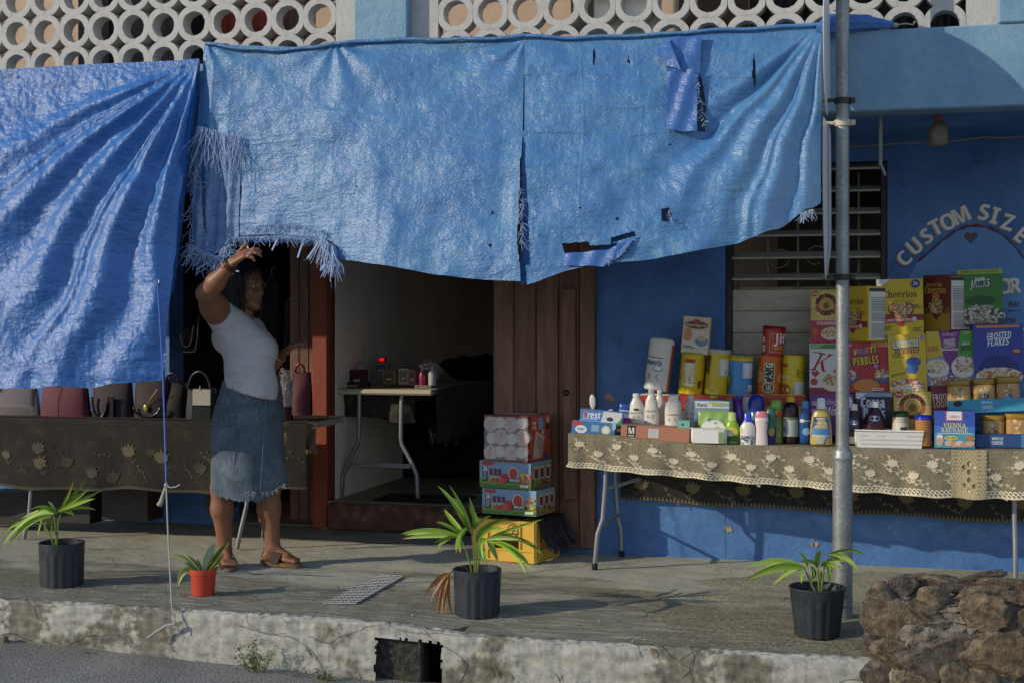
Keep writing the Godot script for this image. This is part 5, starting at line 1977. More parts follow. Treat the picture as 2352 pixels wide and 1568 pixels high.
	carton("cereal_box", "green cereal box with lime top strip, highest at the right", "cereal box", CB, 2202, 2307, 619, 747, 0.2, 0.06, 1.6, 0, "2e6a24", func(k):
		k.rect(0, 0, 1, 1, "2f7a2a", 2)
		k.rect(0, 0, 1, 0.28, "285a2a", 2)
		k.rect(0, 0.92, 1, 1, "a8bc2e", 2)
		k.txt("LIMITED EDITION BOX", 0.5, 0.96, 0.045, "3a4a12", "bold", 0.82)
		k.txt("Apple", 0.5, 0.83, 0.06, "f0f0ec", "bold", 0.22, 6)
		k.txt("JACKS", 0.5, 0.745, 0.13, "f0f0ec", "bold", 0.42, 4, 0.15)
		k.txt("JACKS", 0.5, 0.745, 0.105, "1a2a18", "bold", 0.36, 4, 0.15)
		k.oval(0.5, 0.44, 0.34, 0.12, "1f5522")
		k.speckle(0.5, 0.17, 0.46, 0.24, 170, ["c8bca8", "b8a894", "a87a6a", "8a9a78", "d8d0c0"], 0.034)
		k.rect(0, 0, 1, 0.03, "5a2a6a", 2))
	# --- middle row
	carton("cereal_box", "white cereal box with a big red script K left of the pole", "cereal box", CB, 1860, 1935, 789, 903, 0.24, 0.06, 0, 0, "c8c8c0", func(k):
		k.rect(0, 0, 1, 1, "d6d6ce", 2)
		k.rect(0.04, 0.9, 1, 0.99, "4a8a3a", 2)
		k.lines(0.08, 0.91, 0.4, 0.98, 2, "a8d098")
		k.poly([Vector2(0.3, 0), Vector2(0.62, 0.34), Vector2(0.88, 0.6), Vector2(1, 0.72), Vector2(1, 0)], "a02434")
		k.rect(0, 0, 1, 0.12, "902030", 2)
		k.txt("K", 0.38, 0.62, 0.36, "a81c2c", "thin", 0.48, -8, 0.35)
		k.txt("Kellogg's", 0.22, 0.83, 0.03, "5a3a3a", "serif", 0.24)
		k.txt("Red", 0.86, 0.6, 0.06, "e8d8d4", "bold", 0.2)
		k.txt("Berries", 0.86, 0.53, 0.06, "e8d8d4", "bold", 0.26)
		k.heart(0.18, 0.4, 0.12, "a82434")
		k.oval(0.72, 0.24, 0.36, 0.3, "d8d0c0")
		k.speckle(0.72, 0.26, 0.29, 0.2, 60, OATS, 0.05)
		k.oval(0.14, 0.24, 0.11, 0.11, "b03020"))
	carton("cereal_box", "red cereal box with colourful block lettering right of the pole, middle row", "cereal box", CB, 1940, 2042, 784, 900, 0.25, 0.06, 0.6, 0, "8a1a20", func(k):
		k.rect(0, 0, 1, 1, "b0202a", 2)
		k.rect(0.62, 0.9, 0.98, 0.985, "d8a85a", 2)
		k.txt("2 BAGS", 0.78, 0.945, 0.06, "7a1c1c", "bold", 0.28)
		k.oval(0.1, 0.93, 0.1, 0.06, "c03a3a")
		k.txt("Post", 0.1, 0.93, 0.05, "f0e0d8", "serif", 0.14)
		for j in 6:
			k.txt("FRUITY"[j], 0.28 + j * 0.085, 0.78 + j * 0.012, 0.13, "2a1408", "bold", 0.11, 4)
			k.txt("FRUITY"[j], 0.275 + j * 0.085, 0.785 + j * 0.012, 0.115, ["e8c82a", "b060c0", "5a8ad0", "e07a2a", "e8c82a", "7ac05a"][j], "bold", 0.09, 4)
		k.txt("PEBBLES", 0.5, 0.62, 0.17, "2a1408", "bold", 0.62, 6)
		k.txt("PEBBLES", 0.495, 0.625, 0.15, "dcc62e", "bold", 0.58, 6)
		k.oval(0.14, 0.3, 0.17, 0.12, "3a5aa0")
		k.oval(0.86, 0.3, 0.17, 0.12, "3a5aa0")
		k.speckle(0.14, 0.34, 0.16, 0.1, 50, MIXED, 0.028)
		k.speckle(0.84, 0.36, 0.17, 0.12, 60, MIXED, 0.028)
		k.oval(0.5, 0.13, 0.3, 0.16, "c87a2a")
		k.oval(0.72, 0.52, 0.05, 0.05, "b080c0")
		k.oval(0.1, 0.56, 0.05, 0.05, "5aa0b0")
		k.lines(0.62, 0.03, 0.96, 0.09, 2, "e8d0c0"))
	carton("cereal_box", "yellow cereal box with white and purple slab lettering, middle row", "cereal box", CB, 2044, 2131, 768, 899, 0.26, 0.06, 2, 0, "c8a818", func(k):
		k.rect(0, 0, 1, 1, "d8b81c", 2)
		k.rect(0.86, 0.9, 0.96, 0.98, "8a94a0", 2)
		k.txt("CRUNCH", 0.46, 0.83, 0.15, "1a3a7a", "serif", 0.74, 5)
		k.txt("CRUNCH", 0.46, 0.835, 0.12, "e8eef4", "serif", 0.7, 5)
		k.txt("BERRIES", 0.5, 0.72, 0.10, "8a2a5a", "serif", 0.66, 4)
		k.lines(0.1, 0.6, 0.42, 0.67, 3, "8a7414")
		k.oval(0.66, 0.52, 0.2, 0.14, "2a5aa8")
		k.oval(0.62, 0.40, 0.17, 0.13, "3a6ab8")
		k.txt("CRUNCH-A-TIZE ME CAP'N!", 0.25, 0.31, 0.04, "a83a1c", "bold", 0.4, 12)
		k.speckle(0.48, 0.13, 0.42, 0.16, 110, MIXED, 0.05)
		k.speckle(0.5, 0.07, 0.44, 0.08, 50, ["e8e0d0", "d8ccb4", "c87a4a"], 0.05))
	carton("cereal_box", "three-panel yellow, purple and green variety cereal box", "cereal box", CB, 2131, 2239, 760, 885, 0.25, 0.06, 1.8, 0, "7a2a7a", func(k):
		k.rect(0, 0, 1, 1, "8a8ab0", 2)
		k.poly([Vector2(0, 1), Vector2(0.27, 1), Vector2(0.36, 0.56), Vector2(0, 0.5)], "d0ac1e")
		k.poly([Vector2(0.27, 1), Vector2(0.74, 1), Vector2(0.66, 0.56), Vector2(0.5, 0.2), Vector2(0.36, 0.56)], "7a2a82")
		k.poly([Vector2(0.74, 1), Vector2(1, 1), Vector2(1, 0.52), Vector2(0.66, 0.56)], "3f9a2a")
		k.txt("POPS", 0.14, 0.68, 0.09, "a02438", "bold", 0.22, 6)
		k.txt("Kellogg's", 0.5, 0.94, 0.06, "d8a8c8", "serif", 0.3)
		k.txt("FROOT", 0.5, 0.81, 0.08, "f0ece4", "bold", 0.24, 4)
		k.txt("LOOPS", 0.5, 0.74, 0.08, "e8d8c0", "bold", 0.24, 4)
		k.txt("Marshmallows", 0.5, 0.665, 0.045, "f0e8f0", "bold", 0.36)
		k.txt("APPLE", 0.84, 0.76, 0.05, "e8e8e0", "bold", 0.16, 4)
		k.txt("JACKS", 0.84, 0.69, 0.09, "16280f", "bold", 0.24, 6)
		k.txt("3 BAGS", 0.87, 0.955, 0.04, "e8c83a", "bold", 0.14)
		k.oval(0.22, 0.32, 0.26, 0.22, "d8d4cc")
		k.speckle(0.2, 0.36, 0.22, 0.15, 70, ["d8c48a", "c8b070", "e4d8b0"], 0.032)
		k.oval(0.78, 0.34, 0.26, 0.24, "d8d4cc")
		k.speckle(0.8, 0.38, 0.2, 0.16, 70, MIXED, 0.03)
		k.speckle(0.5, 0.08, 0.46, 0.12, 110, MIXED, 0.035)
		k.rect(0.02, 0.26, 0.16, 0.31, "3a3a3a", 2)
		k.txt("1 BAG", 0.09, 0.285, 0.03, "f0f0f0", "bold", 0.1)
		k.rect(0.44, 0.14, 0.58, 0.21, "6a2a72", 2)
		k.txt("1 BAG", 0.51, 0.175, 0.035, "f0f0f0", "bold", 0.11)
		k.txt("1 BAG", 0.86, 0.28, 0.03, "f0f0f0", "bold", 0.12))
	carton("cereal_box", "dark blue frosted flake cereal box with orange top strip at the right", "cereal box", CB, 2239, 2354, 745, 872, 0.27, 0.06, 1.6, 0, "1c2c80", func(k):
		k.rect(0, 0, 1, 1, "22389a", 2)
		k.rect(0.07, 0.94, 0.93, 0.985, "d07a3a", 2)
		k.txt("Kellogg's", 0.5, 0.885, 0.045, "b04a5a", "serif", 0.26)
		k.txt("FROSTED", 0.52, 0.79, 0.12, "e8ecf2", "bold", 0.48, 4, 0.2)
		k.txt("FLAKES", 0.5, 0.68, 0.12, "e8ecf2", "bold", 0.42, 4, 0.2)
		k.oval(0.5, 0.2, 0.4, 0.3, "1a2a78")
		k.oval(0.5, 0.06, 0.48, 0.2, "d8d8d4")
		k.speckle(0.5, 0.10, 0.42, 0.13, 110, ["d8b878", "c89858", "e4cfa0", "c06a3a"], 0.04)
		k.oval(0.86, 0.52, 0.08, 0.04, "d07a2a"))
	# --- lower row
	carton("cereal_box", "purple cereal box low behind the pole", "cereal box", CB, 1860, 1962, 903, 1000, 0.26, 0.07, 0, 0, "6a2a72", func(k):
		k.rect(0, 0, 1, 1, "7a3482", 2)
		k.lines(0.05, 0.5, 0.25, 0.85, 2, "c8a8d0")
		k.txt("Kellogg's", 0.5, 0.8, 0.12, "d8b8d8", "serif", 0.4)
		k.txt("Mini", 0.5, 0.58, 0.2, "f0f0f0", "bold", 0.3, 0, 0.2)
		k.oval(0.88, 0.8, 0.09, 0.14, "e0dce0"))
	carton("cereal_box", "dark brown cocoa cereal box with pale blue bubble lettering, lower row", "cereal box", CB, 1966, 2051, 900, 1000, 0.28, 0.06, 0, 0, "3a2038", func(k):
		k.rect(0, 0, 1, 1, "3a1f2c", 2)
		k.rect(0.0, 0.9, 1, 1, "7aa0c0", 2)
		k.poly([Vector2(0, 0.98), Vector2(0.3, 0.98), Vector2(0.1, 0.84), Vector2(0, 0.86)], "d8e0e4")
		k.txt("Cocoa", 0.46, 0.76, 0.26, "8a9ac8", "bold", 0.66)
		k.txt("Cocoa", 0.46, 0.765, 0.20, "d4dcec", "bold", 0.6)
		k.txt("Puffs", 0.5, 0.52, 0.26, "8a9ac8", "bold", 0.62)
		k.txt("Puffs", 0.5, 0.525, 0.2, "d4dcec", "bold", 0.56)
		k.speckle(0.3, 0.2, 0.28, 0.16, 50, ["5a3a22", "6a4a2a", "4a2c1a"], 0.05))
	carton("cereal_box", "honey oat cereal box in the lower row behind the small jar", "cereal box", CB, 2053, 2140, 898, 1000, 0.27, 0.06, 0, 0, "a88a2a", func(k): oats.call(k, true))
	carton("cereal_box", "dark red fruit-ring cereal box beside the nut jars", "cereal box", CB, 2141, 2196, 886, 1000, 0.26, 0.06, 1, 0, "7a1a2c", func(k):
		k.rect(0, 0, 1, 1, "8a1c30", 2)
		k.txt("FROOT", 0.42, 0.78, 0.13, "ece4dc", "bold", 0.7, 5)
		k.txt("LOOPS", 0.46, 0.64, 0.13, "e0cfae", "bold", 0.7, 5)
		k.oval(0.4, 0.4, 0.4, 0.26, "3a5a7a")
		k.oval(0.4, 0.36, 0.36, 0.2, "5a8a4a"))
	# nut jars in their trays
	var jar := func(label: String, u0: float, u1: float, vt: float, vb: float, z: float, col: String, roll: float) -> void:
		vessel("nut_jar", label, "jar", "jars of nuts in display trays", u0, u1, vt, vb, z, roll, [["nuts", "b08a50", M.gloss, [[0, 0], [0.96, 0], [1, 0.04], [1, 0.76], [0.9, 0.82], [0, 0.82]]], ["lid", "a07c2a", M.gloss, [[0.96, 0.82, 1], [1.0, 0.83], [1.0, 0.98], [0.96, 1.0], [0, 1.0]]]], func(k):
			k.speckle(0.5, 0.45, 0.47, 0.34, 130, ["d8b47a", "c49a5c", "e6cc98", "a87c44"], 0.05)
			if col != "":
				k.rect(0.12, 0.06, 0.86, 0.56, col, 8)
				k.txt("M", 0.44, 0.48, 0.11, "e8e8e4", "bold")
				k.txt("WHOLE", 0.44, 0.33, 0.10, "f0eee8", "bold", 0.4)
				k.txt("CASHEWS", 0.44, 0.2, 0.10, "f0eee8", "bold", 0.4)
				k.speckle(0.78, 0.22, 0.09, 0.14, 9, ["e0bc84", "c89858"], 0.05)
			else:
				k.rect(0.64, 0.06, 0.96, 0.5, "d8d4c8", 4)
				k.lines(0.66, 0.1, 0.94, 0.46, 7, "77736a"), 165.0, 0.0, 0.84, 1.0, 4.0)
	jar.call("square nut jar without front label at the left end of the upper tray", 2177, 2232, 872, 934, 0.36, "", 2)
	jar.call("nut jar with dark teal label, second in the upper tray", 2235, 2288, 868, 934, 0.36, "16525a", 2)
	jar.call("nut jar with blue label, third in the upper tray", 2289, 2345, 864, 932, 0.36, "2a6a9a", 2)
	carton("display_tray", "cyan cardboard tray under the upper nut jars", "tray", "nut display trays", 2179, 2356, 916, 946, 0.42, 0.12, 3.4, 0, "2a8ab0", func(k):
		k.rect(0, 0, 1, 1, "2a94ba", 2)
		k.oval(0.13, 0.75, 0.06, 0.04, "1a2024")
		k.txt("WHOLE", 0.51, 0.76, 0.22, "d8e8ec", "bold", 0.14)
		k.txt("CASHEWS", 0.51, 0.38, 0.26, "d8e8ec", "bold", 0.14))
	jar.call("nut jar with brown label beside the sausage carton", 2256, 2308, 952, 1012, 0.44, "8a4a1e", 0)
	jar.call("nut jar with small blue label at the right edge, lower tray", 2309, 2366, 948, 1012, 0.44, "", 0)
	carton("display_tray", "navy cardboard tray under the lower nut jars at the right edge", "tray", "nut display trays", 2243, 2380, 996, 1027, 0.5, 0.14, 1, 0, "1a3a72", func(k):
		k.rect(0, 0, 1, 1, "1f4480", 2)
		k.rect(0.76, 0, 1, 1, "3f74b4", 2)
		k.txt("WHOLE", 0.36, 0.66, 0.22, "d0d8e4", "bold", 0.19)
		k.txt("CASHEWS", 0.36, 0.34, 0.26, "d0d8e4", "bold", 0.19))
	carton("sausage_carton", "blue carton of tinned sausages with yellow lettering at the front", "carton", "", 2147, 2240, 944, 1028, 0.55, 0.09, 0, 0, "2a5ab0", func(k):
		k.rect(0, 0, 1, 1, "2f9ab8", 2)
		k.rect(0, 0.42, 1, 0.62, "2c6cc4", 2)
		k.rect(0, 0.6, 1, 1, "2448b4", 2)
		k.rect(0.28, 0.74, 0.7, 1, "c8525a", 2)
		k.rect(0.31, 0.77, 0.67, 1, "ece6e2", 2)
		k.txt("Libby's", 0.49, 0.86, 0.08, "a8505a", "serif", 0.26)
		k.txt("75", 0.79, 0.87, 0.09, "1a2a6a", "thin", 0.1, 15)
		k.txt("VIENNA", 0.5, 0.62, 0.12, "e8dc6a", "serif", 0.56)
		k.txt("SAUSAGE", 0.5, 0.49, 0.12, "e8dc6a", "serif", 0.66)
		k.rect(0.08, 0.39, 0.94, 0.405, "d8ecf0", 2)
		k.oval(0.13, 0.2, 0.1, 0.14, "c8a090")
		k.oval(0.13, 0.31, 0.08, 0.05, "e4e0e0")
		k.oval(0.42, 0.27, 0.17, 0.055, "e0d24a")
		k.txt("18 CANS", 0.42, 0.27, 0.06, "2a3a2a", "bold", 0.26)
		for j in 5:
			k.oval(0.36 + j * 0.13, 0.13 - (j % 2) * 0.03, 0.11, 0.075, ["d8a890", "c89078", "e0b8a0", "c08a70", "d09c84"][j])
		k.speckle(0.88, 0.28, 0.1, 0.05, 14, ["6a9a4a", "c86a3a"], 0.04))
	# white basket of small things
	var b := thing("plastic_basket", "low white perforated plastic basket at the front of the stall", "basket", P(2043, 1028, 0.56))
	var bw := P(2122, 1028, 0.56).x - P(1964, 1028, 0.56).x
	var mb := MB.new()
	mb.col = Color("dededa").srgb_to_linear()
	mb.grid(96, 12, func(s, t): return Vector3((s - 0.5) * bw * (0.94 + 0.06 * t), t * 0.088, 0.0 + 0.012 * t), false, func(s, t): return not (fmod(s * 32.0, 1.0) > 0.66 and fmod(t * 4.0, 1.0) > 0.5 and t > 0.2 and t < 0.95 and s > 0.06))
	mb.grid(20, 6, func(s, t): return Vector3(bw / 2 * (0.94 + 0.06 * t), t * 0.088, -0.16 * s + 0.012 * t))
	mb.grid(20, 6, func(s, t): return Vector3(-bw / 2 * (0.94 + 0.06 * t), t * 0.088, -0.16 * s + 0.012 * t))
	mb.grid(20, 6, func(s, t): return Vector3((s - 0.5) * bw * (0.94 + 0.06 * t), t * 0.088, -0.16))
	mb.box(Vector3(0, 0.003, -0.08), Vector3(bw * 0.94, 0.006, 0.16))
	part("basket", mb, M.gloss, b)
	mb = MB.new()
	mb.col = Color("e6e6e2").srgb_to_linear()
	mb.tube([Vector3(-bw / 2, 0.09, 0.014), Vector3(bw / 2, 0.09, 0.014)], 0.005, 6)
	mb.tube([Vector3(bw / 2, 0.09, 0.014), Vector3(bw / 2, 0.09, -0.16)], 0.005, 6)
	part("rim", mb, M.gloss, b)
	for q in [["white packet lying in the plastic basket, left one", 1990, "e0dcd0"], ["cream packet lying in the plastic basket, right one", 2060, "d2c8b0"]]:
		carton("packet", q[0], "packet", "packets in the plastic basket", q[1] - 26, q[1] + 26, 984, 1012, 0.5, 0.04, 3, 0, q[2], func(k): k.lines(0.1, 0.6, 0.8, 0.9, 3, "a08a6a"), null, 40.0)
	var SQ := [[0, 0], [0.86, 0.0], [0.95, 0.03], [0.95, 0.28], [0.86, 0.44], [0.95, 0.5], [0.8, 0.62], [0.42, 0.8], [0.36, 0.85], [0, 0.85]]
	var CAPW := [[0.42, 0.84, 1], [0.44, 0.85], [0.38, 0.99], [0, 1.0]]
	for q in [["dark red sauce bottle with white cap nearer the pole", 1944, 1982, 926, 1022, 0.44], ["dark red sauce bottle with white cap before the cocoa cereal", 1985, 2035, 921, 1006, 0.46]]:
		vessel("sauce_bottle", q[0], "bottle", "sauce bottles on the stall", q[1], q[2], q[3], q[4], q[5], 0, [["body", "3a120e", M.gloss, SQ], ["cap", "d8d8d2", M.gloss, CAPW]], func(k):
			k.rect(0.3, 0.5, 0.7, 0.9, "242c5a", 6)
			k.oval(0.5, 0.72, 0.16, 0.09, "e4e0dc")
			k.rect(0.2, 0.0, 0.8, 0.24, "dcd2c0", 6)
			k.lines(0.24, 0.03, 0.76, 0.2, 4, "8a7a6a"), 170.0, 0.05, 0.75, 0.7)
	vessel("mayonnaise_jar", "pale jar with dark green lid before the lower oat cereal box", "jar", "", 2050, 2088, 942, 1010, 0.46, 0, [["body", "c8bca0", M.gloss, [[0, 0], [0.95, 0], [1, 0.05], [1, 0.74], [0.92, 0.82], [0, 0.82]]], ["lid", "1e4a20", M.gloss, [[0.96, 0.8, 1], [0.97, 0.82], [0.97, 0.98], [0, 1.0]]]], func(k):
		k.rect(0.3, 0.06, 0.9, 0.6, "dedacb", 6)
		k.rect(0.5, 0.36, 0.8, 0.46, "2a5a3a", 3)
		k.lines(0.4, 0.12, 0.84, 0.3, 3, "8a8a80"))
	vessel("peanut_butter_jar", "tan peanut butter jar with blue lid left of the sausage carton", "jar", "", 2103, 2141, 951, 1024, 0.54, 0, [["body", "b0783c", M.gloss, [[0, 0], [0.95, 0], [1, 0.04], [1, 0.82], [0.94, 0.86], [0, 0.86]]], ["lid", "1a34a0", M.gloss, [[0.98, 0.84, 1], [1.0, 0.85], [1.0, 0.98], [0, 1.0]]]], func(k):
		k.rect(0.9, 0.1, 1.0, 0.6, "d8d8e0", 2)
		k.rect(0.86, 0.2, 1.0, 0.4, "2a4ab0", 2))
	# --- bottles in front, left to right
	carton("toothpaste_box", "lower blue toothpaste box at the left end of the table", "toothpaste box", "toothpaste boxes", 1312, 1411, 968, 999, 0.57, 0.06, -3.4, 0, "3a78b4", func(k):
		k.rect(0, 0, 1, 1, "2f6cae", 2)
		k.rect(0.0, 0.7, 0.24, 0.98, "b83030", 2)
		k.oval(0.22, 0.4, 0.14, 0.09, "d8e4ec")
		k.txt("Bright", 0.22, 0.42, 0.16, "2a4a8a", "bold", 0.16)
		k.rect(0.46, 0.3, 0.64, 0.8, "7aa8d0", 2)
		k.star(0.8, 0.46, 0.13, 0.08, 12, "d8dca8")
		k.oval(0.8, 0.46, 0.07, 0.07, "e8ecd8")
		k.oval(0.98, 0.8, 0.05, 0.1, "8fb8da"))
	carton("toothpaste_box", "upper blue and white toothpaste box lying on another at the table's left end", "toothpaste box", "toothpaste boxes", 1331, 1427, 942, 973, 0.55, 0.06, -4.6, 0, "5a94c8", func(k):
		k.rect(0, 0, 1, 1, "3a74c0", 2)
		k.rect(0, 0.0, 1, 0.2, "6aa4d4", 2)
		k.poly([Vector2(0.5, 0.05), Vector2(0.56, 0.96), Vector2(1, 0.96), Vector2(1, 0.05)], "d6dcd6")
		k.poly([Vector2(0.86, 0.05), Vector2(1, 0.6), Vector2(1, 0.05)], "4a9a5a")
		k.txt("Crest", 0.28, 0.62, 0.46, "e8f0f8", "bold", 0.42, 0, 0.1)
		k.oval(0.13, 0.62, 0.055, 0.08, "c85a3a")
		k.oval(0.13, 0.62, 0.03, 0.05, "3a74c0")
		k.oval(0.72, 0.42, 0.08, 0.05, "2a3a5a")
		k.rect(0.06, 0.28, 0.44, 0.36, "a8c8e4", 2))
	carton("cardboard_box", "low orange-brown cardboard box with a black M square at the front", "cardboard box", "", 1425, 1585, 979, 1013, 0.58, 0.3, -2.6, 0, "a8785a", func(k):
		k.rect(0, 0, 1, 1, "b87456", 2)
		k.rect(0.09, 0.06, 0.215, 0.98, "2a2826", 2)
		k.txt("M", 0.152, 0.62, 0.42, "ece8e2", "bold", 0.08)
		k.lines(0.11, 0.12, 0.2, 0.34, 2, "d8d4cc")
		k.rect(0.4, 0.24, 0.545, 0.84, "d6d2ca", 2)
		k.lines(0.42, 0.3, 0.53, 0.8, 4, "a8c0c8")
		k.rect(0.985, 0.0, 1.0, 1.0, "5a2a1a", 1))
	var LOT := [[0, 0], [0.9, 0], [1.0, 0.05], [0.98, 0.35], [0.72, 0.72], [0.38, 0.87], [0.34, 0.9], [0, 0.9]]
	var LCAP := [[0.35, 0.88, 1], [0.37, 0.89], [0.37, 0.985], [0.3, 1.0], [0, 1.0]]
	for q in [["white lotion bottle, lit from the left, tallest of its group", 1478, 1515, 893, 985, 0.42, "JERGENS"], ["white lotion bottle tucked behind the tallest one", 1500, 1531, 895, 982, 0.34, ""], ["white shampoo bottle with slanted shoulder at the left of the group", 1446, 1487, 902, 984, 0.42, "Dove"], ["white bottle with pink script label", 1527, 1567, 905, 990, 0.44, "Lotion"], ["white round-shouldered bottle behind the wipes", 1568, 1606, 906, 985, 0.36, "OLAY"]]:
		vessel("lotion_bottle", q[0], "bottle", "white lotion bottles", q[1], q[2], q[3], q[4], q[5], 4 if q[6] == "Dove" else 0, [["body", "d6d4cc", M.gloss, LOT if q[6] != "Lotion" else [[0, 0], [0.9, 0], [0.98, 0.04], [1, 0.55], [0.94, 0.78], [0.7, 0.84], [0, 0.84]]], ["cap", "dad8d2", M.gloss, LCAP if q[6] != "Lotion" else [[0.62, 0.83, 1], [0.64, 0.84], [0.64, 0.97], [0.5, 1.0], [0, 1.0]]]], func(k):
			if q[6] != "":
				k.txt(q[6], 0.5, 0.6, 0.09, {"JERGENS": "6a675e", "Dove": "3a3a44", "Lotion": "b0606a", "OLAY": "55524c"}[q[6]], "thin" if q[6] != "Lotion" else "serif", 0.52)
				k.lines(0.34, 0.3, 0.66, 0.46, 3, "8a877c")
			if q[6] == "Dove":
				k.oval(0.5, 0.76, 0.1, 0.04, "2a2a3a"), 170.0, 0.1, 0.7, 0.62)
	vessel("shower_puff", "clear blue pouch behind the toothpaste boxes", "pouch", "", 1416, 1449, 925, 975, 0.4, -6, [["pouch", "2a4a9a", M.gloss, [[0, 0], [0.9, 0.02], [1, 0.4], [0.85, 0.8], [0.95, 1.0], [0, 0.95]]]], func(k):
		k.rect(0.2, 0.62, 0.9, 0.7, "9ab4d8", 5)
		k.rect(0.2, 0.3, 0.9, 0.55, "7a88b4", 5), 150.0, 0, 1, 0.4)
	carton("soap_box", "small magenta box between the toothpaste and the cardboard box", "soap box", "", 1427, 1446, 960, 985, 0.46, 0.05, 0, 0, "a02a88", func(k): k.rect(0.1, 0.3, 0.9, 0.7, "b84a9c", 2))
	mb = MB.new()
	mb.col = Color("d0d2d0").srgb_to_linear()
	mb.ball(Vector3(0, 0.035, 0), Vector3(0.018, 0.042, 0.007), 14, 10)
	mb.box(Vector3(0, -0.04, 0), Vector3(0.012, 0.09, 0.006), 0.002)
	var br := MeshInstance3D.new()
	br.name = "hair_brush"
	br.mesh = mb.mesh()
	br.material_override = M.gloss
	br.position = P(1362, 936, 0.4)
	br.rotation.z = 0.06
	add_child(br, true)
	tag(br, "white oval brush head standing behind the toothpaste boxes", "brush")
	mb = MB.new()
	mb.col = Color("cfd2d2").srgb_to_linear()
	mb.ball(Vector3.ZERO, Vector3(0.03, 0.012, 0.012), 14, 10)
	br = MeshInstance3D.new()
	br.name = "soap_dish"
	br.mesh = mb.mesh()
	br.material_override = M.gloss
	br.position = P(1398, 946, 0.42)
	br.rotation.z = 0.5
	add_child(br, true)
	tag(br, "small white pointed dish behind the upper toothpaste box", "dish")
	carton("soap_box", "mint-green soap box lying on the cardboard box", "soap box", "", 1557, 1584, 965, 986, 0.55, 0.05, -3, 0, "5ab09a", func(k):
		k.rect(0, 0, 1, 1, "74bcb0", 2)
		k.oval(0.4, 0.55, 0.13, 0.1, "2a4a6a"), func(k): k.rect(0.05, 0.05, 0.95, 0.95, "3f8a5a", 2))
	# soft packs of wipes: pillowy sheets
	for q in [["blue and white soft pack of wipes standing upright", 1594, 1682, 917, 968, 0.42, 0.05, "5a7a98", 0], ["green and white soft pack of wipes leaning on the blue one", 1604, 1684, 944, 1012, 0.50, 0.05, "8ab060", 1], ["white and green soft pack of wipes lying at the front", 1586, 1670, 982, 1019, 0.56, 0.09, "dcdcd6", 2]]:
		var o := thing("wipes_pack", q[0], "wipes pack", P((q[1] + q[2]) / 2.0, q[4], q[5]), 0.0, "soft packs of wipes")
		var w: float = P(q[2], q[4], q[5]).x - P(q[1], q[4], q[5]).x
		var h: float = (q[4] - q[3]) * px(q[1], q[5])
		var d: float = q[6]
		mb = MB.new()
		var kind: int = q[8]
		mb.col = Color(q[7]).srgb_to_linear()
		for sgn in [1.0, -1.0]:
			mb.grid(26, 18, func(s, t):
				var e: float = pow(sin(PI * clampf(s, 0.001, 0.999)), 0.3) * pow(sin(PI * clampf(t, 0.001, 0.999)), 0.35)
				return Vector3((s - 0.5) * w, h * (1.0 - t), sgn * (d / 2 * e + 0.003 * sin(s * 19.0 + t * 7.0) * e)))
		part("pack", mb, M.gloss, o)
		var k := ink_on(w, h, Vector3(-w / 2, 0, d / 2 + 0.003))
		if kind == 0:
			k.rect(0.06, 0.62, 0.94, 0.94, "cfd6d8", 2)
			k.rect(0.5, 0.7, 0.94, 0.86, "7ab0a0", 2)
			k.oval(0.6, 0.86, 0.22, 0.03, "b8b83a")
			k.txt("Purex", 0.24, 0.76, 0.16, "22346a", "bold", 0.26, 0, 0.2)
			k.rect(0.06, 0.3, 0.94, 0.6, "7a96b4", 2)
		elif kind == 1:
			k.oval(0.45, 0.42, 0.36, 0.26, "e6e8e0")
			k.oval(0.34, 0.72, 0.05, 0.05, "7a8294")
			k.oval(0.52, 0.62, 0.05, 0.04, "a8aaa6")
			k.rect(0.5, 0.28, 0.64, 0.5, "c8cc6a", 2)
		else:
			k.rect(0.1, 0.1, 0.8, 0.86, "e8e8e4", 2)
			k.rect(0.8, 0.1, 0.94, 0.8, "8a9a5a", 2)
		part("front_print", k.mb, M.print, o)
	var BOT := [[0, 0], [0.92, 0], [1.0, 0.05], [0.96, 0.5], [0.9, 0.62], [0.55, 0.74], [0.5, 0.76], [0, 0.76]]
	var BCAP := [[0.56, 0.74, 1], [0.58, 0.75], [0.5, 0.985], [0.44, 1.0], [0, 1.0]]
	vessel("cleaner_bottle", "lime-green bottle with pale cap, first of the front row", "bottle", "", 1666, 1699, 946, 1018, 0.54, 0, [["body", "8ab42a", M.gloss, BOT], ["cap", "b8d080", M.gloss, BCAP]], func(k):
		k.oval(0.55, 0.62, 0.26, 0.2, "d8cc3a")
		k.rect(0.1, 0.06, 0.9, 0.38, "3a6a1c", 6)
		k.oval(0.4, 0.5, 0.2, 0.14, "e6e8d8"), 170.0, 0.05, 0.62, 0.62)
	vessel("cleaner_bottle", "white bottle with bright blue cap and grey label", "bottle", "", 1700, 1736, 948, 1024, 0.56, 0, [["body", "dcdcd6", M.gloss, BOT], ["cap", "2a48c8", M.gloss, [[0.6, 0.74, 1], [0.62, 0.76], [0.5, 0.8], [0.46, 0.99], [0, 1.0]]]], func(k):
		k.oval(0.14, 0.74, 0.12, 0.12, "dcd48a")
		k.speckle(0.5, 0.24, 0.4, 0.2, 26, ["7a8090", "a8aab4", "5a6070"], 0.07), 170.0, 0.05, 0.66, 0.62)
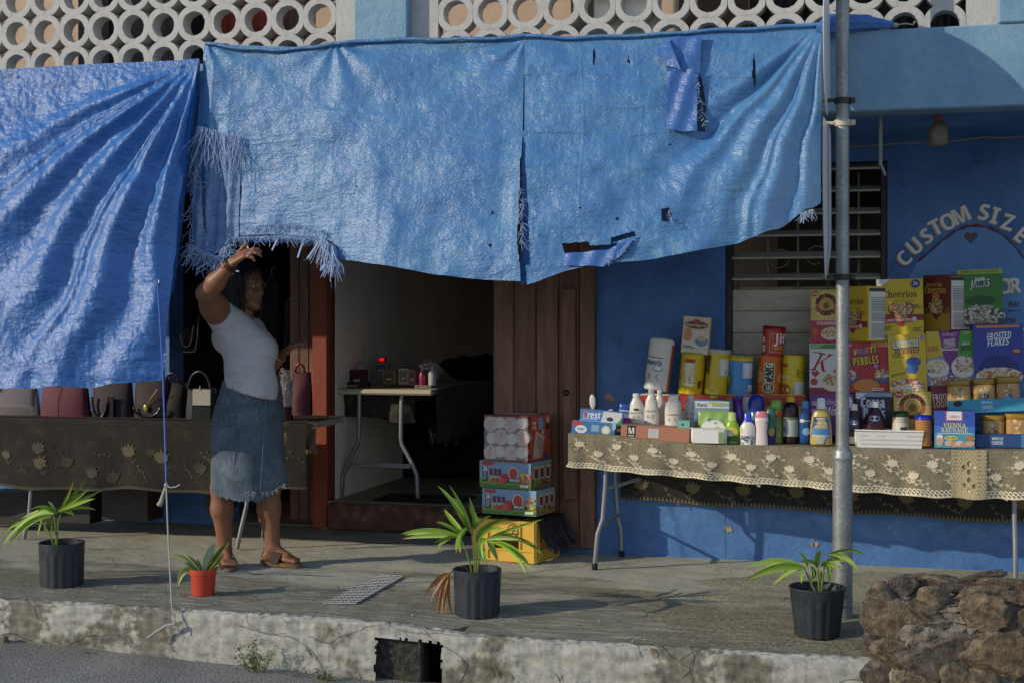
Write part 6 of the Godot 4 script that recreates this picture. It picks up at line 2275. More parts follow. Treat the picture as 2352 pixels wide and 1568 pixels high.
	vessel("shampoo_bottle", "white shampoo bottle with pink flip cap", "bottle", "", 1734, 1766, 943, 1023, 0.56, 0, [["body", "dacfce", M.gloss, [[0, 0], [0.86, 0], [0.92, 0.04], [0.78, 0.45], [0.98, 0.72], [0.96, 0.82], [0, 0.82]]], ["cap", "c87a8a", M.gloss, [[0.97, 0.82, 1], [0.96, 0.9], [0.8, 0.98], [0.7, 1.0], [0, 1.0]]]], func(k): k.oval(0.82, 0.82, 0.08, 0.06, "b06a72"), 170.0, 0.1, 0.8, 0.55)
	vessel("shampoo_bottle", "purple and green children's shampoo bottle beside the pink-capped one", "bottle", "", 1754, 1782, 934, 1022, 0.5, -2, [["body", "3a2272", M.gloss, [[0, 0], [0.8, 0], [0.9, 0.05], [1.0, 0.4], [0.95, 0.72], [0.8, 0.84], [0, 0.84]]], ["cap", "2a6a5a", M.gloss, [[0.96, 0.7, 1], [0.9, 0.82], [0.6, 0.96], [0.0, 1.0]]]], func(k):
		k.rect(0.35, 0.5, 0.95, 0.95, "2f7a52", 6)
		k.oval(0.6, 0.42, 0.18, 0.22, "b0a83a"), 170.0, 0.08, 0.75, 0.6)
	vessel("shampoo_bottle", "tall light-green shampoo bottle with orange label", "bottle", "", 1768, 1800, 917, 1018, 0.44, 0, [["body", "8aa84a", M.gloss, [[0, 0], [0.9, 0], [1, 0.04], [1, 0.72], [0.9, 0.82], [0, 0.82]]], ["cap", "7ab848", M.gloss, [[0.9, 0.82, 1], [0.86, 0.9], [0.7, 0.99], [0, 1.0]]]], func(k):
		k.rect(0.2, 0.66, 0.9, 0.96, "c8702a", 6)
		k.oval(0.4, 0.62, 0.12, 0.08, "b0402a")
		k.lines(0.3, 0.1, 0.8, 0.5, 5, "d8e0b0"), 170.0, 0.1, 0.8, 0.6)
	vessel("sauce_bottle", "dark brown sauce bottle with pale green label and yellow cap", "bottle", "", 1798, 1836, 908, 1018, 0.46, 0, [["body", "22140f", M.gloss, [[0, 0], [0.94, 0], [1, 0.03], [1, 0.7], [0.9, 0.8], [0.5, 0.88], [0, 0.9]]], ["cap", "c8a41e", M.gloss, [[0.5, 0.86, 1], [0.52, 0.87], [0.5, 0.99], [0, 1.0]]]], func(k):
		k.rect(0.1, 0.0, 0.92, 0.8, "a8b4a8", 8)
		k.rect(0.1, 0.7, 0.92, 0.8, "4a7a4a", 8)
		k.lines(0.4, 0.1, 0.86, 0.62, 8, "4a5a52")
		k.rect(0.14, 0.16, 0.32, 0.4, "6a7488", 2), 150.0, 0.16, 0.66)
	vessel("freshener_bottle", "slim blue bottle with a round white emblem", "bottle", "", 1837, 1863, 919, 1017, 0.48, 0, [["body", "1f4a8a", M.gloss, [[0, 0], [0.9, 0], [1, 0.1], [0.95, 0.6], [0.7, 0.8], [0.4, 0.92], [0, 0.92]]], ["cap", "3a8ac0", M.gloss, [[0.6, 0.8, 1], [0.7, 0.86], [0.5, 1.0], [0, 1.0]]]], func(k):
		k.oval(0.3, 0.72, 0.2, 0.12, "c8ccd0")
		k.oval(0.6, 0.3, 0.26, 0.24, "7ab0d8")
		k.rect(0.5, 0.68, 0.9, 0.74, "b0a890", 3), 160.0, 0.1, 0.7, 0.6)
	vessel("mouthwash_bottle", "large amber mouthwash bottle with white cap and blue label", "bottle", "", 1861, 1912, 912, 1021, 0.55, 0, [["body", "b8a458", M.gloss, [[0, 0], [0.92, 0], [1, 0.03], [0.96, 0.4], [0.8, 0.62], [0.62, 0.72], [0.4, 0.77], [0, 0.77]]], ["cap", "dedede", M.gloss, [[0.4, 0.76, 1], [0.41, 0.77], [0.34, 0.99], [0, 1.0]]]], func(k):
		k.poly([Vector2(0.25, 1.0), Vector2(0.75, 1.0), Vector2(0.82, 0.7), Vector2(0.9, 0.3), Vector2(0.62, 0.0), Vector2(0.38, 0.0), Vector2(0.1, 0.3), Vector2(0.18, 0.7)], "24408a")
		k.rect(0.14, 0.36, 0.86, 0.58, "3f7ac0", 8)
		k.txt("Listerine", 0.5, 0.78, 0.08, "d8e0f0", "sans", 0.44)
		k.txt("ADVANCED", 0.5, 0.66, 0.06, "d8e0f0", "sans", 0.4)
		k.rect(0.34, 0.92, 0.66, 0.96, "d8dce8", 3)
		k.rect(0.14, 0.3, 0.86, 0.33, "d8e0f0", 6)
		for j in 4:
			k.rect(0.3 + j * 0.03, 0.24 - j * 0.06, 0.7 - j * 0.03, 0.265 - j * 0.06, "c8d0e4", 3), 150.0, 0.02, 0.6, 0.6)
	vessel("shampoo_bottle", "bottle with big blue dome cap behind the front row", "bottle", "", 1719, 1757, 904, 985, 0.4, 0, [["body", "2a6a9a", M.gloss, [[0, 0], [1, 0.02], [1, 0.5], [0, 0.5]]], ["cap", "1c3c9a", M.gloss, [[1.0, 0.5, 1], [1.02, 0.7], [0.9, 0.88], [0.55, 0.98], [0, 1.0]]]], func(k):
		k.poly([Vector2(0.5, 1.0), Vector2(0.96, 1.0), Vector2(0.75, 0.5)], "c8922a"), 160.0, 0.1, 0.55)
	vessel("detergent_bottle", "purple spouted bottle behind the wipes", "bottle", "", 1686, 1716, 910, 985, 0.38, 6, [["body", "5a2f96", M.gloss, [[0, 0], [1, 0.02], [0.9, 0.4], [0.62, 0.7], [0.8, 0.9], [1.0, 0.96], [0.7, 1.0], [0, 0.98]]]])
	vessel("yellow_bottle", "orange bottle with yellow shoulder between the wipes and the purple one", "bottle", "", 1668, 1694, 910, 985, 0.36, 0, [["body", "b0481e", M.gloss, [[0, 0], [1, 0.02], [1, 0.7], [0.9, 0.8], [0, 0.8]]], ["cap", "c8a02a", M.gloss, [[0.95, 0.78, 1], [0.9, 0.95], [0, 1.0]]]])
	carton("price_card", "white folded card standing behind the blue dome cap", "card", "", 1706, 1738, 911, 950, 0.33, 0.004, 0, 0, "dedede", func(k): k.oval(0.45, 0.6, 0.06, 0.12, "3a4a6a"))

# ---------------------------------------------------------------- cartons stacked on the crate beside the door
func doorway_stack() -> void:
	var corner := G(1229, 1295)
	var yaw := -13.0
	var bs := Basis(Vector3.UP, deg_to_rad(yaw))
	var o := thing("plastic_crate", "yellow plastic drink crate standing by the door under the stacked cartons", "crate")
	var W := 0.40
	var D := 0.30
	var H := 0.235
	o.transform = Transform3D(bs, corner)
	var mb := MB.new()
	mb.col = Color("d2aa48").srgb_to_linear()
	# walls with hand holes, rails and ribs; local origin is the near right lower corner
	var wall := func(length: float, at: Vector3, ax: Vector3, nrm: Vector3) -> void:
		var mid := length / 2.0
		for q in [[0.0, length, 0.0, 0.07], [0.0, length, 0.125, H], [0.0, mid - 0.1, 0.07, 0.125], [mid + 0.1, length, 0.07, 0.125]]:
			var b := Basis(ax, Vector3.UP, ax.cross(Vector3.UP))
			mb.box(at + ax * ((q[0] + q[1]) / 2) + Vector3.UP * ((q[2] + q[3]) / 2) - nrm * 0.009, Vector3(q[1] - q[0] - 0.001, q[3] - q[2], 0.012), 0.002, b)
		for y in [0.006, 0.068, 0.128, H - 0.008]:
			mb.box(at + ax * mid + Vector3.UP * y, Vector3(length, 0.011, 0.012), 0.002, Basis(ax, Vector3.UP, ax.cross(Vector3.UP)))
		for x in [0.008, mid - 0.105, mid + 0.105, length - 0.008]:
			mb.box(at + ax * x + Vector3.UP * (H / 2) + nrm * 0.001, Vector3(0.012, H - 0.004, 0.012), 0.002, Basis(ax, Vector3.UP, ax.cross(Vector3.UP)))
	wall.call(W, Vector3(-W, 0, 0), Vector3.RIGHT, Vector3.BACK)
	wall.call(D, Vector3(0, 0, 0), Vector3(0, 0, -1), Vector3.RIGHT)
	wall.call(W, Vector3(-W, 0, -D), Vector3.RIGHT, Vector3(0, 0, -1))
	wall.call(D, Vector3(-W, 0, 0), Vector3(0, 0, -1), Vector3.LEFT)
	part("shell", mb, M.gloss, o)
	var k := ink_on(0.1, 0.1, Vector3(-0.19, 0.13, 0.004))
	k.oval(0.5, 0.5, 0.36, 0.36, "4a3a10", 20)
	k.oval(0.5, 0.5, 0.3, 0.3, "c89426", 20)
	k.rect(0.3, 0.46, 0.7, 0.54, "4a3a10", 1)
	k.rect(0.46, 0.25, 0.54, 0.75, "4a3a10", 1)
	part("emblem", k.mb, M.print, o)
	# black plastic between crate and cartons, hanging over its right side
	var bag := thing("plastic_bag", "black plastic sheet draped over the yellow crate under the juice cartons", "plastic bag")
	bag.transform = Transform3D(bs, corner)
	mb = MB.new()
	var n := FastNoiseLite.new()
	n.frequency = 6.0
	mb.grid(50, 40, func(s, t):
		var x: float = lerpf(-W - 0.02, 0.16, s)
		var z: float = lerpf(-D - 0.05, -0.02, t)
		var y := H + 0.012 + 0.012 * n.get_noise_2d(x * 3, z * 3) - pow(smoothstep(0.0, 0.16, x), 0.7) * (0.16 + 0.08 * n.get_noise_2d(z * 2, 3.0))
		if x > 0:
			x *= 0.62
		return Vector3(x + 0.008 * n.get_noise_2d(z * 4, x * 4), y, z + 0.006 * sin(x * 40)))
	part("sheet", mb, mat("1d1d20", 0.45, null, M.rough, 0.8, Vector3.ONE * 2), bag)
	var stack := func(called: String, label: String, cat: String, group: String, base: float, w: float, d: float, h: float, dx: float, turn: float, col: String) -> Node3D:
		var q := thing(called, label, cat, Vector3.ZERO, 0.0, group)
		q.transform = Transform3D(Basis(Vector3.UP, deg_to_rad(yaw + turn)), corner + bs * Vector3(dx, base, -0.015))
		var m2 := MB.new()
		m2.col = Color(col).srgb_to_linear()
		m2.box(Vector3(-w / 2, h / 2, -d / 2), Vector3(w, h, d), 0.004)
		part("carton", m2, M.board, q)
		return q
	var juice := func(ik: Ink) -> void:
		ik.rect(0, 0, 1, 1, "6f98bc", 3)
		ik.rect(0, 0, 1, 0.34, "6a8c34", 3)
		ik.rect(0, 0, 1, 0.14, "3f7a2c", 3)
		ik.rect(0.05, 0.84, 0.26, 0.98, "b02c34", 2)
		ik.rect(0.06, 0.24, 0.16, 0.82, "24221f", 2)
		ik.txt("36", 0.11, 0.7, 0.2, "f0f0ec", "bold", 0.085)
		ik.lines(0.075, 0.28, 0.15, 0.58, 4, "b8b4a8")
		for j in 3:
			ik.rect(0.2 + j * 0.085, 0.36, 0.26 + j * 0.085, 0.72, "6a2a34", 2)
			ik.rect(0.2 + j * 0.085, 0.36, 0.26 + j * 0.085, 0.46, "b8b0a8", 2)
			ik.oval(0.2 + j * 0.085, 0.3, 0.04, 0.04, ["8a9a3a", "b8402a", "a0321f"][j])
		ik.oval(0.5, 0.38, 0.085, 0.085, "a8242a")
		ik.oval(0.43, 0.3, 0.06, 0.06, "c04a36")
		ik.oval(0.67, 0.58, 0.1, 0.11, "e0d8b0")
		ik.oval(0.67, 0.58, 0.085, 0.095, "b03024")
		ik.rect(0.56, 0.24, 0.82, 0.42, "2c3230", 3)
		ik.txt("100% JUICE", 0.69, 0.33, 0.11, "f0ece0", "bold", 0.2)
		ik.speckle(0.9, 0.46, 0.09, 0.1, 26, ["c8a83a", "8aa03a", "b8502a"], 0.03)
		ik.rect(0.8, 0.08, 0.96, 0.18, "d8d4c0", 2)
	var side := func(ik: Ink) -> void:
		ik.rect(0, 0, 1, 1, "9a9a7a", 3)
		ik.rect(0, 0.0, 1, 0.4, "7a6a44", 3)
		ik.rect(0, 0.86, 1, 1.0, "7aa0b8", 3)
		for j in 3:
			ik.rect(0.16 + j * 0.28, 0.34, 0.36 + j * 0.28, 0.84, "c8c0b4", 2)
			ik.rect(0.18 + j * 0.28, 0.4, 0.34 + j * 0.28, 0.74, "6a2430", 2)
		ik.speckle(0.5, 0.24, 0.44, 0.07, 20, ["8a9a3a", "b8a03a", "7a3a2a"], 0.05)
	var levels := [[H + 0.03, "lower juice carton in the stack beside the door", 0.345, 0.25, 0.145, 0.0, 1.5], [H + 0.178, "upper juice carton, under the noodle case", 0.335, 0.25, 0.155, -0.035, -1.0]]
	for l in levels:
		var q: Node3D = stack.call("juice_carton", l[1], "carton", "juice cartons beside the door", l[0], l[2], l[3], l[4], l[5], l[6], "7a94a8")
		k = ink_on(l[2], l[4], Vector3(-l[2], 0, 0))
		juice.call(k)
		part("front_print", k.mb, M.print, q)
		k = ink_on(l[3], l[4], Vector3(0, 0, 0), Vector3(0, 0, -1), Vector3.UP)
		side.call(k)
		part("side_print", k.mb, M.print, q)
	# the shrink-wrapped case of noodle cups
	var cw := 0.285
	var cd := 0.28
	var ch := 0.262
	var q := thing("noodle_case", "orange-sided case of noodle cups wrapped in film on top of the juice cartons", "case")
	q.transform = Transform3D(Basis(Vector3.UP, deg_to_rad(yaw)), corner + bs * Vector3(-0.045, H + 0.336, -0.012))
	mb = MB.new()
	mb.col = Color("a84c34").srgb_to_linear()
	mb.box(Vector3(-cw / 2, ch / 2, -cd / 2 - 0.02), Vector3(cw, ch, cd - 0.04), 0.006)
	part("carton", mb, M.board, q)
	mb = MB.new()
	mb.col = Color("7a4438").srgb_to_linear()
	mb.box(Vector3(-cw / 2, 0.004, -0.012), Vector3(cw, 0.008, 0.06), 0.002)
	mb.box(Vector3(-cw / 2, ch - 0.004, -0.012), Vector3(cw, 0.008, 0.06), 0.002)
	part("rim", mb, M.board, q)
	var col_x := [-0.245, -0.185, -0.115, -0.045]
	for r in 3:
		for j in 4:
			var big := (j + r) % 2 == 0
			var cr := 0.044 if big else 0.033
			mb = MB.new()
			mb.col = Color("cfc8c0").srgb_to_linear()
			mb.xf = Transform3D(Basis(Vector3.RIGHT, PI / 2), Vector3(col_x[j] + (0.006 if r == 1 else 0.0), 0.047 + 0.083 * (2 - r) + (0.006 if j % 2 else -0.002), -0.02))
			mb.lathe([[cr * 0.9, -0.02], [cr * 0.94, 0.018], [cr, 0.019, 1], [cr, 0.026, 1], [cr * 0.93, 0.0265], [0, 0.0262]], 24)
			var cup := part("cup", mb, M.board, q)
			if big:
				k = ink_on(cr * 2, cr * 2, Vector3(col_x[j] - cr + (0.006 if r == 1 else 0.0), 0.047 + 0.083 * (2 - r) - cr + (0.006 if j % 2 else -0.002), 0.0072))
				k.oval(0.5, 0.5, 0.44, 0.44, "c08a80")
				k.oval(0.5, 0.5, 0.38, 0.38, "d8c8c0")
				k.speckle(0.5, 0.72, 0.3, 0.12, 10, ["b04a42", "c87a6a"], 0.07)
				k.txt("NOODLES", 0.5, 0.48, 0.16, "a83a34", "bold", 0.6)
				k.lines(0.26, 0.2, 0.74, 0.36, 3, "b06a62")
				part("lid_print", k.mb, M.print, cup)
	k = ink_on(cd - 0.04, ch, Vector3(0, 0, -0.02), Vector3(0, 0, -1), Vector3.UP)
	k.rect(0, 0, 1, 1, "b8442a", 3)
	k.txt("24", 0.2, 0.78, 0.16, "ecd8c8", "bold", 0.2, 90)
	k.rect(0.4, 0.66, 0.68, 0.96, "3a70a0", 3)
	k.lines(0.42, 0.68, 0.66, 0.94, 5, "a8c8dc")
	k.oval(0.62, 0.62, 0.09, 0.09, "b0504a")
	k.oval(0.62, 0.62, 0.06, 0.06, "d8c0b8")
	k.rect(0.8, 0.82, 0.96, 0.94, "d0c0b0", 2)
	k.rect(0.8, 0.66, 0.96, 0.78, "3a2a22", 2)
	k.oval(0.88, 0.56, 0.07, 0.07, "4a6a9a")
	k.poly([Vector2(0.08, 0.06), Vector2(0.56, 0.06), Vector2(0.72, 0.52), Vector2(0.24, 0.66)], "c8b4a4")
	k.txt("CUP", 0.4, 0.4, 0.13, "8a3a30", "serif", 0.28, 75)
	k.txt("NOODLES", 0.54, 0.28, 0.12, "8a3a30", "serif", 0.38, 75)
	k.oval(0.78, 0.1, 0.09, 0.09, "2a4a7a")
	part("side_print", k.mb, M.print, q)
	mb = MB.new()
	mb.col = Color("c8a098").srgb_to_linear()
	mb.box(Vector3(-cw / 2, ch + 0.002, -cd / 2), Vector3(cw * 0.8, 0.003, cd * 0.5), 0.001)
	part("top_print", mb, M.print, q)
	mb = MB.new()
	mb.box(Vector3(-cw / 2, ch / 2, 0.012), Vector3(cw - 0.004, ch - 0.004, 0.0012))
	part("film", mb, M.glass, q)
	# the rock that holds the door
	mb = rock(3, Vector3(0.075, 0.082, 0.07), 77, ["8a7c62", "b0a288", "6e624c"], 0.2)
	var rk := MeshInstance3D.new()
	rk.name = "rock"
	rk.mesh = mb.mesh()
	rk.material_override = M.stone
	rk.position = G(1322, 1262) + Vector3(0, 0.068, -0.02)
	add_child(rk, true)
	tag(rk, "rough tan rock on the pavement between the crate and the table leg", "rock")

# ---------------------------------------------------------------- bodies: a smooth union of tapered capsules, meshed as surface nets
# bones: [a, b, ra, rb]; cuts: [point, outward normal, softness]; holes: [centre, radius]
func flesh(mb: MB, bones: Array, cell: float, k: float, cuts := [], holes := [], tint = null) -> void:
	var lo := Vector3.INF
	var hi := -Vector3.INF
	for b in bones:
		for e in [[b[0], b[2]], [b[1], b[3]]]:
			lo = lo.min(e[0] - Vector3.ONE * (e[1] + cell * 2))
			hi = hi.max(e[0] + Vector3.ONE * (e[1] + cell * 2))
	const B := 6
	var nb := Vector3i(((hi - lo) / (cell * B)).ceil()) + Vector3i.ONE
	var nx := nb.x * B + 1
	var ny := nb.y * B + 1
	var nz := nb.z * B + 1
	var val := PackedFloat32Array()
	val.resize(nx * ny * nz)
	val.fill(1.0)
	var act := []
	var reach := cell * B * 0.87 + k
	for bz in nb.z:
		for by in nb.y:
			for bx in nb.x:
				var c := lo + Vector3(bx + 0.5, by + 0.5, bz + 0.5) * cell * B
				var near := []
				for b in bones:
					var ba: Vector3 = b[1] - b[0]
					var t := clampf((c - b[0]).dot(ba) / maxf(ba.length_squared(), 1e-9), 0.0, 1.0)
					if (c - b[0] - ba * t).length() - lerpf(b[2], b[3], t) < reach:
						near.append(b)
				if near.is_empty():
					continue
				act.append(Vector3i(bx, by, bz))
				for z in range(bz * B, bz * B + B + 1):
					for y in range(by * B, by * B + B + 1):
						for x in range(bx * B, bx * B + B + 1):
							var p := lo + Vector3(x, y, z) * cell
							var d := 1.0
							for b in near:
								var ba: Vector3 = b[1] - b[0]
								var t := clampf((p - b[0]).dot(ba) / maxf(ba.length_squared(), 1e-9), 0.0, 1.0)
								var e: float = (p - b[0] - ba * t).length() - lerpf(b[2], b[3], t)
								var h := maxf(k - absf(d - e), 0.0) / k
								d = minf(d, e) - h * h * k * 0.25
							for q in cuts:
								d = maxf(d, (p - q[0]).dot(q[1]))
							for q in holes:
								d = maxf(d, q[1] - (p - q[0]).length())
							val[(z * ny + y) * nx + x] = d
	var ids := {}
	var sx := [0, 1, 0, 1, 0, 1, 0, 1]
	var sy := [0, 0, 1, 1, 0, 0, 1, 1]
	var sz := [0, 0, 0, 0, 1, 1, 1, 1]
	var edges := [[0, 1], [2, 3], [4, 5], [6, 7], [0, 2], [1, 3], [4, 6], [5, 7], [0, 4], [1, 5], [2, 6], [3, 7]]
	for bl in act:
		for z in range(bl.z * B, bl.z * B + B):
			for y in range(bl.y * B, bl.y * B + B):
				for x in range(bl.x * B, bl.x * B + B):
					var o := (z * ny + y) * nx + x
					var c := [val[o], val[o + 1], val[o + nx], val[o + nx + 1], val[o + nx * ny], val[o + nx * ny + 1], val[o + nx * ny + nx], val[o + nx * ny + nx + 1]]
					var neg := 0
					for e in c:
						if e < 0.0:
							neg += 1
					if neg == 0 or neg == 8:
						continue
					var sum := Vector3.ZERO
					var n := 0
					for e in edges:
						var va: float = c[e[0]]
						var vb: float = c[e[1]]
						if (va < 0.0) != (vb < 0.0):
							var t := va / (va - vb)
							sum += Vector3(lerpf(sx[e[0]], sx[e[1]], t), lerpf(sy[e[0]], sy[e[1]], t), lerpf(sz[e[0]], sz[e[1]], t))
							n += 1
					var p := lo + (Vector3(x, y, z) + sum / n) * cell
					if tint != null:
						mb.col = tint.call(p)
					ids[o] = mb.add(p)
	for o in ids.keys():
		var x: int = o % nx
		var y: int = (o / nx) % ny
		var z: int = o / (nx * ny)
		for ax in 3:
			var st: int = [1, nx, nx * ny][ax]
			var d1: int = [nx, nx * ny, 1][ax]
			var d2: int = [nx * ny, 1, nx][ax]
			var a: float = val[o]
			var b: float = val[o + st]
			if (a < 0.0) == (b < 0.0):
				continue
			if not (ids.has(o - d1) and ids.has(o - d2) and ids.has(o - d1 - d2)):
				continue
			if a < 0.0:
				mb.quad(ids[o], ids[o - d1], ids[o - d1 - d2], ids[o - d2])
			else:
				mb.quad(ids[o], ids[o - d2], ids[o - d1 - d2], ids[o - d1])

func person() -> void:
	var o := thing("person", "woman in grey t-shirt and denim skirt reaching up to the tarpaulin's frayed edge", "person")
	var n := FastNoiseLite.new()
	n.frequency = 9.0
	n.fractal_octaves = 3
	var skin_tint := func(p: Vector3) -> Color:
		var q := 1.0 + 0.16 * n.get_noise_3dv(p * 2.0)
		return Color(0.225 * q, 0.098 * q, 0.050 * q)
	var skin := vmat(0.5)
	skin.subsurf_scatter_enabled = true
	skin.subsurf_scatter_strength = 0.08
	# body
	var mb := MB.new()
	var sh := P(508, 728, 1.09)
	var el := P(473, 674, 1.36)
	var wr := P(535, 602, 1.435)
	var lel := P(612, 846, 0.76)
	var lwr := P(646, 814, 0.79)
	var an_r := P(517, 1262, 0.985)
	var an_l := P(627, 1256, 0.885)
	var dr := Vector3(0.45, 0, 0.62).normalized()
	var dl := Vector3(0.97, 0, 0.16).normalized()
	var heel_r := Vector3(an_r.x, 0.052, an_r.z) - dr * 0.035
	var heel_l := Vector3(an_l.x, 0.052, an_l.z) - dl * 0.035
	var bones := [
		[P(553, 752, 0.94), P(560, 712, 0.94), 0.064, 0.056],
		[P(530, 752, 1.06), P(566, 756, 0.82), 0.06, 0.055],
		[P(552, 790, 1.03), P(566, 790, 0.86), 0.11, 0.11],
		[P(574, 866, 1.0), P(574, 866, 0.9), 0.10, 0.10],
		[P(572, 930, 1.0), P(572, 930, 0.9), 0.105, 0.105],
		[sh, sh.lerp(el, 0.45), 0.072, 0.070], [sh.lerp(el, 0.45), el, 0.070, 0.052], [sh.lerp(el, 0.3) + Vector3(-0.012, -0.012, 0), sh.lerp(el, 0.6) + Vector3(-0.01, -0.01, 0), 0.062, 0.058],
		[el, el.lerp(wr, 0.35), 0.049, 0.049], [el.lerp(wr, 0.35), wr, 0.048, 0.030],
		[P(577, 762, 0.80), lel, 0.062, 0.046], [lel, lel.lerp(lwr, 0.5), 0.045, 0.042], [lel.lerp(lwr, 0.5), lwr, 0.040, 0.028],
		[P(550, 960, 1.0), P(510, 1118, 1.015), 0.082, 0.060], [P(509, 1118, 1.02), P(509, 1168, 1.005), 0.060, 0.059], [P(509, 1168, 1.005), an_r, 0.059, 0.036],
		[P(592, 960, 0.89), P(616, 1118, 0.87), 0.085, 0.063], [P(617, 1118, 0.87), P(617, 1166, 0.87), 0.064, 0.063], [P(617, 1166, 0.87), an_l, 0.063, 0.039]]
	flesh(mb, bones, 0.0095, 0.03, [], [], skin_tint)
	var feet := [
		[P(509, 1168, 1.005).lerp(an_r, 0.8), an_r, 0.040, 0.034], [P(617, 1166, 0.87).lerp(an_l, 0.8), an_l, 0.043, 0.036],
		[an_r, heel_r, 0.037, 0.034], [heel_r, heel_r + dr * 0.13, 0.030, 0.026], [an_r, heel_r + dr * 0.13, 0.030, 0.024],
		[an_l, heel_l, 0.039, 0.035], [heel_l, heel_l + dl * 0.13, 0.031, 0.026], [an_l, heel_l + dl * 0.13, 0.031, 0.024]]
	for f in [[heel_r, dr], [heel_l, dl]]:
		var sd: Vector3 = f[1].cross(Vector3.UP)
		for t in 5:
			var b0: Vector3 = f[0] + f[1] * 0.13 + sd * (t - 2) * 0.016 + Vector3(0, -0.008, 0)
			var l: float = [0.05, 0.058, 0.062, 0.066, 0.07][t] if f[1] == dl else [0.07, 0.066, 0.062, 0.058, 0.05][t]
			feet.append([b0, b0 + f[1] * l + Vector3(0, -0.008, 0), 0.0145, 0.0115])
	flesh(mb, feet, 0.006, 0.014, [], [], skin_tint)
	# hands, with fingers of their own
	var hand := func(w: Vector3, dir: Vector3, up: Vector3, side: Vector3, curl: float, spread: float) -> void:
		var hb := []
		for j in 4:
			var off := side * (j - 1.5) * 0.0185
			hb.append([w + off * 0.7, w + dir * 0.085 + off, 0.019, 0.0135])
			var p := w + dir * 0.085 + off
			var d := (dir + side * (j - 1.5) * spread).normalized()
			var r := 0.0098
			var seg: Array = [[0.040, 0.024, 0.020], [0.044, 0.028, 0.022], [0.041, 0.026, 0.021], [0.032, 0.020, 0.018]][j]
			for s in 3:
				d = d.rotated(side.normalized(), -curl * (0.5 + 0.18 * s + 0.14 * sin(j * 2.3)))
				hb.append([p, p + d * seg[s], r, r * 0.9])
				p += d * seg[s]
				r *= 0.9
		var tb := w + dir * 0.022 - side * 0.028
		var td := (dir * 0.65 - side * 0.75 - up * 0.35).normalized()
		hb.append([w + dir * 0.01 - side * 0.012, tb + td * 0.03, 0.018, 0.0145])
		hb.append([tb + td * 0.03, tb + td * 0.03 + (td + dir * 0.5).normalized() * 0.032, 0.0125, 0.0115])
		hb.append([tb + td * 0.03 + (td + dir * 0.5).normalized() * 0.032, tb + td * 0.03 + (td + dir * 0.5).normalized() * 0.032 + (td * 0.5 + dir).normalized() * 0.026, 0.011, 0.0095])
		hb.append([w - dir * 0.05, w + dir * 0.01, 0.030, 0.024])
		flesh(mb, hb, 0.0036, 0.010, [], [], skin_tint)
	var rd := (P(566, 581, 1.45) - wr).normalized()
	var rs := Vector3(0.25, -0.45, 0.85)
	rs = (rs - rd * rs.dot(rd)).normalized()
	hand.call(wr, rd, rs.cross(rd) * -1.0, rs, 0.7, 0.14)
	var ld := (P(676, 790, 0.80) - lwr).normalized()
	var ls := Vector3(0.1, 0.25, -0.95)
	ls = (ls - ld * ls.dot(ld)).normalized()
	hand.call(lwr, ld, ls.cross(ld) * -1.0, ls, -0.42, 0.05)
	# head
	var H := P(559, 657, 0.945)
	var fx := Vector3(0.985, 0, 0.17)
	var sd := Vector3(-0.17, 0, 0.985)
	var hp := func(x: float, y: float, z := 0.0) -> Vector3: return H + fx * x + Vector3.UP * y + sd * z
	var hb := [[hp.call(-0.022, 0.018), hp.call(0.012, 0.024), 0.092, 0.088], [hp.call(0.03, -0.01), hp.call(0.042, -0.045), 0.07, 0.062],
		[hp.call(0.0, -0.07, 0.045), hp.call(0.065, -0.108, 0.012), 0.034, 0.028], [hp.call(0.0, -0.07, -0.045), hp.call(0.065, -0.108, -0.012), 0.034, 0.028], [hp.call(0.055, -0.09), hp.call(0.082, -0.115), 0.04, 0.025],
		[hp.call(0.098, 0.008), hp.call(0.116, -0.036), 0.010, 0.0145], [hp.call(0.108, -0.04, 0.014), hp.call(0.1, -0.042, 0.018), 0.011, 0.008], [hp.call(0.108, -0.04, -0.014), hp.call(0.1, -0.042, -0.018), 0.011, 0.008],
		[hp.call(0.098, -0.066, 0.016), hp.call(0.098, -0.066, -0.016), 0.0125, 0.0125], [hp.call(0.102, -0.067), hp.call(0.102, -0.068), 0.0125, 0.0125], [hp.call(0.096, -0.083, 0.014), hp.call(0.096, -0.083, -0.014), 0.0125, 0.0125],
		[hp.call(0.089, 0.022, 0.035), hp.call(0.097, 0.02, 0.008), 0.014, 0.013], [hp.call(0.089, 0.022, -0.035), hp.call(0.097, 0.02, -0.008), 0.014, 0.013],
		[hp.call(0.07, -0.036, 0.042), hp.call(0.06, -0.055, 0.042), 0.03, 0.03], [hp.call(0.07, -0.036, -0.042), hp.call(0.06, -0.055, -0.042), 0.03, 0.03],
		[hp.call(-0.005, -0.012, 0.088), hp.call(-0.003, -0.045, 0.083), 0.014, 0.010], [hp.call(-0.01, -0.08), P(558, 742, 0.94), 0.056, 0.060]]
	flesh(mb, hb, 0.0048, 0.014, [], [[hp.call(0.108, -0.0745, 0.0), 0.004], [hp.call(0.105, 0.0, 0.033), 0.017], [hp.call(0.105, 0.0, -0.033), 0.017]], func(p: Vector3) -> Color:
		var q: Color = skin_tint.call(p)
		var l: Vector3 = p - hp.call(0.104, -0.075)
		if absf(l.y) < 0.02 and l.length() < 0.032:
			q = q.lerp(Color(0.19, 0.06, 0.045), 0.6)
		return q)
	part("body", mb, skin, o)
	mb = MB.new()
	for s in [-1.0, 1.0]:
		mb.col = Color(0.6, 0.56, 0.5)
		mb.ball(hp.call(0.086, 0.0, 0.032 * s), Vector3(0.012, 0.012, 0.012), 10, 8)
		mb.col = Color(0.02, 0.01, 0.008)
		mb.ball(hp.call(0.0945, 0.0, 0.033 * s), Vector3(0.0055, 0.0055, 0.0055), 8, 6)
	part("eyes", mb, M.gloss, o)
	# spectacles
	mb = MB.new()
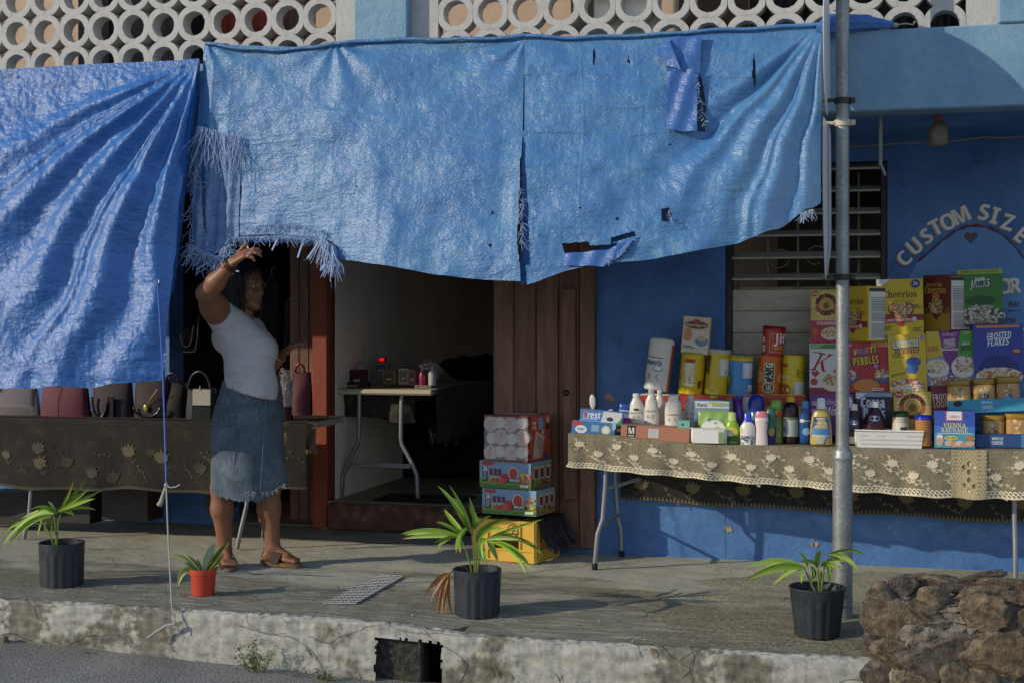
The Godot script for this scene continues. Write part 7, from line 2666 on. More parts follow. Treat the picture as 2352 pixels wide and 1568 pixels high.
	for s in [-1.0, 1.0]:
		var pts = []
		for j in 17:
			var a := TAU * j / 16.0
			pts.append(hp.call(0.108, 0.0 + 0.016 * sin(a), s * 0.033 + 0.022 * cos(a)))
		mb.tube(pts, 0.0014, 5, false)
		mb.tube([hp.call(0.106, 0.006, s * 0.055), hp.call(0.06, 0.008, s * 0.078), hp.call(0.0, 0.004, s * 0.09)], 0.0016, 5)
	mb.tube([hp.call(0.109, 0.002, -0.011), hp.call(0.112, 0.004, 0.0), hp.call(0.109, 0.002, 0.011)], 0.0014, 5)
	part("glasses", mb, mat("b8b0a0", 0.25, null, null, 0, Vector3.ONE, 0.8), o)
	# braided hair: a cap and many thin hanging braids
	mb = MB.new()
	mb.col = Color(0.010, 0.009, 0.010)
	var cap := []
	cap.append([hp.call(-0.026, 0.028), hp.call(0.008, 0.034), 0.103, 0.098])
	cap.append([hp.call(-0.05, 0.0), hp.call(-0.055, -0.09), 0.085, 0.066])
	flesh(mb, cap, 0.008, 0.03, [[hp.call(0.055, 0.03), (fx * 0.9 + Vector3(0, -0.42, 0)).normalized()]])
	for j in 210:
		var az := rng.randf_range(0.62, TAU - 0.62)
		if rng.randf() < 0.14:
			az = rng.randf_range(-0.6, 0.6)
		var front := absf(wrapf(az, -PI, PI)) < 0.75
		var d := fx * cos(az) + sd * sin(az)
		var top: Vector3 = hp.call(-0.012, 0.03)
		var el0 := rng.randf_range(0.35, 1.3)
		var r := 0.108 + rng.randf_range(-0.002, 0.008)
		var pts = []
		var rad := []
		var e := el0
		var low := rng.randf_range(-0.15, -0.245) if not front else rng.randf_range(0.0, -0.02)
		if absf(wrapf(az, -PI, PI)) < 1.15 and not front:
			low = rng.randf_range(-0.10, -0.19)
		while e > -0.15:
			pts.append(top + d * cos(e) * r * (0.9 if front else 1.0) + Vector3.UP * sin(e) * r)
			rad.append(0.0048)
			e -= 0.3
		var last: Vector3 = pts[-1]
		var steps := 6
		var drift := Vector3(rng.randf_range(-0.012, 0.012), 0, rng.randf_range(-0.012, 0.012)) - d * 0.012
		for s in steps:
			var t := (s + 1.0) / steps
			pts.append(Vector3(last.x, lerpf(last.y, H.y + low, t), last.z) + drift * t + Vector3(0.002 * sin(j + s * 2.0), 0, 0.002 * cos(j * 2.0 + s)))
			rad.append(0.0046 * (1.0 - 0.45 * t))
		mb.tube(pts, rad, 5)
	part("braids", mb, vmat(0.42), o)
	# t-shirt
	mb = MB.new()
	var sb := [
		[P(528, 748, 1.07), P(572, 754, 0.80), 0.078, 0.07], [P(551, 782, 1.045), P(566, 782, 0.84), 0.122, 0.122], [P(594, 806, 1.035), P(590, 800, 1.02), 0.098, 0.095], [P(600, 804, 0.885), P(596, 800, 0.88), 0.095, 0.095],
		[P(520, 776, 1.00), P(532, 772, 0.86), 0.084, 0.084], [P(569, 845, 1.03), P(570, 845, 0.87), 0.132, 0.132], [P(582, 880, 1.01), P(584, 880, 0.89), 0.126, 0.126], [P(574, 905, 1.01), P(575, 905, 0.89), 0.143, 0.143],
		[P(538, 752, 1.06), P(505, 722, 1.12), 0.088, 0.083], [P(570, 768, 0.82), P(588, 800, 0.78), 0.075, 0.066]]
	var arm_out := (el - sh).normalized()
	var wrinkle := FastNoiseLite.new()
	wrinkle.frequency = 5.0
	flesh(mb, sb, 0.0095, 0.05, [[P(575, 893, 0.95), Vector3(-0.31, -0.95, 0.0).normalized()], [P(500, 722, 1.16), (arm_out + Vector3(-0.25, 0, 0)).normalized()]], [[P(578, 716, 0.95), 0.084]])
	for k in mb.v.size():
		var p := mb.v[k]
		mb.v[k] = p + Vector3(0.3, 0, 1.0) * 0.013 * wrinkle.get_noise_3d(p.x * 2.2 + p.y * 1.6, p.y * 3.4 - p.x, p.z)
	var heather := mixmap([["fine", 1.0, 1, 3], ["mid", 0.5, 2, 8], ["coarse", 0.3, 1, 1]])
	part("t_shirt", mb, mat(Color.WHITE, 0.95, ramp(heather, [[0.0, "9a9a9b"], [0.5, "b6b5b6"], [1.0, "cccbcb"]]), M.grit, 0.1, Vector3.ONE * 2.5), o)
	# rolled hem of the shirt
	mb = MB.new()
	var hem := []
	for j in 41:
		var a := TAU * j / 40.0
		var u := 575.0 + 66.0 * cos(a)
		hem.append(P(u, 893.0 + 0.30 / 0.95 * (u - 575.0) * 1.0 + 3.0, 0.95 + 0.215 * sin(a)))
	# skirt
	var rows := [[872, 517, 637, 0.185], [890, 512, 641, 0.19], [915, 504, 644, 0.195], [960, 490, 647, 0.20], [1000, 487, 649, 0.20], [1050, 488, 654, 0.20], [1100, 489, 660, 0.205], [1142, 490, 663, 0.21]]
	mb = MB.new()
	mb.grid(150, 90, func(s, t):
		var a: float = TAU * s
		var hemv: float = 1126.0 + 14.0 * sin(a + 0.6) - 22.0 * smoothstep(0.6, 1.0, cos(a)) - 10.0 * smoothstep(0.7, 1.0, -cos(a)) + 5.0 * n.get_noise_1d(s * 9.0) + 5.0 * n.get_noise_1d(s * 70.0)
		var v: float = lerpf(872.0, hemv, t)
		var k := 0
		while k < rows.size() - 2 and v > rows[k + 1][0]:
			k += 1
		var f := clampf((v - rows[k][0]) / (rows[k + 1][0] - rows[k][0]), 0, 1)
		var lft := lerpf(rows[k][1], rows[k + 1][1], f)
		var rgt := lerpf(rows[k][2], rows[k + 1][2], f)
		var zr := lerpf(rows[k][3], rows[k + 1][3], f)
		var ca := cos(a)
		var sa := sin(a)
		var q := pow(pow(absf(ca), 2.3) + pow(absf(sa), 2.3), -1.0 / 2.3)
		var flare := smoothstep(0.3, 1.0, t)
		var fold_ := flare * (0.028 * sin(a * 5.0 + 0.9) + 0.012 * sin(a * 11.0 + 2.0))
		var crease := 0.0065 * sin(v * 0.42 + 2.0 * sin(a * 3.0) + 5.0 * n.get_noise_2d(s * 4.0, t * 3.0)) * smoothstep(0.04, 0.12, t) * smoothstep(0.55, 0.25, t)
		var rr := q * (1.0 + fold_ + crease * 4.0)
		var c := P((lft + rgt) / 2.0, v, 0.95)
		var hw := (rgt - lft) / 2.0 * px((lft + rgt) / 2.0, 0.95) * 0.985
		return Vector3(c.x - ca * 0 + cos(-a) * hw * rr, c.y, 0.95 + sin(-a) * zr * rr * -1.0), true)
	var denim := mixmap([["fine", 0.8, 4, 1], ["mid", 0.8, 3, 1], ["coarse", 1.1, 1, 1], ["fine", 0.3, 1, 4]])
	var dm := mat(Color.WHITE, 0.9, ramp(denim, [[0.0, "323c48"], [0.4, "4a5764"], [0.75, "66737c"], [1.0, "90989a"]]), gray(mixmap([["fine", 1.0, 2, 2], ["mid", 0.6, 3, 8]])), 0.5, Vector3.ONE * 1.6)
	part("denim_skirt", mb.mesh_welded(), dm, o)
	# seams and waistband as raised stitching
	mb = MB.new()
	for seam in [[[541, 898], [537, 960], [539, 1010], [548, 1060], [556, 1128]], [[656, 905], [640, 930], [637, 960]], [[637, 965], [632, 1010], [622, 1060], [613, 1128]], [[637, 965], [646, 1010], [652, 1060], [658, 1090]]]:
		pass
	for q in [[532, [884, 930, 980, 1030, 1080, 1118]], [612, [905, 940, 985, 1030, 1080, 1124]]]:
		var pts = []
		for v in q[1]:
			var t: float = (v - 880.0) / 250.0
			var uu: float = q[0] + (8.0 * sin(t * 3.0) if q[0] < 560 else -14.0 * t)
			pts.append(P(uu, v, 0.95 + 0.212 * sqrt(maxf(0.05, 1.0 - pow((uu - 572.0) / 84.0, 2.0))) + 0.01))
		mb.tube(pts, 0.0022, 5)
	part("seam", mb, mat("56687c", 0.9), o)
	mb = MB.new()
	for j in 46:                 # loose threads at the hem
		var a := rng.randf_range(0.3, 2.8)
		var u := 576.0 + 86.0 * cos(a)
		var p := P(u, 1128.0 - 20.0 * smoothstep(0.5, 1.0, cos(a)), 0.95 + 0.21 * sin(a))
		var l := rng.randf_range(0.008, 0.035)
		mb.tube([p, p + Vector3(rng.randf_range(-0.01, 0.01), -l * 0.5, 0.003), p + Vector3(rng.randf_range(-0.02, 0.02), -l, 0.004)], 0.0009, 3, false)
	part("frayed_hem", mb, mat("a9b4bf", 0.9), o, true)
	# sandals
	for f in [[heel_r, dr], [heel_l, dl]]:
		mb = MB.new()
		var sole := PackedVector2Array()
		for j in 28:
			var a := TAU * j / 28.0
			var x := 0.135 * cos(a)
			sole.append(Vector2(x + 0.085, 0.043 * sin(a) * (1.0 + 0.22 * cos(a)) * pow(absf(cos(a)) * 0.0 + 1.0, 1.0)))
		mb.xf = Transform3D(Basis(f[1], f[1].cross(Vector3.UP) * -1.0, Vector3.UP), Vector3(f[0].x, 0.0, f[0].z))
		mb.prism(sole, 0.002, 0.024)
		part("sandal_sole", mb, mat("6e563c", 0.9), o)
		mb = MB.new()
		var s2: Vector3 = f[1].cross(Vector3.UP)
		mb.grid(14, 6, func(s, t):
			var a: float = PI * s
			var c: Vector3 = f[0] + f[1] * lerpf(0.035, 0.095, t) + f[1] * 0.02 * sin(a)
			return Vector3(c.x, 0.018, c.z) + s2 * cos(a) * lerpf(0.050, 0.054, t) + Vector3.UP * sin(a) * lerpf(0.088, 0.064, t))
		mb.tube([Vector3(f[0].x, 0.068, f[0].z) + f[1] * 0.10, Vector3(f[0].x, 0.056, f[0].z) + f[1] * 0.155 + s2 * 0.008, Vector3(f[0].x, 0.03, f[0].z) + f[1] * 0.19 + s2 * 0.01], 0.006, 6)
		part("sandal_strap", mb, mat("382a1e", 0.8), o)
	# bracelet and watch
	mb = MB.new()
	for j in 3:
		var c := wr.lerp(el, 0.03 + 0.05 * j)
		var ax := (el - wr).normalized()
		var a1 := ax.cross(Vector3(0, 0, 1)).normalized()
		var a2 := ax.cross(a1)
		var pts = []
		for k in 15:
			pts.append(c + (a1 * cos(TAU * k / 14.0) + a2 * sin(TAU * k / 14.0)) * (0.036 + 0.001 * j))
		mb.tube(pts, 0.003, 5, false)
	part("bracelet", mb, mat("2a1f18", 0.5), o)
	mb = MB.new()
	var wc := lwr.lerp(lel, 0.12)
	var wx := (lel - lwr).normalized()
	var w1 := wx.cross(Vector3(0, 0, 1)).normalized()
	var w2 := wx.cross(w1)
	var wp := []
	for k in 15:
		wp.append(wc + (w1 * cos(TAU * k / 14.0) + w2 * sin(TAU * k / 14.0)) * 0.036)
	mb.tube(wp, 0.0055, 6, false)
	part("watch", mb, mat("b8a078", 0.3, null, null, 0, Vector3.ONE, 0.8), o)

# ---------------------------------------------------------------- handbags, tables, hanging goods on the left
func pillow(mb: MB, w0: float, w1: float, h: float, d: float, belly := 0.35) -> void:      # a soft bag: w0 at the foot, w1 at the top
	for sgn in [1.0, -1.0]:
		mb.grid(22, 18, func(s, t):
			var y: float = h * (1.0 - t)
			var w := lerpf(w1, w0, pow(t, 0.8))
			var e: float = pow(sin(PI * clampf(s, 0.002, 0.998)), belly) * lerpf(0.45, 1.0, smoothstep(0.0, 0.7, t))
			return Vector3((s - 0.5) * w, y, sgn * d / 2 * e))
	mb.grid(22, 2, func(s, t):
		var e: float = pow(sin(PI * clampf(s, 0.002, 0.998)), belly)
		return Vector3((s - 0.5) * w0, 0.0, lerpf(-d / 2, d / 2, t) * e))

func handbag(label: String, u0: float, u1: float, vb: float, h: float, z: float, col: String, taper: float, extra: Callable, rough := 0.7) -> Node3D:
	var o := thing("handbag", label, "handbag", P((u0 + u1) / 2, vb, z - 0.06), 0.0, "handbags on the left table")
	var w := P(u1, vb, z).x - P(u0, vb, z).x
	var mb := MB.new()
	mb.col = Color(col).srgb_to_linear()
	pillow(mb, w, w * taper, h, 0.13)
	part("bag_body", mb, vmat(rough, null, M.grit, 0.15, Vector3.ONE * 3), o)
	extra.call(o, w, h)
	return o

func bag_table() -> void:
	var o := thing("folding_table", "table of handbags under the left tarpaulin, one grey leg showing behind the woman", "table")
	var xr := P(700, 965, 0.44).x
	var xl := -4.4
	var ty := P(560, 968, 0.44).y
	var mb := MB.new()
	mb.box(Vector3((xl + xr) / 2, ty - 0.022, 0.13), Vector3(xr - xl, 0.04, 0.62), 0.006)
	part("table_top", mb, mat("8f8a7c", 0.6), o)
	for l in [[[570, 1100, 0.42], [566, 1160, 0.42], [553, 1215, 0.43], [544, 1263, 0.44]], [[72, 1100, 0.42], [66, 1180, 0.42], [54, 1230, 0.43]]]:
		var pts = l.map(func(q): return P(q[0], q[1], q[2]))
		pts.insert(0, Vector3(pts[0].x, ty - 0.03, pts[0].z))
		var f: Vector3 = pts[-1]
		pts[-1] = Vector3(f.x, 0.005, f.z)
		mb = MB.new()
		mb.tube(pts, 0.0135, 8)
		part("leg", mb, M.steel, o)
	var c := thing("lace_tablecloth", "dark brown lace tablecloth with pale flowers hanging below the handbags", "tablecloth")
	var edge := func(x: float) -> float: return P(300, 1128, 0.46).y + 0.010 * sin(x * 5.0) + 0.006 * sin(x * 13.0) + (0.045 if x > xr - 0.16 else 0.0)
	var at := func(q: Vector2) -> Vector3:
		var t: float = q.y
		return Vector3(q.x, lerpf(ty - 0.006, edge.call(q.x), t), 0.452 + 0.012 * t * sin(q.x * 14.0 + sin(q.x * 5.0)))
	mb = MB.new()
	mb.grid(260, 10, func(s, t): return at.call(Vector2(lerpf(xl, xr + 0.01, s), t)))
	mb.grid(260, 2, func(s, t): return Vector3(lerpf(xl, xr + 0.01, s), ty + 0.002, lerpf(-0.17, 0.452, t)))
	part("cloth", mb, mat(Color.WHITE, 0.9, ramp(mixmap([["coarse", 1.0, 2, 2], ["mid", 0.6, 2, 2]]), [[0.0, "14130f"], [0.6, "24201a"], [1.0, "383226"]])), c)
	# the bunched corner at the right
	mb = MB.new()
	mb.grid(30, 26, func(s, t):
		var x: float = xr - 0.20 + 0.26 * s
		var y: float = lerpf(ty + 0.003, P(700, 1050 + 20 * sin(s * 6.0), 0.4).y, t)
		return Vector3(x, y, 0.47 - 0.06 * s + 0.018 * t * sin(s * 19.0 + t * 4.0)))
	part("corner", mb, mat(Color.WHITE, 0.9, ramp(mixmap([["mid", 1.0, 2, 2], ["fine", 0.4, 2, 2]]), [[0.0, "3a3226"], [0.5, "5c503c"], [1.0, "85775a"]]), M.rough, 0.6, Vector3.ONE * 2), c)
	mb = MB.new()
	mb.col = Color("6f6450").srgb_to_linear()
	var lift := func(q: Vector2) -> Vector3: return at.call(q) + Vector3(0, 0, 0.004)
	var lift2 := func(q: Vector2) -> Vector3: return at.call(Vector2(q.x, 0.25 + (q.y - 0.1) * 2.6)) + Vector3(0, 0, 0.004)
	for k in 26:
		mb.col = Color(["4a4336", "3a3328", "5c5342"][k % 3]).srgb_to_linear()
		motif(mb, lift2, Vector2(rng.randf_range(-3.3, xr - 0.1), rng.randf_range(0.12, 0.32)), rng.randf_range(0.05, 0.08), k % 2)
	mb.col = Color("443d30").srgb_to_linear()
	var x := -3.6
	while x < xr:
		mb.face([lift.call(Vector2(x, 1.0)), lift.call(Vector2(x + 0.03, 1.0)), lift.call(Vector2(x + 0.03, 0.96)), lift.call(Vector2(x, 0.96))])
		x += 0.03
	part("embroidery", mb, M.thread_cream, c)
	# the bags
	var handle := func(q: Node3D, w: float, y: float, hgt: float, span: float, col: String, z := 0.035) -> void:
		var m := MB.new()
		m.col = Color(col).srgb_to_linear()
		var pts = []
		for j in 11:
			var a := PI * j / 10.0
			pts.append(Vector3(-cos(a) * w * span, y + sin(a) * hgt, z))
		m.tube(pts, 0.008, 6)
		part("handle", m, M.gloss, q)
	handbag("brown-pink handbag wrapped in clear film at the far left", -40, 92, 962, 0.27, 0.32, "47282a", 0.8, func(q, w, h):
		handle.call(q, w, h, 0.1, 0.25, "2a1a1a")
		var m := MB.new()
		m.box(Vector3(-0.06, h * 0.86, 0.05), Vector3(0.03, 0.12, 0.012), 0.003)
		part("strap_tab", m, M.black, q)
		var film := MB.new()
		pillow(film, w * 1.04, w * 0.86, h * 1.03, 0.15)
		part("film", film, M.glass, q))
	handbag("rose-pink handbag with a centre seam and two handle tabs", 92, 208, 962, 0.27, 0.33, "5e2434", 0.8, func(q, w, h):
		handle.call(q, w, h, 0.1, 0.25, "8a2c44")
		var m := MB.new()
		m.tube([Vector3(-0.01, h, 0.03), Vector3(-0.014, h * 0.6, 0.062), Vector3(-0.012, 0.01, 0.067)], 0.0022, 5)
		m.tube([Vector3(w * 0.36, h * 0.9, 0.045), Vector3(w * 0.43, h * 0.4, 0.045)], 0.003, 5)
		part("seam", m, mat("5a1c2c", 0.6), q)
		for e in [-1, 1]:
			var m2 := MB.new()
			var pts = []
			for j in 9:
				var a := PI + PI * j / 8.0
				pts.append(Vector3(e * 0.062 + cos(a) * 0.022, h * 0.93 + sin(a) * 0.03, 0.056))
			m2.tube(pts, 0.003, 5)
			part("handle_tab", m2, mat("5a1c2c", 0.6), q))
	handbag("mauve handbag with a navy rope handle hanging down its front", 212, 306, 964, 0.27, 0.31, "281a22", 0.9, func(q, w, h):
		var m := MB.new()
		var pts = []
		for j in 13:
			var a := PI + PI * j / 12.0
			pts.append(Vector3(-0.05 + cos(a) * 0.055, 0.15 + sin(a) * 0.13, 0.075))
		m.col = Color("23222f").srgb_to_linear()
		m.tube(pts, 0.009, 7)
		part("handle", m, M.gloss, q)
		m = MB.new()
		m.col = Color("14121a").srgb_to_linear()
		m.box(Vector3(0.035, 0.09, 0.075), Vector3(0.028, 0.12, 0.01), 0.003)
		part("tassel", m, M.gloss, q))
	handbag("dark brown handbag with a small yellow charm on a chain", 308, 392, 966, 0.27, 0.31, "241518", 0.9, func(q, w, h):
		var m := MB.new()
		m.tube([Vector3(0.07, 0.2, 0.07), Vector3(0.03, 0.15, 0.075), Vector3(0.0, 0.1, 0.075)], 0.002, 5)
		m.ball(Vector3(-0.006, 0.085, 0.078), Vector3(0.016, 0.024, 0.006), 8, 6)
		part("charm", m, mat("a09440", 0.35, null, null, 0, Vector3.ONE, 0.5), q)
		handle.call(q, w, 0.09, -0.06, 0.36, "1c1216", 0.075))
	handbag("brown handbag behind the blue cord", 372, 430, 966, 0.24, 0.28, "1a1110", 0.85, func(q, w, h): handle.call(q, w, h, 0.06, 0.25, "2a1a18"))
	handbag("grey handbag with a white and black front panel and looped handle", 428, 498, 966, 0.20, 0.34, "232328", 0.92, func(q, w, h):
		var m := MB.new()
		m.col = Color("a8a498").srgb_to_linear()
		m.box(Vector3(0.03, h * 0.74, 0.058), Vector3(w * 0.6, h * 0.5, 0.012), 0.004)
		m.col = Color("0d0d0f").srgb_to_linear()
		m.box(Vector3(0.03, h * 0.24, 0.062), Vector3(w * 0.62, h * 0.48, 0.014), 0.004)
		part("front_panel", m, M.gloss, q)
		handle.call(q, w, h * 0.98, 0.11, 0.36, "2c2c34")
		m = MB.new()
		m.tube([Vector3(0.02, h * 1.1, 0.06), Vector3(0.02, h * 0.98, 0.068)], 0.003, 5)
		part("clasp", m, M.steel, q))
	handbag("maroon handbag behind the woman's hip", 636, 676, 962, 0.24, 0.3, "3a121e", 0.8, func(q, w, h): handle.call(q, w, h, 0.07, 0.25, "4a1624"))
	handbag("tall raspberry handbag beside the red post", 672, 715, 952, 0.26, 0.3, "4c1826", 0.95, func(q, w, h): handle.call(q, w, h, 0.05, 0.25, "5a1a2c"))
	# crumpled clear bags hang over the maroon one
	mb = MB.new()
	var n := FastNoiseLite.new()
	n.frequency = 7.0
	mb.grid(24, 30, func(s, t): return P(644 + 30 * s, 848 + 85 * t, 0.36) + Vector3(0, 0, 0.03 * n.get_noise_2d(s * 2.0, t * 3.0) + 0.02 * sin(PI * s)))
	var film := MeshInstance3D.new()
	film.name = "clear_bag"
	film.mesh = mb.mesh()
	var fm := mat(Color(0.8, 0.82, 0.84, 0.25), 0.12)
	fm.transparency = BaseMaterial3D.TRANSPARENCY_ALPHA
	film.material_override = fm
	add_child(film, true)
	tag(film, "crumpled clear plastic bag hanging behind the woman's elbow", "plastic bag")
	# dark goods hung in the shop front
	for q in [["black_jacket", "black garment on a hanger in the dark shop front, nearest the red post", 648, 700, 690, 850, -0.85, "0f0f12"], ["black_jacket", "black garment on a hanger behind the woman's face", 598, 650, 650, 860, -0.95, "0b0b0e"]]:
		var o2 := thing(q[0], q[1], "garment", P((q[2] + q[3]) / 2.0, q[5], q[6]), 0.0, "garments in the dark shop front")
		var w: float = P(q[3], q[5], q[6]).x - P(q[2], q[5], q[6]).x
		var h: float = (q[5] - q[4]) * px(q[2], q[6])
		mb = MB.new()
		mb.col = Color(q[7]).srgb_to_linear()
		pillow(mb, w, w * 0.7, h, 0.12)
		part("cloth", mb, vmat(0.35, null, M.rough, 1.0, Vector3.ONE * 2), o2)
		mb = MB.new()
		mb.tube([Vector3(-w * 0.4, h * 0.92, 0), Vector3(0, h + 0.05, 0), Vector3(w * 0.4, h * 0.92, 0)], 0.004, 5)
		mb.tube([Vector3(0, h + 0.05, 0), Vector3(0.0, h + 0.10, 0), Vector3(0.02, h + 0.115, 0), Vector3(0.03, h + 0.09, 0)], 0.003, 5)
		part("hanger", mb, M.steel, o2)
	var dullm := vmat(1.0)
	dullm.metallic_specular = 0.1
	var hb := thing("handbag", "black handbag with a pale strap hanging on the wall left of the woman", "handbag", P(446, 812, -0.44), 0.0, "handbags on the left table")
	hb.remove_meta("group")
	mb = MB.new()
	mb.col = Color("0d0e13").srgb_to_linear()
	pillow(mb, 0.17, 0.15, 0.30, 0.09)
	part("bag_body", mb, dullm, hb)
	mb = MB.new()
	var loop := []
	for k in 13:
		var a := PI + PI * k / 12.0
		loop.append(Vector3(-0.03 + cos(a) * 0.042, 0.13 + sin(a) * 0.085, 0.055))
	loop.append(Vector3(0.02, 0.19, 0.05))
	mb.tube(loop, 0.004, 5)
	mb.tube([Vector3(0.055, 0.26, 0.045), Vector3(0.05, 0.1, 0.055), Vector3(0.03, 0.015, 0.05), Vector3(-0.06, 0.01, 0.045)], 0.004, 5)
	part("strap", mb, mat("303034", 0.7), hb)
	# dark cartons under the table
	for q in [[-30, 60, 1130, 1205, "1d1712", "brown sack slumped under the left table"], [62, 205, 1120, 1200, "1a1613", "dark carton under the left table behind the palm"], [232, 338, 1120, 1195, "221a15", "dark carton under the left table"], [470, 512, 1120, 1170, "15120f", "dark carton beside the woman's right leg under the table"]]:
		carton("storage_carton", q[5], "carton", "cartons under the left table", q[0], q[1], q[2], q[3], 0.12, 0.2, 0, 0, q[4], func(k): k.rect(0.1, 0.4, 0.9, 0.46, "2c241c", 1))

func room_table() -> void:
	var o := thing("folding_table", "cream folding table with grey legs standing inside the open doorway", "table")
	var z := -0.62
	var xl := P(764, 900, z).x
	var xr := P(992, 900, z).x
	var ty := P(880, 893, z).y
	var mb := MB.new()
	mb.box(Vector3((xl + xr) / 2, ty - 0.02, z - 0.75), Vector3(xr - xl, 0.036, 1.5), 0.012)
	part("table_top", mb, M.cream, o)
	for l in [[[825, 905], [824, 1000], [822, 1015], [800, 1060], [787, 1090], [783, 1145]], [[922, 905], [921, 1005], [923, 1020], [945, 1060], [957, 1090], [960, 1152]]]:
		var pts = l.map(func(q): return P(q[0], q[1], z - 0.08))
		pts[-1] = Vector3(pts[-1].x, 0.18, pts[-1].z)
		mb = MB.new()
		mb.tube(pts, 0.0155, 10)
		part("leg", mb, M.steel, o)
	mb = MB.new()
	var ba := P(800, 1066, z - 0.08)
	var bb := P(944, 1071, z - 0.08)
	mb.box((ba + bb) / 2, Vector3(bb.x - ba.x, 0.03, 0.014), 0.004)
	part("crossbar", mb, M.steel, o)
	var c := thing("dark_tablecloth", "dark printed cloth hanging over the side of the doorway table", "tablecloth")
	mb = MB.new()
	mb.grid(40, 12, func(s, t): return Vector3(lerpf(xl - 0.05, P(960, 900, z - 0.2).x, s), lerpf(ty - 0.04, P(850, 966, z).y + 0.02 * sin(s * 5.0), t), z - 0.12 - 0.03 * sin(s * 14.0) * t))
	mb.grid(40, 12, func(s, t): return Vector3(xr + 0.02 + 0.01 * sin(s * 21.0) * t, lerpf(ty + 0.004, P(1010, 1020, z).y, t), lerpf(z - 0.03, z - 1.5, s)))
	part("cloth", mb, mat(Color.WHITE, 0.9, ramp(mixmap([["coarse", 1.0, 2, 2], ["mid", 0.8, 3, 3]]), [[0.0, "151310"], [0.55, "2a261e"], [1.0, "5a503c"]])), c)
	# what stands on it
	var things := [["perfume_box", "dark red box with a silver ring handle on the doorway table", "box", 800, 838, 848, 888, -0.85, "4a1420"],
		["perfume_box", "gold-framed perfume box in the middle of the doorway table", "box", 878, 908, 850, 882, -0.9, "8a7a4a"], ["perfume_box", "cream perfume box with black cap on the doorway table", "box", 915, 938, 845, 882, -0.88, "b0a888"],
		["perfume_box", "dusty pink perfume box on the doorway table", "box", 938, 954, 848, 884, -0.86, "9a5a62"], ["perfume_box", "grey-white box at the back of the doorway table", "box", 858, 890, 832, 860, -1.1, "8a8a84"], ["perfume_box", "flat dark patterned box at the left end of the doorway table", "box", 768, 845, 876, 891, -0.8, "3a1420"], ["perfume_box", "thin tan box lying at the right end of the doorway table", "box", 952, 990, 884, 891, -0.8, "8a7a50"]]
	for q in things:
		var b := carton(q[0], q[1], q[2], "small goods on the doorway table", q[3], q[4], q[5], q[6], q[7], 0.06, 0, 0, q[8], func(k):
			k.rect(0.14, 0.14, 0.86, 0.86, Color(q[8]).darkened(0.35).to_html(false), 2)
			k.rect(0.3, 0.3, 0.7, 0.45, "b8b09a", 2))
		if q[3] == 800:
			mb = MB.new()
			var pts = []
			for k in 15:
				var a := TAU * k / 14.0
				pts.append(Vector3(0.02 + cos(a) * 0.022, 0.14 + sin(a) * 0.035, -0.02))
			mb.tube(pts, 0.006, 6, false)
			part("ring_handle", mb, M.steel, b)
		if q[3] == 915:
			mb = MB.new()
			mb.box(Vector3(0.01, 0.105, -0.03), Vector3(0.05, 0.018, 0.04), 0.004)
			part("cap", mb, M.black, b)
	vessel("lotion_bottle", "bright pink bottle on the doorway table", "bottle", "", 962, 977, 838, 884, -0.85, 0, [["body", "a82a5a", M.gloss, [[0, 0], [1, 0.02], [1, 0.5], [0.5, 0.7], [0.45, 0.75], [0, 0.75]]], ["cap", "c87a92", M.gloss, [[0.5, 0.75, 1], [0.5, 1.0], [0, 1.0]]]])
	vessel("spray_bottle", "pale grey spray bottle at the right end of the doorway table", "bottle", "", 984, 1002, 836, 886, -0.85, 0, [["body", "a8a8ac", M.gloss, [[0, 0], [1, 0.02], [1, 0.6], [0.5, 0.72], [0.35, 0.75], [0.35, 0.9], [0, 0.9]]], ["cap", "8a7a6a", M.gloss, [[0.4, 0.9, 1], [0.4, 1.0], [0, 1.0]]]])
	var red := carton("price_lamp", "small red glowing display lamp among the boxes in the doorway", "display lamp", "", 869, 885, 821, 831, -1.0, 0.03, 0, 0, "5a1418", func(k): k.rect(0.1, 0.1, 0.9, 0.5, "a82030", 2))
	mb = MB.new()
	mb.box(Vector3(0.0, 0.02, 0.003), Vector3(0.034, 0.014, 0.004), 0.001)
	var glow := mat("ff2a30", 0.4)
	glow.emission_enabled = true
	glow.emission = Color(1.0, 0.08, 0.1)
	glow.emission_energy_multiplier = 0.3
	part("lamp_face", mb, glow, red)
	var l := OmniLight3D.new()
	l.name = "lamp_light"
	l.light_color = Color(1.0, 0.15, 0.15)
	l.light_energy = 0.0008
	l.light_size = 0.01
	l.omni_range = 6.0
	l.omni_attenuation = 2.0
	l.shadow_enabled = true
	l.position = Vector3(0, 0.02, 0.02)
	red.add_child(l)
	# heaps in the dark at the back: a bench with black goods and clear wrapping
	o = thing("rear_bench", "dark cloth-covered bench at the back of the doorway room", "bench")
	mb = MB.new()
	mb.box(Vector3(P(1075, 900, -2.2).x, 0.42, -2.3), Vector3(0.95, 0.62, 0.7), 0.02)
	part("cloth", mb, M.dark, o)
	for q in [["black plastic goods heaped on the rear bench", 1075, 850, -2.1, 0.2, 0.12, "black_heap"], ["black glossy bags heaped in front of the rear bench", 1020, 985, -1.7, 0.2, 0.33, "black_heap"], ["tangled clear wrapping heaped on the doorway table", 990, 850, -1.2, 0.10, 0.07, "clear_wrap"]]:
		mb = rock(3, Vector3(q[4], q[5], q[4] * 0.7), 300 + int(q[1]), ["101012", "1c1c20", "08080a"], 0.9)
		var h := MeshInstance3D.new()
		h.name = numbered(q[6])
		h.mesh = mb.mesh()
		h.material_override = vmat(0.3) if q[6] == "black_heap" else M.glass
		h.position = P(q[1], q[2], q[3])
		add_child(h, true)
		tag(h, q[0], "heap")

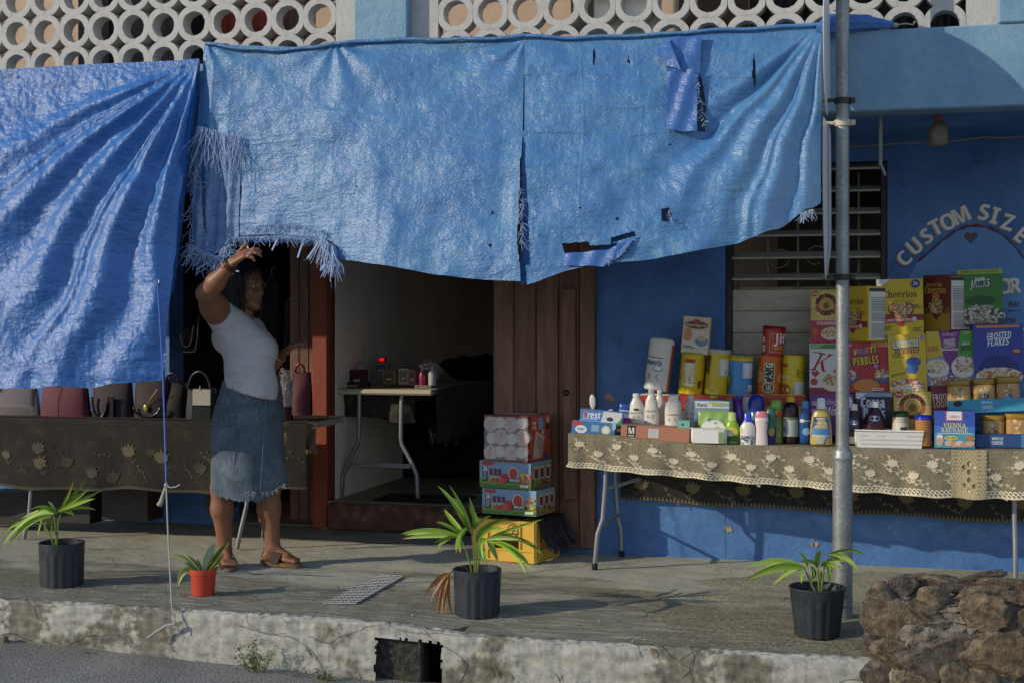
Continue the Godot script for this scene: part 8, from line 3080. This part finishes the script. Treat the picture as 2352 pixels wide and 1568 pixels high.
# ---------------------------------------------------------------- plants
func blade(mb: MB, a: Vector3, m: Vector3, b: Vector3, w: float, c0: Color, c1: Color, tip: Color, twist := 0.0) -> void:
	var rows := 9
	var prev := []
	for k in rows + 1:
		var t := float(k) / rows
		var p := a.lerp(m, t).lerp(m.lerp(b, t), t)
		var d := (m - a).lerp(b - m, t).normalized()
		var s := d.cross(Vector3(0.35, 0.1, 0.93)).normalized()
		s = s.rotated(d, 0.35 + twist)
		var up := s.cross(d).normalized()
		var half := w * pow(sin(PI * clampf(0.06 + 0.94 * t, 0.0, 1.0)), 0.7) * (1.0 - 0.25 * t)
		if k == rows:
			half = 0.0003
		var q := []
		for e in 5:
			var x := (e - 2) / 2.0
			mb.col = c0.lerp(c1, absf(x) * absf(x))
			mb.col = mb.col.lerp(tip, smoothstep(0.86, 1.0, t))
			mb.col.a = 1.0
			q.append(mb.add(p + s * half * x + up * half * 0.35 * absf(x)))
		if k:
			for e in 4:
				mb.quad(prev[e], prev[e + 1], q[e + 1], q[e])
		prev = q

func pot(o: Node3D, rt: float, rb: float, h: float, ribs: bool, m: Material) -> void:
	var mb := MB.new()
	var seg := 96
	mb.grid(seg, 12, func(s, t):
		var y: float = h * t
		var r := lerpf(rb, rt, t)
		var a: float = -TAU * s
		if ribs:
			var arch := smoothstep(0.88, 0.8, t + 0.06 * (1.0 - absf(sin(a * 8.0))))
			r -= 0.0035 * arch * smoothstep(0.55, 0.9, absf(cos(a * 8.0)))
		return Vector3(cos(a) * r, y, sin(a) * r), true)
	mb.grid(48, 3, func(s, t):
		var a: float = -TAU * s
		var r: float = [rt, rt + 0.003, rt - 0.001, rt - 0.004][int(round(t * 3))]
		return Vector3(cos(a) * r, h + [-0.006, -0.001, 0.003, -0.002][int(round(t * 3))], sin(a) * r), true)
	mb.grid(48, 2, func(s, t):
		var a: float = -TAU * s
		return Vector3(cos(a), 0, sin(a)) * (lerpf(rt, rb, 0.3 * t) - 0.004) + Vector3(0, h - h * 0.3 * t, 0), true)
	part("pot", mb, m, o)

func plant(o: Node3D, base: Vector3, zb: float, stems: Array, leaves: Array, c0: Color, c1: Color, tip: Color, wob: float) -> void:
	var k := 0
	for s in stems:
		var mb := MB.new()
		mb.col = lin(0.42, 0.5, 0.2)
		var pts = s.map(func(q): return P(q[0], q[1], zb) - base)
		mb.tube([pts[0], pts[0].lerp(pts[1], 0.6), pts[1].lerp(pts[2], 0.3), pts[2]], [0.006, 0.0048, 0.004, 0.003], 6)
		part("stem", mb, M.leaf, o)
	for l in leaves:
		var mb := MB.new()
		var dz: float = wob * sin(k * 2.4)
		var a := P(l[0], l[1], zb) - base
		var m := P(l[2], l[3], zb + dz * 0.5) - base
		var b := P(l[4], l[5], zb + dz) - base
		var q := rng.randf_range(0.75, 1.2)
		var g0 := Color(c0.r * q, c0.g * q, c0.b)
		var end := tip if rng.randf() < 0.5 else g0
		blade(mb, a, m, b, l[6] * px(l[0], zb) * 0.52, g0, Color(c1.r * q, c1.g * q, c1.b), end, rng.randf_range(-0.5, 0.5))
		part("leaf", mb, M.leaf, o)
		if k % 2 == 0:
			var mb2 := MB.new()
			var sh := Vector3(rng.randf_range(-0.02, 0.02), rng.randf_range(-0.025, 0.02), rng.randf_range(-0.06, 0.06))
			blade(mb2, a, m + sh * 0.7, b.lerp(a, rng.randf_range(0.0, 0.25)) + sh * 1.6, l[6] * px(l[0], zb) * 0.36, g0, Color(c1.r * q, c1.g * q, c1.b), tip, rng.randf_range(-0.6, 0.6))
			part("leaf", mb2, M.leaf, o)
		k += 1

func plants() -> void:
	var green := Color(0.19, 0.33, 0.03)
	var pale := Color(0.30, 0.42, 0.06)
	var brown := lin(0.55, 0.35, 0.18)
	var soil := mat(Color.WHITE, 0.95, ramp(mixmap([["mid", 1.0, 3, 3], ["fine", 0.6, 2, 2]]), [[0.0, "15110d"], [1.0, "4a3f33"]]), M.rough, 2.0, Vector3.ONE * 4)
	var defs := [
		["small palm in a black pot at the far left of the kerb", 141, 1342, 102, 96, 98, [[[127, 1256], [128, 1215], [122, 1178]], [[124, 1256], [110, 1215], [90, 1194]], [[130, 1256], [131, 1205], [142, 1168]]],
			[[122, 1180, 60, 1168, 4, 1256, 12], [118, 1184, 66, 1186, 22, 1250, 11], [100, 1190, 46, 1194, 7, 1246, 12], [95, 1193, 90, 1215, 86, 1232, 8], [105, 1195, 100, 1212, 108, 1226, 8], [112, 1190, 118, 1205, 116, 1222, 9], [125, 1174, 98, 1156, 70, 1170, 10], [128, 1176, 92, 1164, 46, 1192, 10], [140, 1166, 165, 1142, 197, 1098, 10], [140, 1167, 178, 1142, 204, 1120, 10], [142, 1168, 182, 1146, 222, 1134, 9], [143, 1170, 182, 1152, 218, 1144, 9], [142, 1172, 178, 1156, 211, 1168, 12], [136, 1172, 154, 1166, 170, 1184, 12], [130, 1180, 110, 1162, 84, 1164, 9], [140, 1168, 160, 1150, 186, 1130, 8], [126, 1178, 138, 1168, 152, 1160, 8]]],
		["leafy palm with a dead brown frond in a black pot on the kerb", 1096, 1414, 111, 102, 104, [[[1090, 1330], [1090, 1270], [1083, 1222]], [[1095, 1330], [1100, 1280], [1114, 1238]], [[1086, 1330], [1076, 1272], [1054, 1230]], [[1092, 1330], [1096, 1262], [1092, 1200]]],
			[[1083, 1225, 1046, 1150, 1004, 1114, 12], [1084, 1222, 1064, 1166, 1031, 1112, 12], [1088, 1215, 1090, 1180, 1077, 1140, 12], [1054, 1230, 985, 1208, 920, 1226, 13], [1054, 1232, 992, 1224, 922, 1237, 12], [1054, 1232, 1016, 1232, 1002, 1264, 11], [1072, 1212, 1050, 1230, 1058, 1272, 14], [1066, 1226, 1034, 1192, 1019, 1168, 13], [1076, 1218, 1062, 1190, 1049, 1166, 11], [1056, 1226, 1024, 1202, 1001, 1198, 11], [1054, 1232, 1030, 1222, 1000, 1246, 9], [1114, 1238, 1180, 1210, 1248, 1191, 9], [1097, 1222, 1128, 1194, 1168, 1191, 12], [1120, 1236, 1205, 1218, 1248, 1276, 14], [1122, 1240, 1196, 1252, 1220, 1311, 17], [1120, 1238, 1162, 1244, 1180, 1274, 13], [1112, 1236, 1094, 1250, 1112, 1295, 16], [1120, 1238, 1130, 1256, 1144, 1288, 14], [1096, 1240, 1104, 1206, 1122, 1210, 12], [1098, 1236, 1126, 1204, 1156, 1214, 11], [1092, 1216, 1094, 1196, 1090, 1174, 11], [1080, 1222, 1072, 1196, 1060, 1180, 9], [1116, 1238, 1150, 1230, 1200, 1240, 11], [1090, 1214, 1108, 1186, 1128, 1184, 9]]],
		["small palm in a ribbed black pot at the foot of the grey pole", 1878, 1464, 128, 104, 110, [[[1884, 1376], [1880, 1325], [1878, 1288]], [[1881, 1376], [1862, 1335], [1848, 1304]], [[1887, 1376], [1890, 1320], [1900, 1276]]],
			[[1848, 1302, 1784, 1270, 1706, 1306, 13], [1850, 1304, 1782, 1288, 1712, 1335, 19], [1852, 1304, 1816, 1298, 1788, 1333, 15], [1856, 1300, 1850, 1280, 1834, 1265, 11], [1876, 1302, 1872, 1276, 1886, 1264, 22], [1900, 1274, 1950, 1250, 1994, 1276, 8], [1902, 1272, 1948, 1266, 1972, 1309, 12], [1904, 1276, 1924, 1280, 1941, 1297, 9], [1897, 1288, 1910, 1308, 1906, 1340, 15], [1850, 1310, 1838, 1322, 1842, 1340, 7], [1864, 1300, 1876, 1316, 1868, 1330, 10], [1880, 1300, 1860, 1282, 1838, 1290, 10], [1884, 1300, 1900, 1284, 1918, 1286, 10], [1886, 1310, 1892, 1322, 1884, 1344, 9], [1890, 1296, 1912, 1290, 1934, 1308, 9]]]]
	for d in defs:
		var base := G(d[1], d[2])
		base = G(d[1], d[2], pave_h(base.x, base.z) - 0.003)
		base.y = pave_h(base.x, base.z) - 0.005
		var o := thing("potted_palm", d[0], "potted plant", base, 0.0, "potted palms along the kerb")
		var m := px(d[1], base.z)
		var h: float = d[5] * m
		pot(o, d[3] * m / 2, d[4] * m / 2 * (0.97 if d[4] < d[3] - 10 else 1.0), h, true, M.pot)
		var mb := MB.new()
		mb.grid(36, 6, func(s, t): return Vector3(cos(-TAU * s), 0, sin(-TAU * s)) * (d[3] * m / 2 - 0.006) * t + Vector3(0, h * 0.86 + 0.006 * sin(s * 40.0) * (1 - t), 0), true)
		part("soil", mb, soil, o)
		plant(o, base, base.z, d[6], d[7], green, pale, brown, 0.13)
		if d[1] == 1096:
			for q in [[1034, 1316, 1000, 1318, 973, 1374, 7], [1034, 1316, 1004, 1330, 985, 1390, 7], [1032, 1318, 1012, 1350, 1008, 1421, 8], [1032, 1318, 1016, 1360, 1024, 1424, 8], [1033, 1318, 1024, 1366, 1040, 1418, 8], [1034, 1318, 1008, 1340, 998, 1404, 6], [1034, 1318, 1020, 1350, 1014, 1414, 7], [1030, 1316, 1000, 1336, 990, 1352, 6]]:
				mb = MB.new()
				blade(mb, P(q[0], q[1], base.z + 0.02) - base, P(q[2], q[3], base.z + 0.04) - base, P(q[4], q[5], base.z + 0.05) - base, q[6] * m * 0.6, lin(0.55, 0.36, 0.2), lin(0.66, 0.45, 0.26), lin(0.5, 0.32, 0.2), rng.randf_range(-1.0, 1.0))
				part("dead_leaf", mb, M.leaf, o)
			mb = MB.new()
			mb.col = lin(0.3, 0.24, 0.16)
			mb.tube([P(1084, 1330, base.z) - base, P(1070, 1302, base.z) - base, P(1050, 1300, base.z + 0.01) - base, P(1033, 1317, base.z + 0.02) - base], 0.0028, 5)
			part("dead_stem", mb, M.leaf, o)
	# the red pot with a variegated plant
	var base := G(466, 1364)
	var o := thing("potted_plant", "small variegated spider plant in an orange-red plastic pot on the kerb", "potted plant", base)
	var m := px(466, base.z)
	pot(o, 29.5 * m, 26 * m, 58 * m, false, mat("b03a22", 0.45))
	var mb := MB.new()
	mb.grid(48, 2, func(s, t):
		var a: float = -TAU * s
		return Vector3(cos(a), 0, sin(a)) * (29.5 * m + [0.0, 0.0025, 0.0025][int(round(t * 2))]) + Vector3(0, [46.0, 47.0, 58.5][int(round(t * 2))] * m, 0), true)
	part("rim", mb, mat("b8402a", 0.45), o)
	mb = MB.new()
	mb.grid(24, 3, func(s, t): return Vector3(cos(-TAU * s), 0, sin(-TAU * s)) * 27.0 * m * t + Vector3(0, 50 * m, 0), true)
	part("soil", mb, soil, o)
	var vg := [[458, 1316, 424, 1262, 380, 1274, 9], [452, 1316, 416, 1290, 408, 1347, 17], [458, 1316, 444, 1290, 430, 1271, 9], [468, 1316, 478, 1262, 494, 1248, 17], [472, 1316, 496, 1268, 527, 1244, 14], [474, 1316, 498, 1288, 512, 1276, 10], [464, 1316, 452, 1290, 440, 1284, 9], [470, 1316, 486, 1290, 500, 1284, 9], [462, 1316, 462, 1296, 452, 1282, 9], [476, 1316, 492, 1306, 510, 1298, 8], [456, 1316, 440, 1300, 424, 1290, 10]]
	var k := 0
	for l in vg:
		mb = MB.new()
		blade(mb, P(l[0], l[1], base.z) - base, P(l[2], l[3], base.z + 0.03 * sin(k * 2.0)) - base, P(l[4], l[5], base.z + 0.06 * sin(k * 2.0)) - base, l[6] * m * 0.6, Color(0.06, 0.13, 0.03) if k != 3 else Color(0.42, 0.46, 0.40), Color(0.42, 0.42, 0.10) if k != 3 else Color(0.2, 0.28, 0.1), Color(0.35, 0.28, 0.1))
		part("leaf", mb, M.leaf, o)
		k += 1
	# weeds at the foot of the kerb
	for w in [["bushy green weed growing from the foot of the kerb", 592, 1512, 105, 72, 520], ["little weed growing from the kerb right of the bushy one", 748, 1532, 56, 30, 130]]:
		var wb := P(w[1], w[2], 2.2)
		wb.y = road_h(wb.x) - 0.005
		o = thing("weed", w[0], "weed", wb, 0.0, "weeds at the foot of the kerb")
		mb = MB.new()
		var st := MB.new()
		st.col = Color(0.10, 0.11, 0.03)
		m = px(w[1], 2.2)
		for j in 16:
			var tip := Vector3(rng.randf_range(-0.5, 0.5) * w[3] * m, rng.randf_range(0.3, 1.0) * w[4] * m, rng.randf_range(-0.02, 0.08))
			if j < 3:
				tip = Vector3(-0.12 * w[3] * m + 0.01 * j, w[4] * m * (1.15 - 0.1 * j), 0.0)
			var root := Vector3(tip.x * 0.4, 0, 0.01)
			st.tube([root, root.lerp(tip, 0.5) + Vector3(0, 0.006, 0.004), tip], 0.0011, 4)
			for q in int(w[5] / 16.0):
				var c := root.lerp(tip, rng.randf_range(0.2, 1.05)) + Vector3(rng.randf_range(-1, 1), rng.randf_range(-1, 1), rng.randf_range(-0.4, 1)) * 0.011
				var d := Vector3(rng.randf_range(-1, 1), rng.randf_range(-0.3, 1), rng.randf_range(-0.5, 1)).normalized() * rng.randf_range(0.007, 0.013)
				var s := d.cross(Vector3(rng.randf(), rng.randf(), rng.randf()).normalized()) * 0.42
				var g := rng.randf_range(0.5, 1.3)
				mb.col = Color(0.13 * g, 0.16 * g, 0.035 * g)
				mb.face([c, c + d * 0.5 + s, c + d, c + d * 0.5 - s])
		part("stem", st, M.leaf, o)
		part("foliage", mb, M.leaf, o, true)
	# grass blades by the drain
	for q in [[1135, 1545], [1150, 1550], [1290, 1560], [930, 1560], [715, 1500]]:
		var gb := P(q[0], q[1], 2.17)
		o = thing("grass_tuft", {1135: "thin grass tuft at the kerb right of the drain, left of two", 1150: "thin grass tuft at the kerb right of the drain, right of two", 1290: "thin grass tuft at the kerb below the middle palm's right", 930: "thin grass tuft in front of the drain", 715: "thin grass tuft between the two weeds"}[q[0]], "grass", gb, 0.0, "grass tufts at the kerb")
		mb = MB.new()
		for j in 7:
			blade(mb, Vector3(rng.randf_range(-0.01, 0.01), -0.02, 0), Vector3(rng.randf_range(-0.015, 0.015), 0.02, 0.01), Vector3(rng.randf_range(-0.05, 0.05), rng.randf_range(0.02, 0.05), 0.02), 0.0014, Color(0.2, 0.2, 0.07), Color(0.24, 0.22, 0.08), Color(0.3, 0.24, 0.12))
		part("blades", mb, M.leaf, o, true)

# ---------------------------------------------------------------- odds and ends
func small_things() -> void:
	# floor drain cover in the pavement
	var c := [G(742, 1386), G(818, 1386), G(926, 1324), G(868, 1321)]
	var o := thing("drain_grate", "grey metal slotted drain grate set in the pavement", "drain grate")
	var y := 0.0022
	var at := func(s: float, t: float) -> Vector3:
		var p: Vector3 = c[0].lerp(c[1], s).lerp(c[3].lerp(c[2], s), t)
		return Vector3(p.x, y, p.z)
	var grate_m := mat("b4b2aa", 0.7)
	var mb := MB.new()
	for k in 5:
		mb.tube([at.call(k / 4.0, 0.0), at.call(k / 4.0, 1.0)], 0.0035, 4)
	part("rail", mb, grate_m, o)
	for k in 19:
		mb = MB.new()
		mb.tube([at.call(0.0, k / 18.0), at.call(1.0, k / 18.0)], 0.0042, 4)
		part("bar", mb, grate_m, o)
	mb = MB.new()
	y = 0.0008
	mb.face([at.call(0.0, 0.0), at.call(1.0, 0.0), at.call(1.0, 1.0), at.call(0.0, 1.0)])
	part("pit", mb, mat("16130f", 0.95), o)
	# plastic jug hung from the soffit as a lamp cover, its wire, a pipe end
	o = thing("plastic_jug", "dirty clear plastic jug with orange cap hung upright under the balcony", "jug", P(2157, 336, 0.9))
	var m := px(2157, 0.9)
	mb = MB.new()
	mb.col = lin(0.56, 0.54, 0.47)
	mb.lathe([[0, 0], [18 * m, 0], [21 * m, 3 * m], [22 * m, 12 * m], [22 * m, 40 * m], [19 * m, 50 * m], [9 * m, 56 * m], [8.5 * m, 60 * m], [0, 60 * m]], 24, 1.0, 0.7, 2.6)
	part("body", mb, vmat(0.4, ramp(mixmap([["mid", 1.0, 2, 2], ["coarse", 0.6, 1, 1]]), [[0.0, "6a665c"], [0.5, "c0bcb0"], [1.0, "e8e6de"]]), null, 0, Vector3.ONE * 4), o)
	mb = MB.new()
	mb.col = lin(0.66, 0.27, 0.14)
	mb.lathe([[0, 59 * m], [9 * m, 59 * m, 1], [9.6 * m, 61 * m], [9.6 * m, 75 * m], [8 * m, 77 * m], [0, 77 * m]], 20)
	part("cap", mb, M.gloss, o)
	mb = MB.new()
	mb.tube([Vector3(0, 76 * m, 0), Vector3(0.0, BEAM_LOW - P(2157, 336, 0.9).y, 0)], 0.003, 5)
	part("hook", mb, M.dark_steel, o)
	mb = MB.new()
	var pts = []
	for q in [[1900, 342], [2000, 334], [2080, 330], [2157, 326], [2230, 320], [2262, 316], [2300, 318], [2352, 314], [2420, 312]]:
		pts.append(P(q[0], q[1], 0.86) + Vector3(0, rng.randf_range(-0.004, 0.004), 0))
	mb.tube(pts, 0.0045, 5)
	var w := MeshInstance3D.new()
	w.name = "wire"
	w.mesh = mb.mesh()
	w.material_override = mat("6b675c", 0.7)
	add_child(w, true)
	tag(w, "grey wire strung under the balcony past the plastic jug", "wire")
	mb = MB.new()
	mb.tube([P(2023, 262, 1.02), P(2023, 330, 1.02), P(2023, 380, 1.02)], 0.010, 8)
	mb.tube([P(2023, 376, 1.02), P(2030, 392, 1.02), P(2034, 402, 1.0)], 0.008, 6)
	w = MeshInstance3D.new()
	w.name = "hanger_pipe"
	w.mesh = mb.mesh()
	w.material_override = mat("8d8c84", 0.6, null, M.rough, 0.4, Vector3.ONE * 4)
	add_child(w, true)
	tag(w, "short flaking grey pipe hanging from the soffit above the window", "pipe")
	# bare plaster patches on the blue wall
	for q in [[1402, 908, 15, "flaked bare patch on the blue wall beside the brown door"], [1668, 1217, 12, "flaked bare patch low on the blue wall under the stall"], [1872, 1244, 9, "small flaked patch low on the blue wall near the pole"]]:
		o = thing("bare_patch", q[3], "bare plaster", Vector3.ZERO, 0.0, "flaked patches on the blue wall")
		for j in 4:
			mb = MB.new()
			var ctr := Vector2(q[0] + rng.randf_range(-0.8, 0.8) * q[2], q[1] + rng.randf_range(-0.9, 0.9) * q[2])
			var poly := PackedVector2Array()
			for e in ragged(ctr, q[2] * [0.62, 0.45, 0.3, 0.2][j], 11):
				var p := P(e.x, e.y, 0.003)
				poly.append(Vector2(p.x, p.y))
			mb.flat(poly, 0.0032 + 0.0004 * j)
			part("flake", mb, mat(["a89070", "9a8464", "b09a7c", "8f7a5c"][j], 0.9), o)
	# fallen leaves and a pebble in the gutter
	for q in [["dry orange leaf in the gutter between the two weeds", 684, 1519, 30, "a8672c"], ["dry orange leaf at the left foot of the bushy weed", 526, 1491, 16, "b06a3a"], ["pale dry leaf in the gutter below the black pot", 196, 1462, 26, "8a7458"]]:
		mb = MB.new()
		var p := P(q[1], q[2], 2.2)
		p.y = road_h(p.x) + 0.006
		m = px(q[1], 2.2)
		blade(mb, Vector3(-q[3] * m / 2, 0, 0), Vector3(0, 0.022, 0.01), Vector3(q[3] * m / 2, -0.004, 0.012), 0.012, Color(q[4]).srgb_to_linear(), Color(q[4]).srgb_to_linear() * 0.8, Color(q[4]).srgb_to_linear(), 1.0)
		w = MeshInstance3D.new()
		w.name = numbered("fallen_leaf")
		w.mesh = mb.mesh()
		w.material_override = M.leaf
		w.position = p
		add_child(w, true)
		tag(w, q[0], "fallen leaf", "fallen leaves in the gutter")
	mb = rock(2, Vector3(0.028, 0.026, 0.024), 55, ["8a8478", "a09a8c", "6e685c"])
	w = MeshInstance3D.new()
	w.name = "stone_chunk"
	w.mesh = mb.mesh()
	w.material_override = M.stone
	w.position = P(8, 1470, 2.18)
	w.position.y = road_h(w.position.x) + 0.012
	add_child(w, true)
	tag(w, "lump of broken concrete in the gutter at the far left", "stone")
	# a rag and twine hang below the bag table behind the woman's legs
	o = thing("hanging_rag", "pale rag hanging on twine between the woman's legs", "rag")
	mb = MB.new()
	mb.grid(8, 14, func(s, t): return P(596 + 14 * s - 5 * t, 1105 + 92 * t, 0.5) + Vector3(0, 0, 0.012 * sin(s * 7.0 + t * 4.0)))
	part("cloth", mb, mat("8a7a62", 0.9, null, M.rough, 0.6, Vector3.ONE * 3), o)
	mb = MB.new()
	mb.tube([P(600, 1190, 0.5), P(602, 1215, 0.5), P(600, 1240, 0.51), P(604, 1262, 0.52)], 0.0028, 5)
	part("twine", mb, M.rope, o)
	# grit and crumbs lying on the pavement edge and in the gutter
	mb = MB.new()
	for k in 420:
		var x := rng.randf_range(-2.6, 2.3)
		var gutter := rng.randf() < 0.55
		var z := 2.16 + absf(rng.randfn(0.0, 0.10)) if gutter else 2.07 - absf(rng.randfn(0.0, 0.35))
		if z < 0.3:
			continue
		var yy := road_h(x) - 0.012 if gutter else pave_h(x, z) - 0.002
		var sz := rng.randf_range(0.002, 0.007)
		var g := rng.randf_range(0.06, 0.42)
		mb.col = Color(g * 1.05, g, g * 0.85)
		mb.box(Vector3(x, yy + sz * 0.3, z), Vector3(sz * 1.5, sz * 0.8, sz), sz * 0.25, Basis.from_euler(Vector3(rng.randf() * 0.6, rng.randf() * TAU, rng.randf() * 0.6)))
	w = MeshInstance3D.new()
	w.name = "grit"
	w.mesh = mb.mesh()
	w.material_override = M.matte
	add_child(w, true)
	tag(w, "loose grit and crumbs scattered along the kerb and gutter", "grit")
	w.set_meta("kind", "stuff")
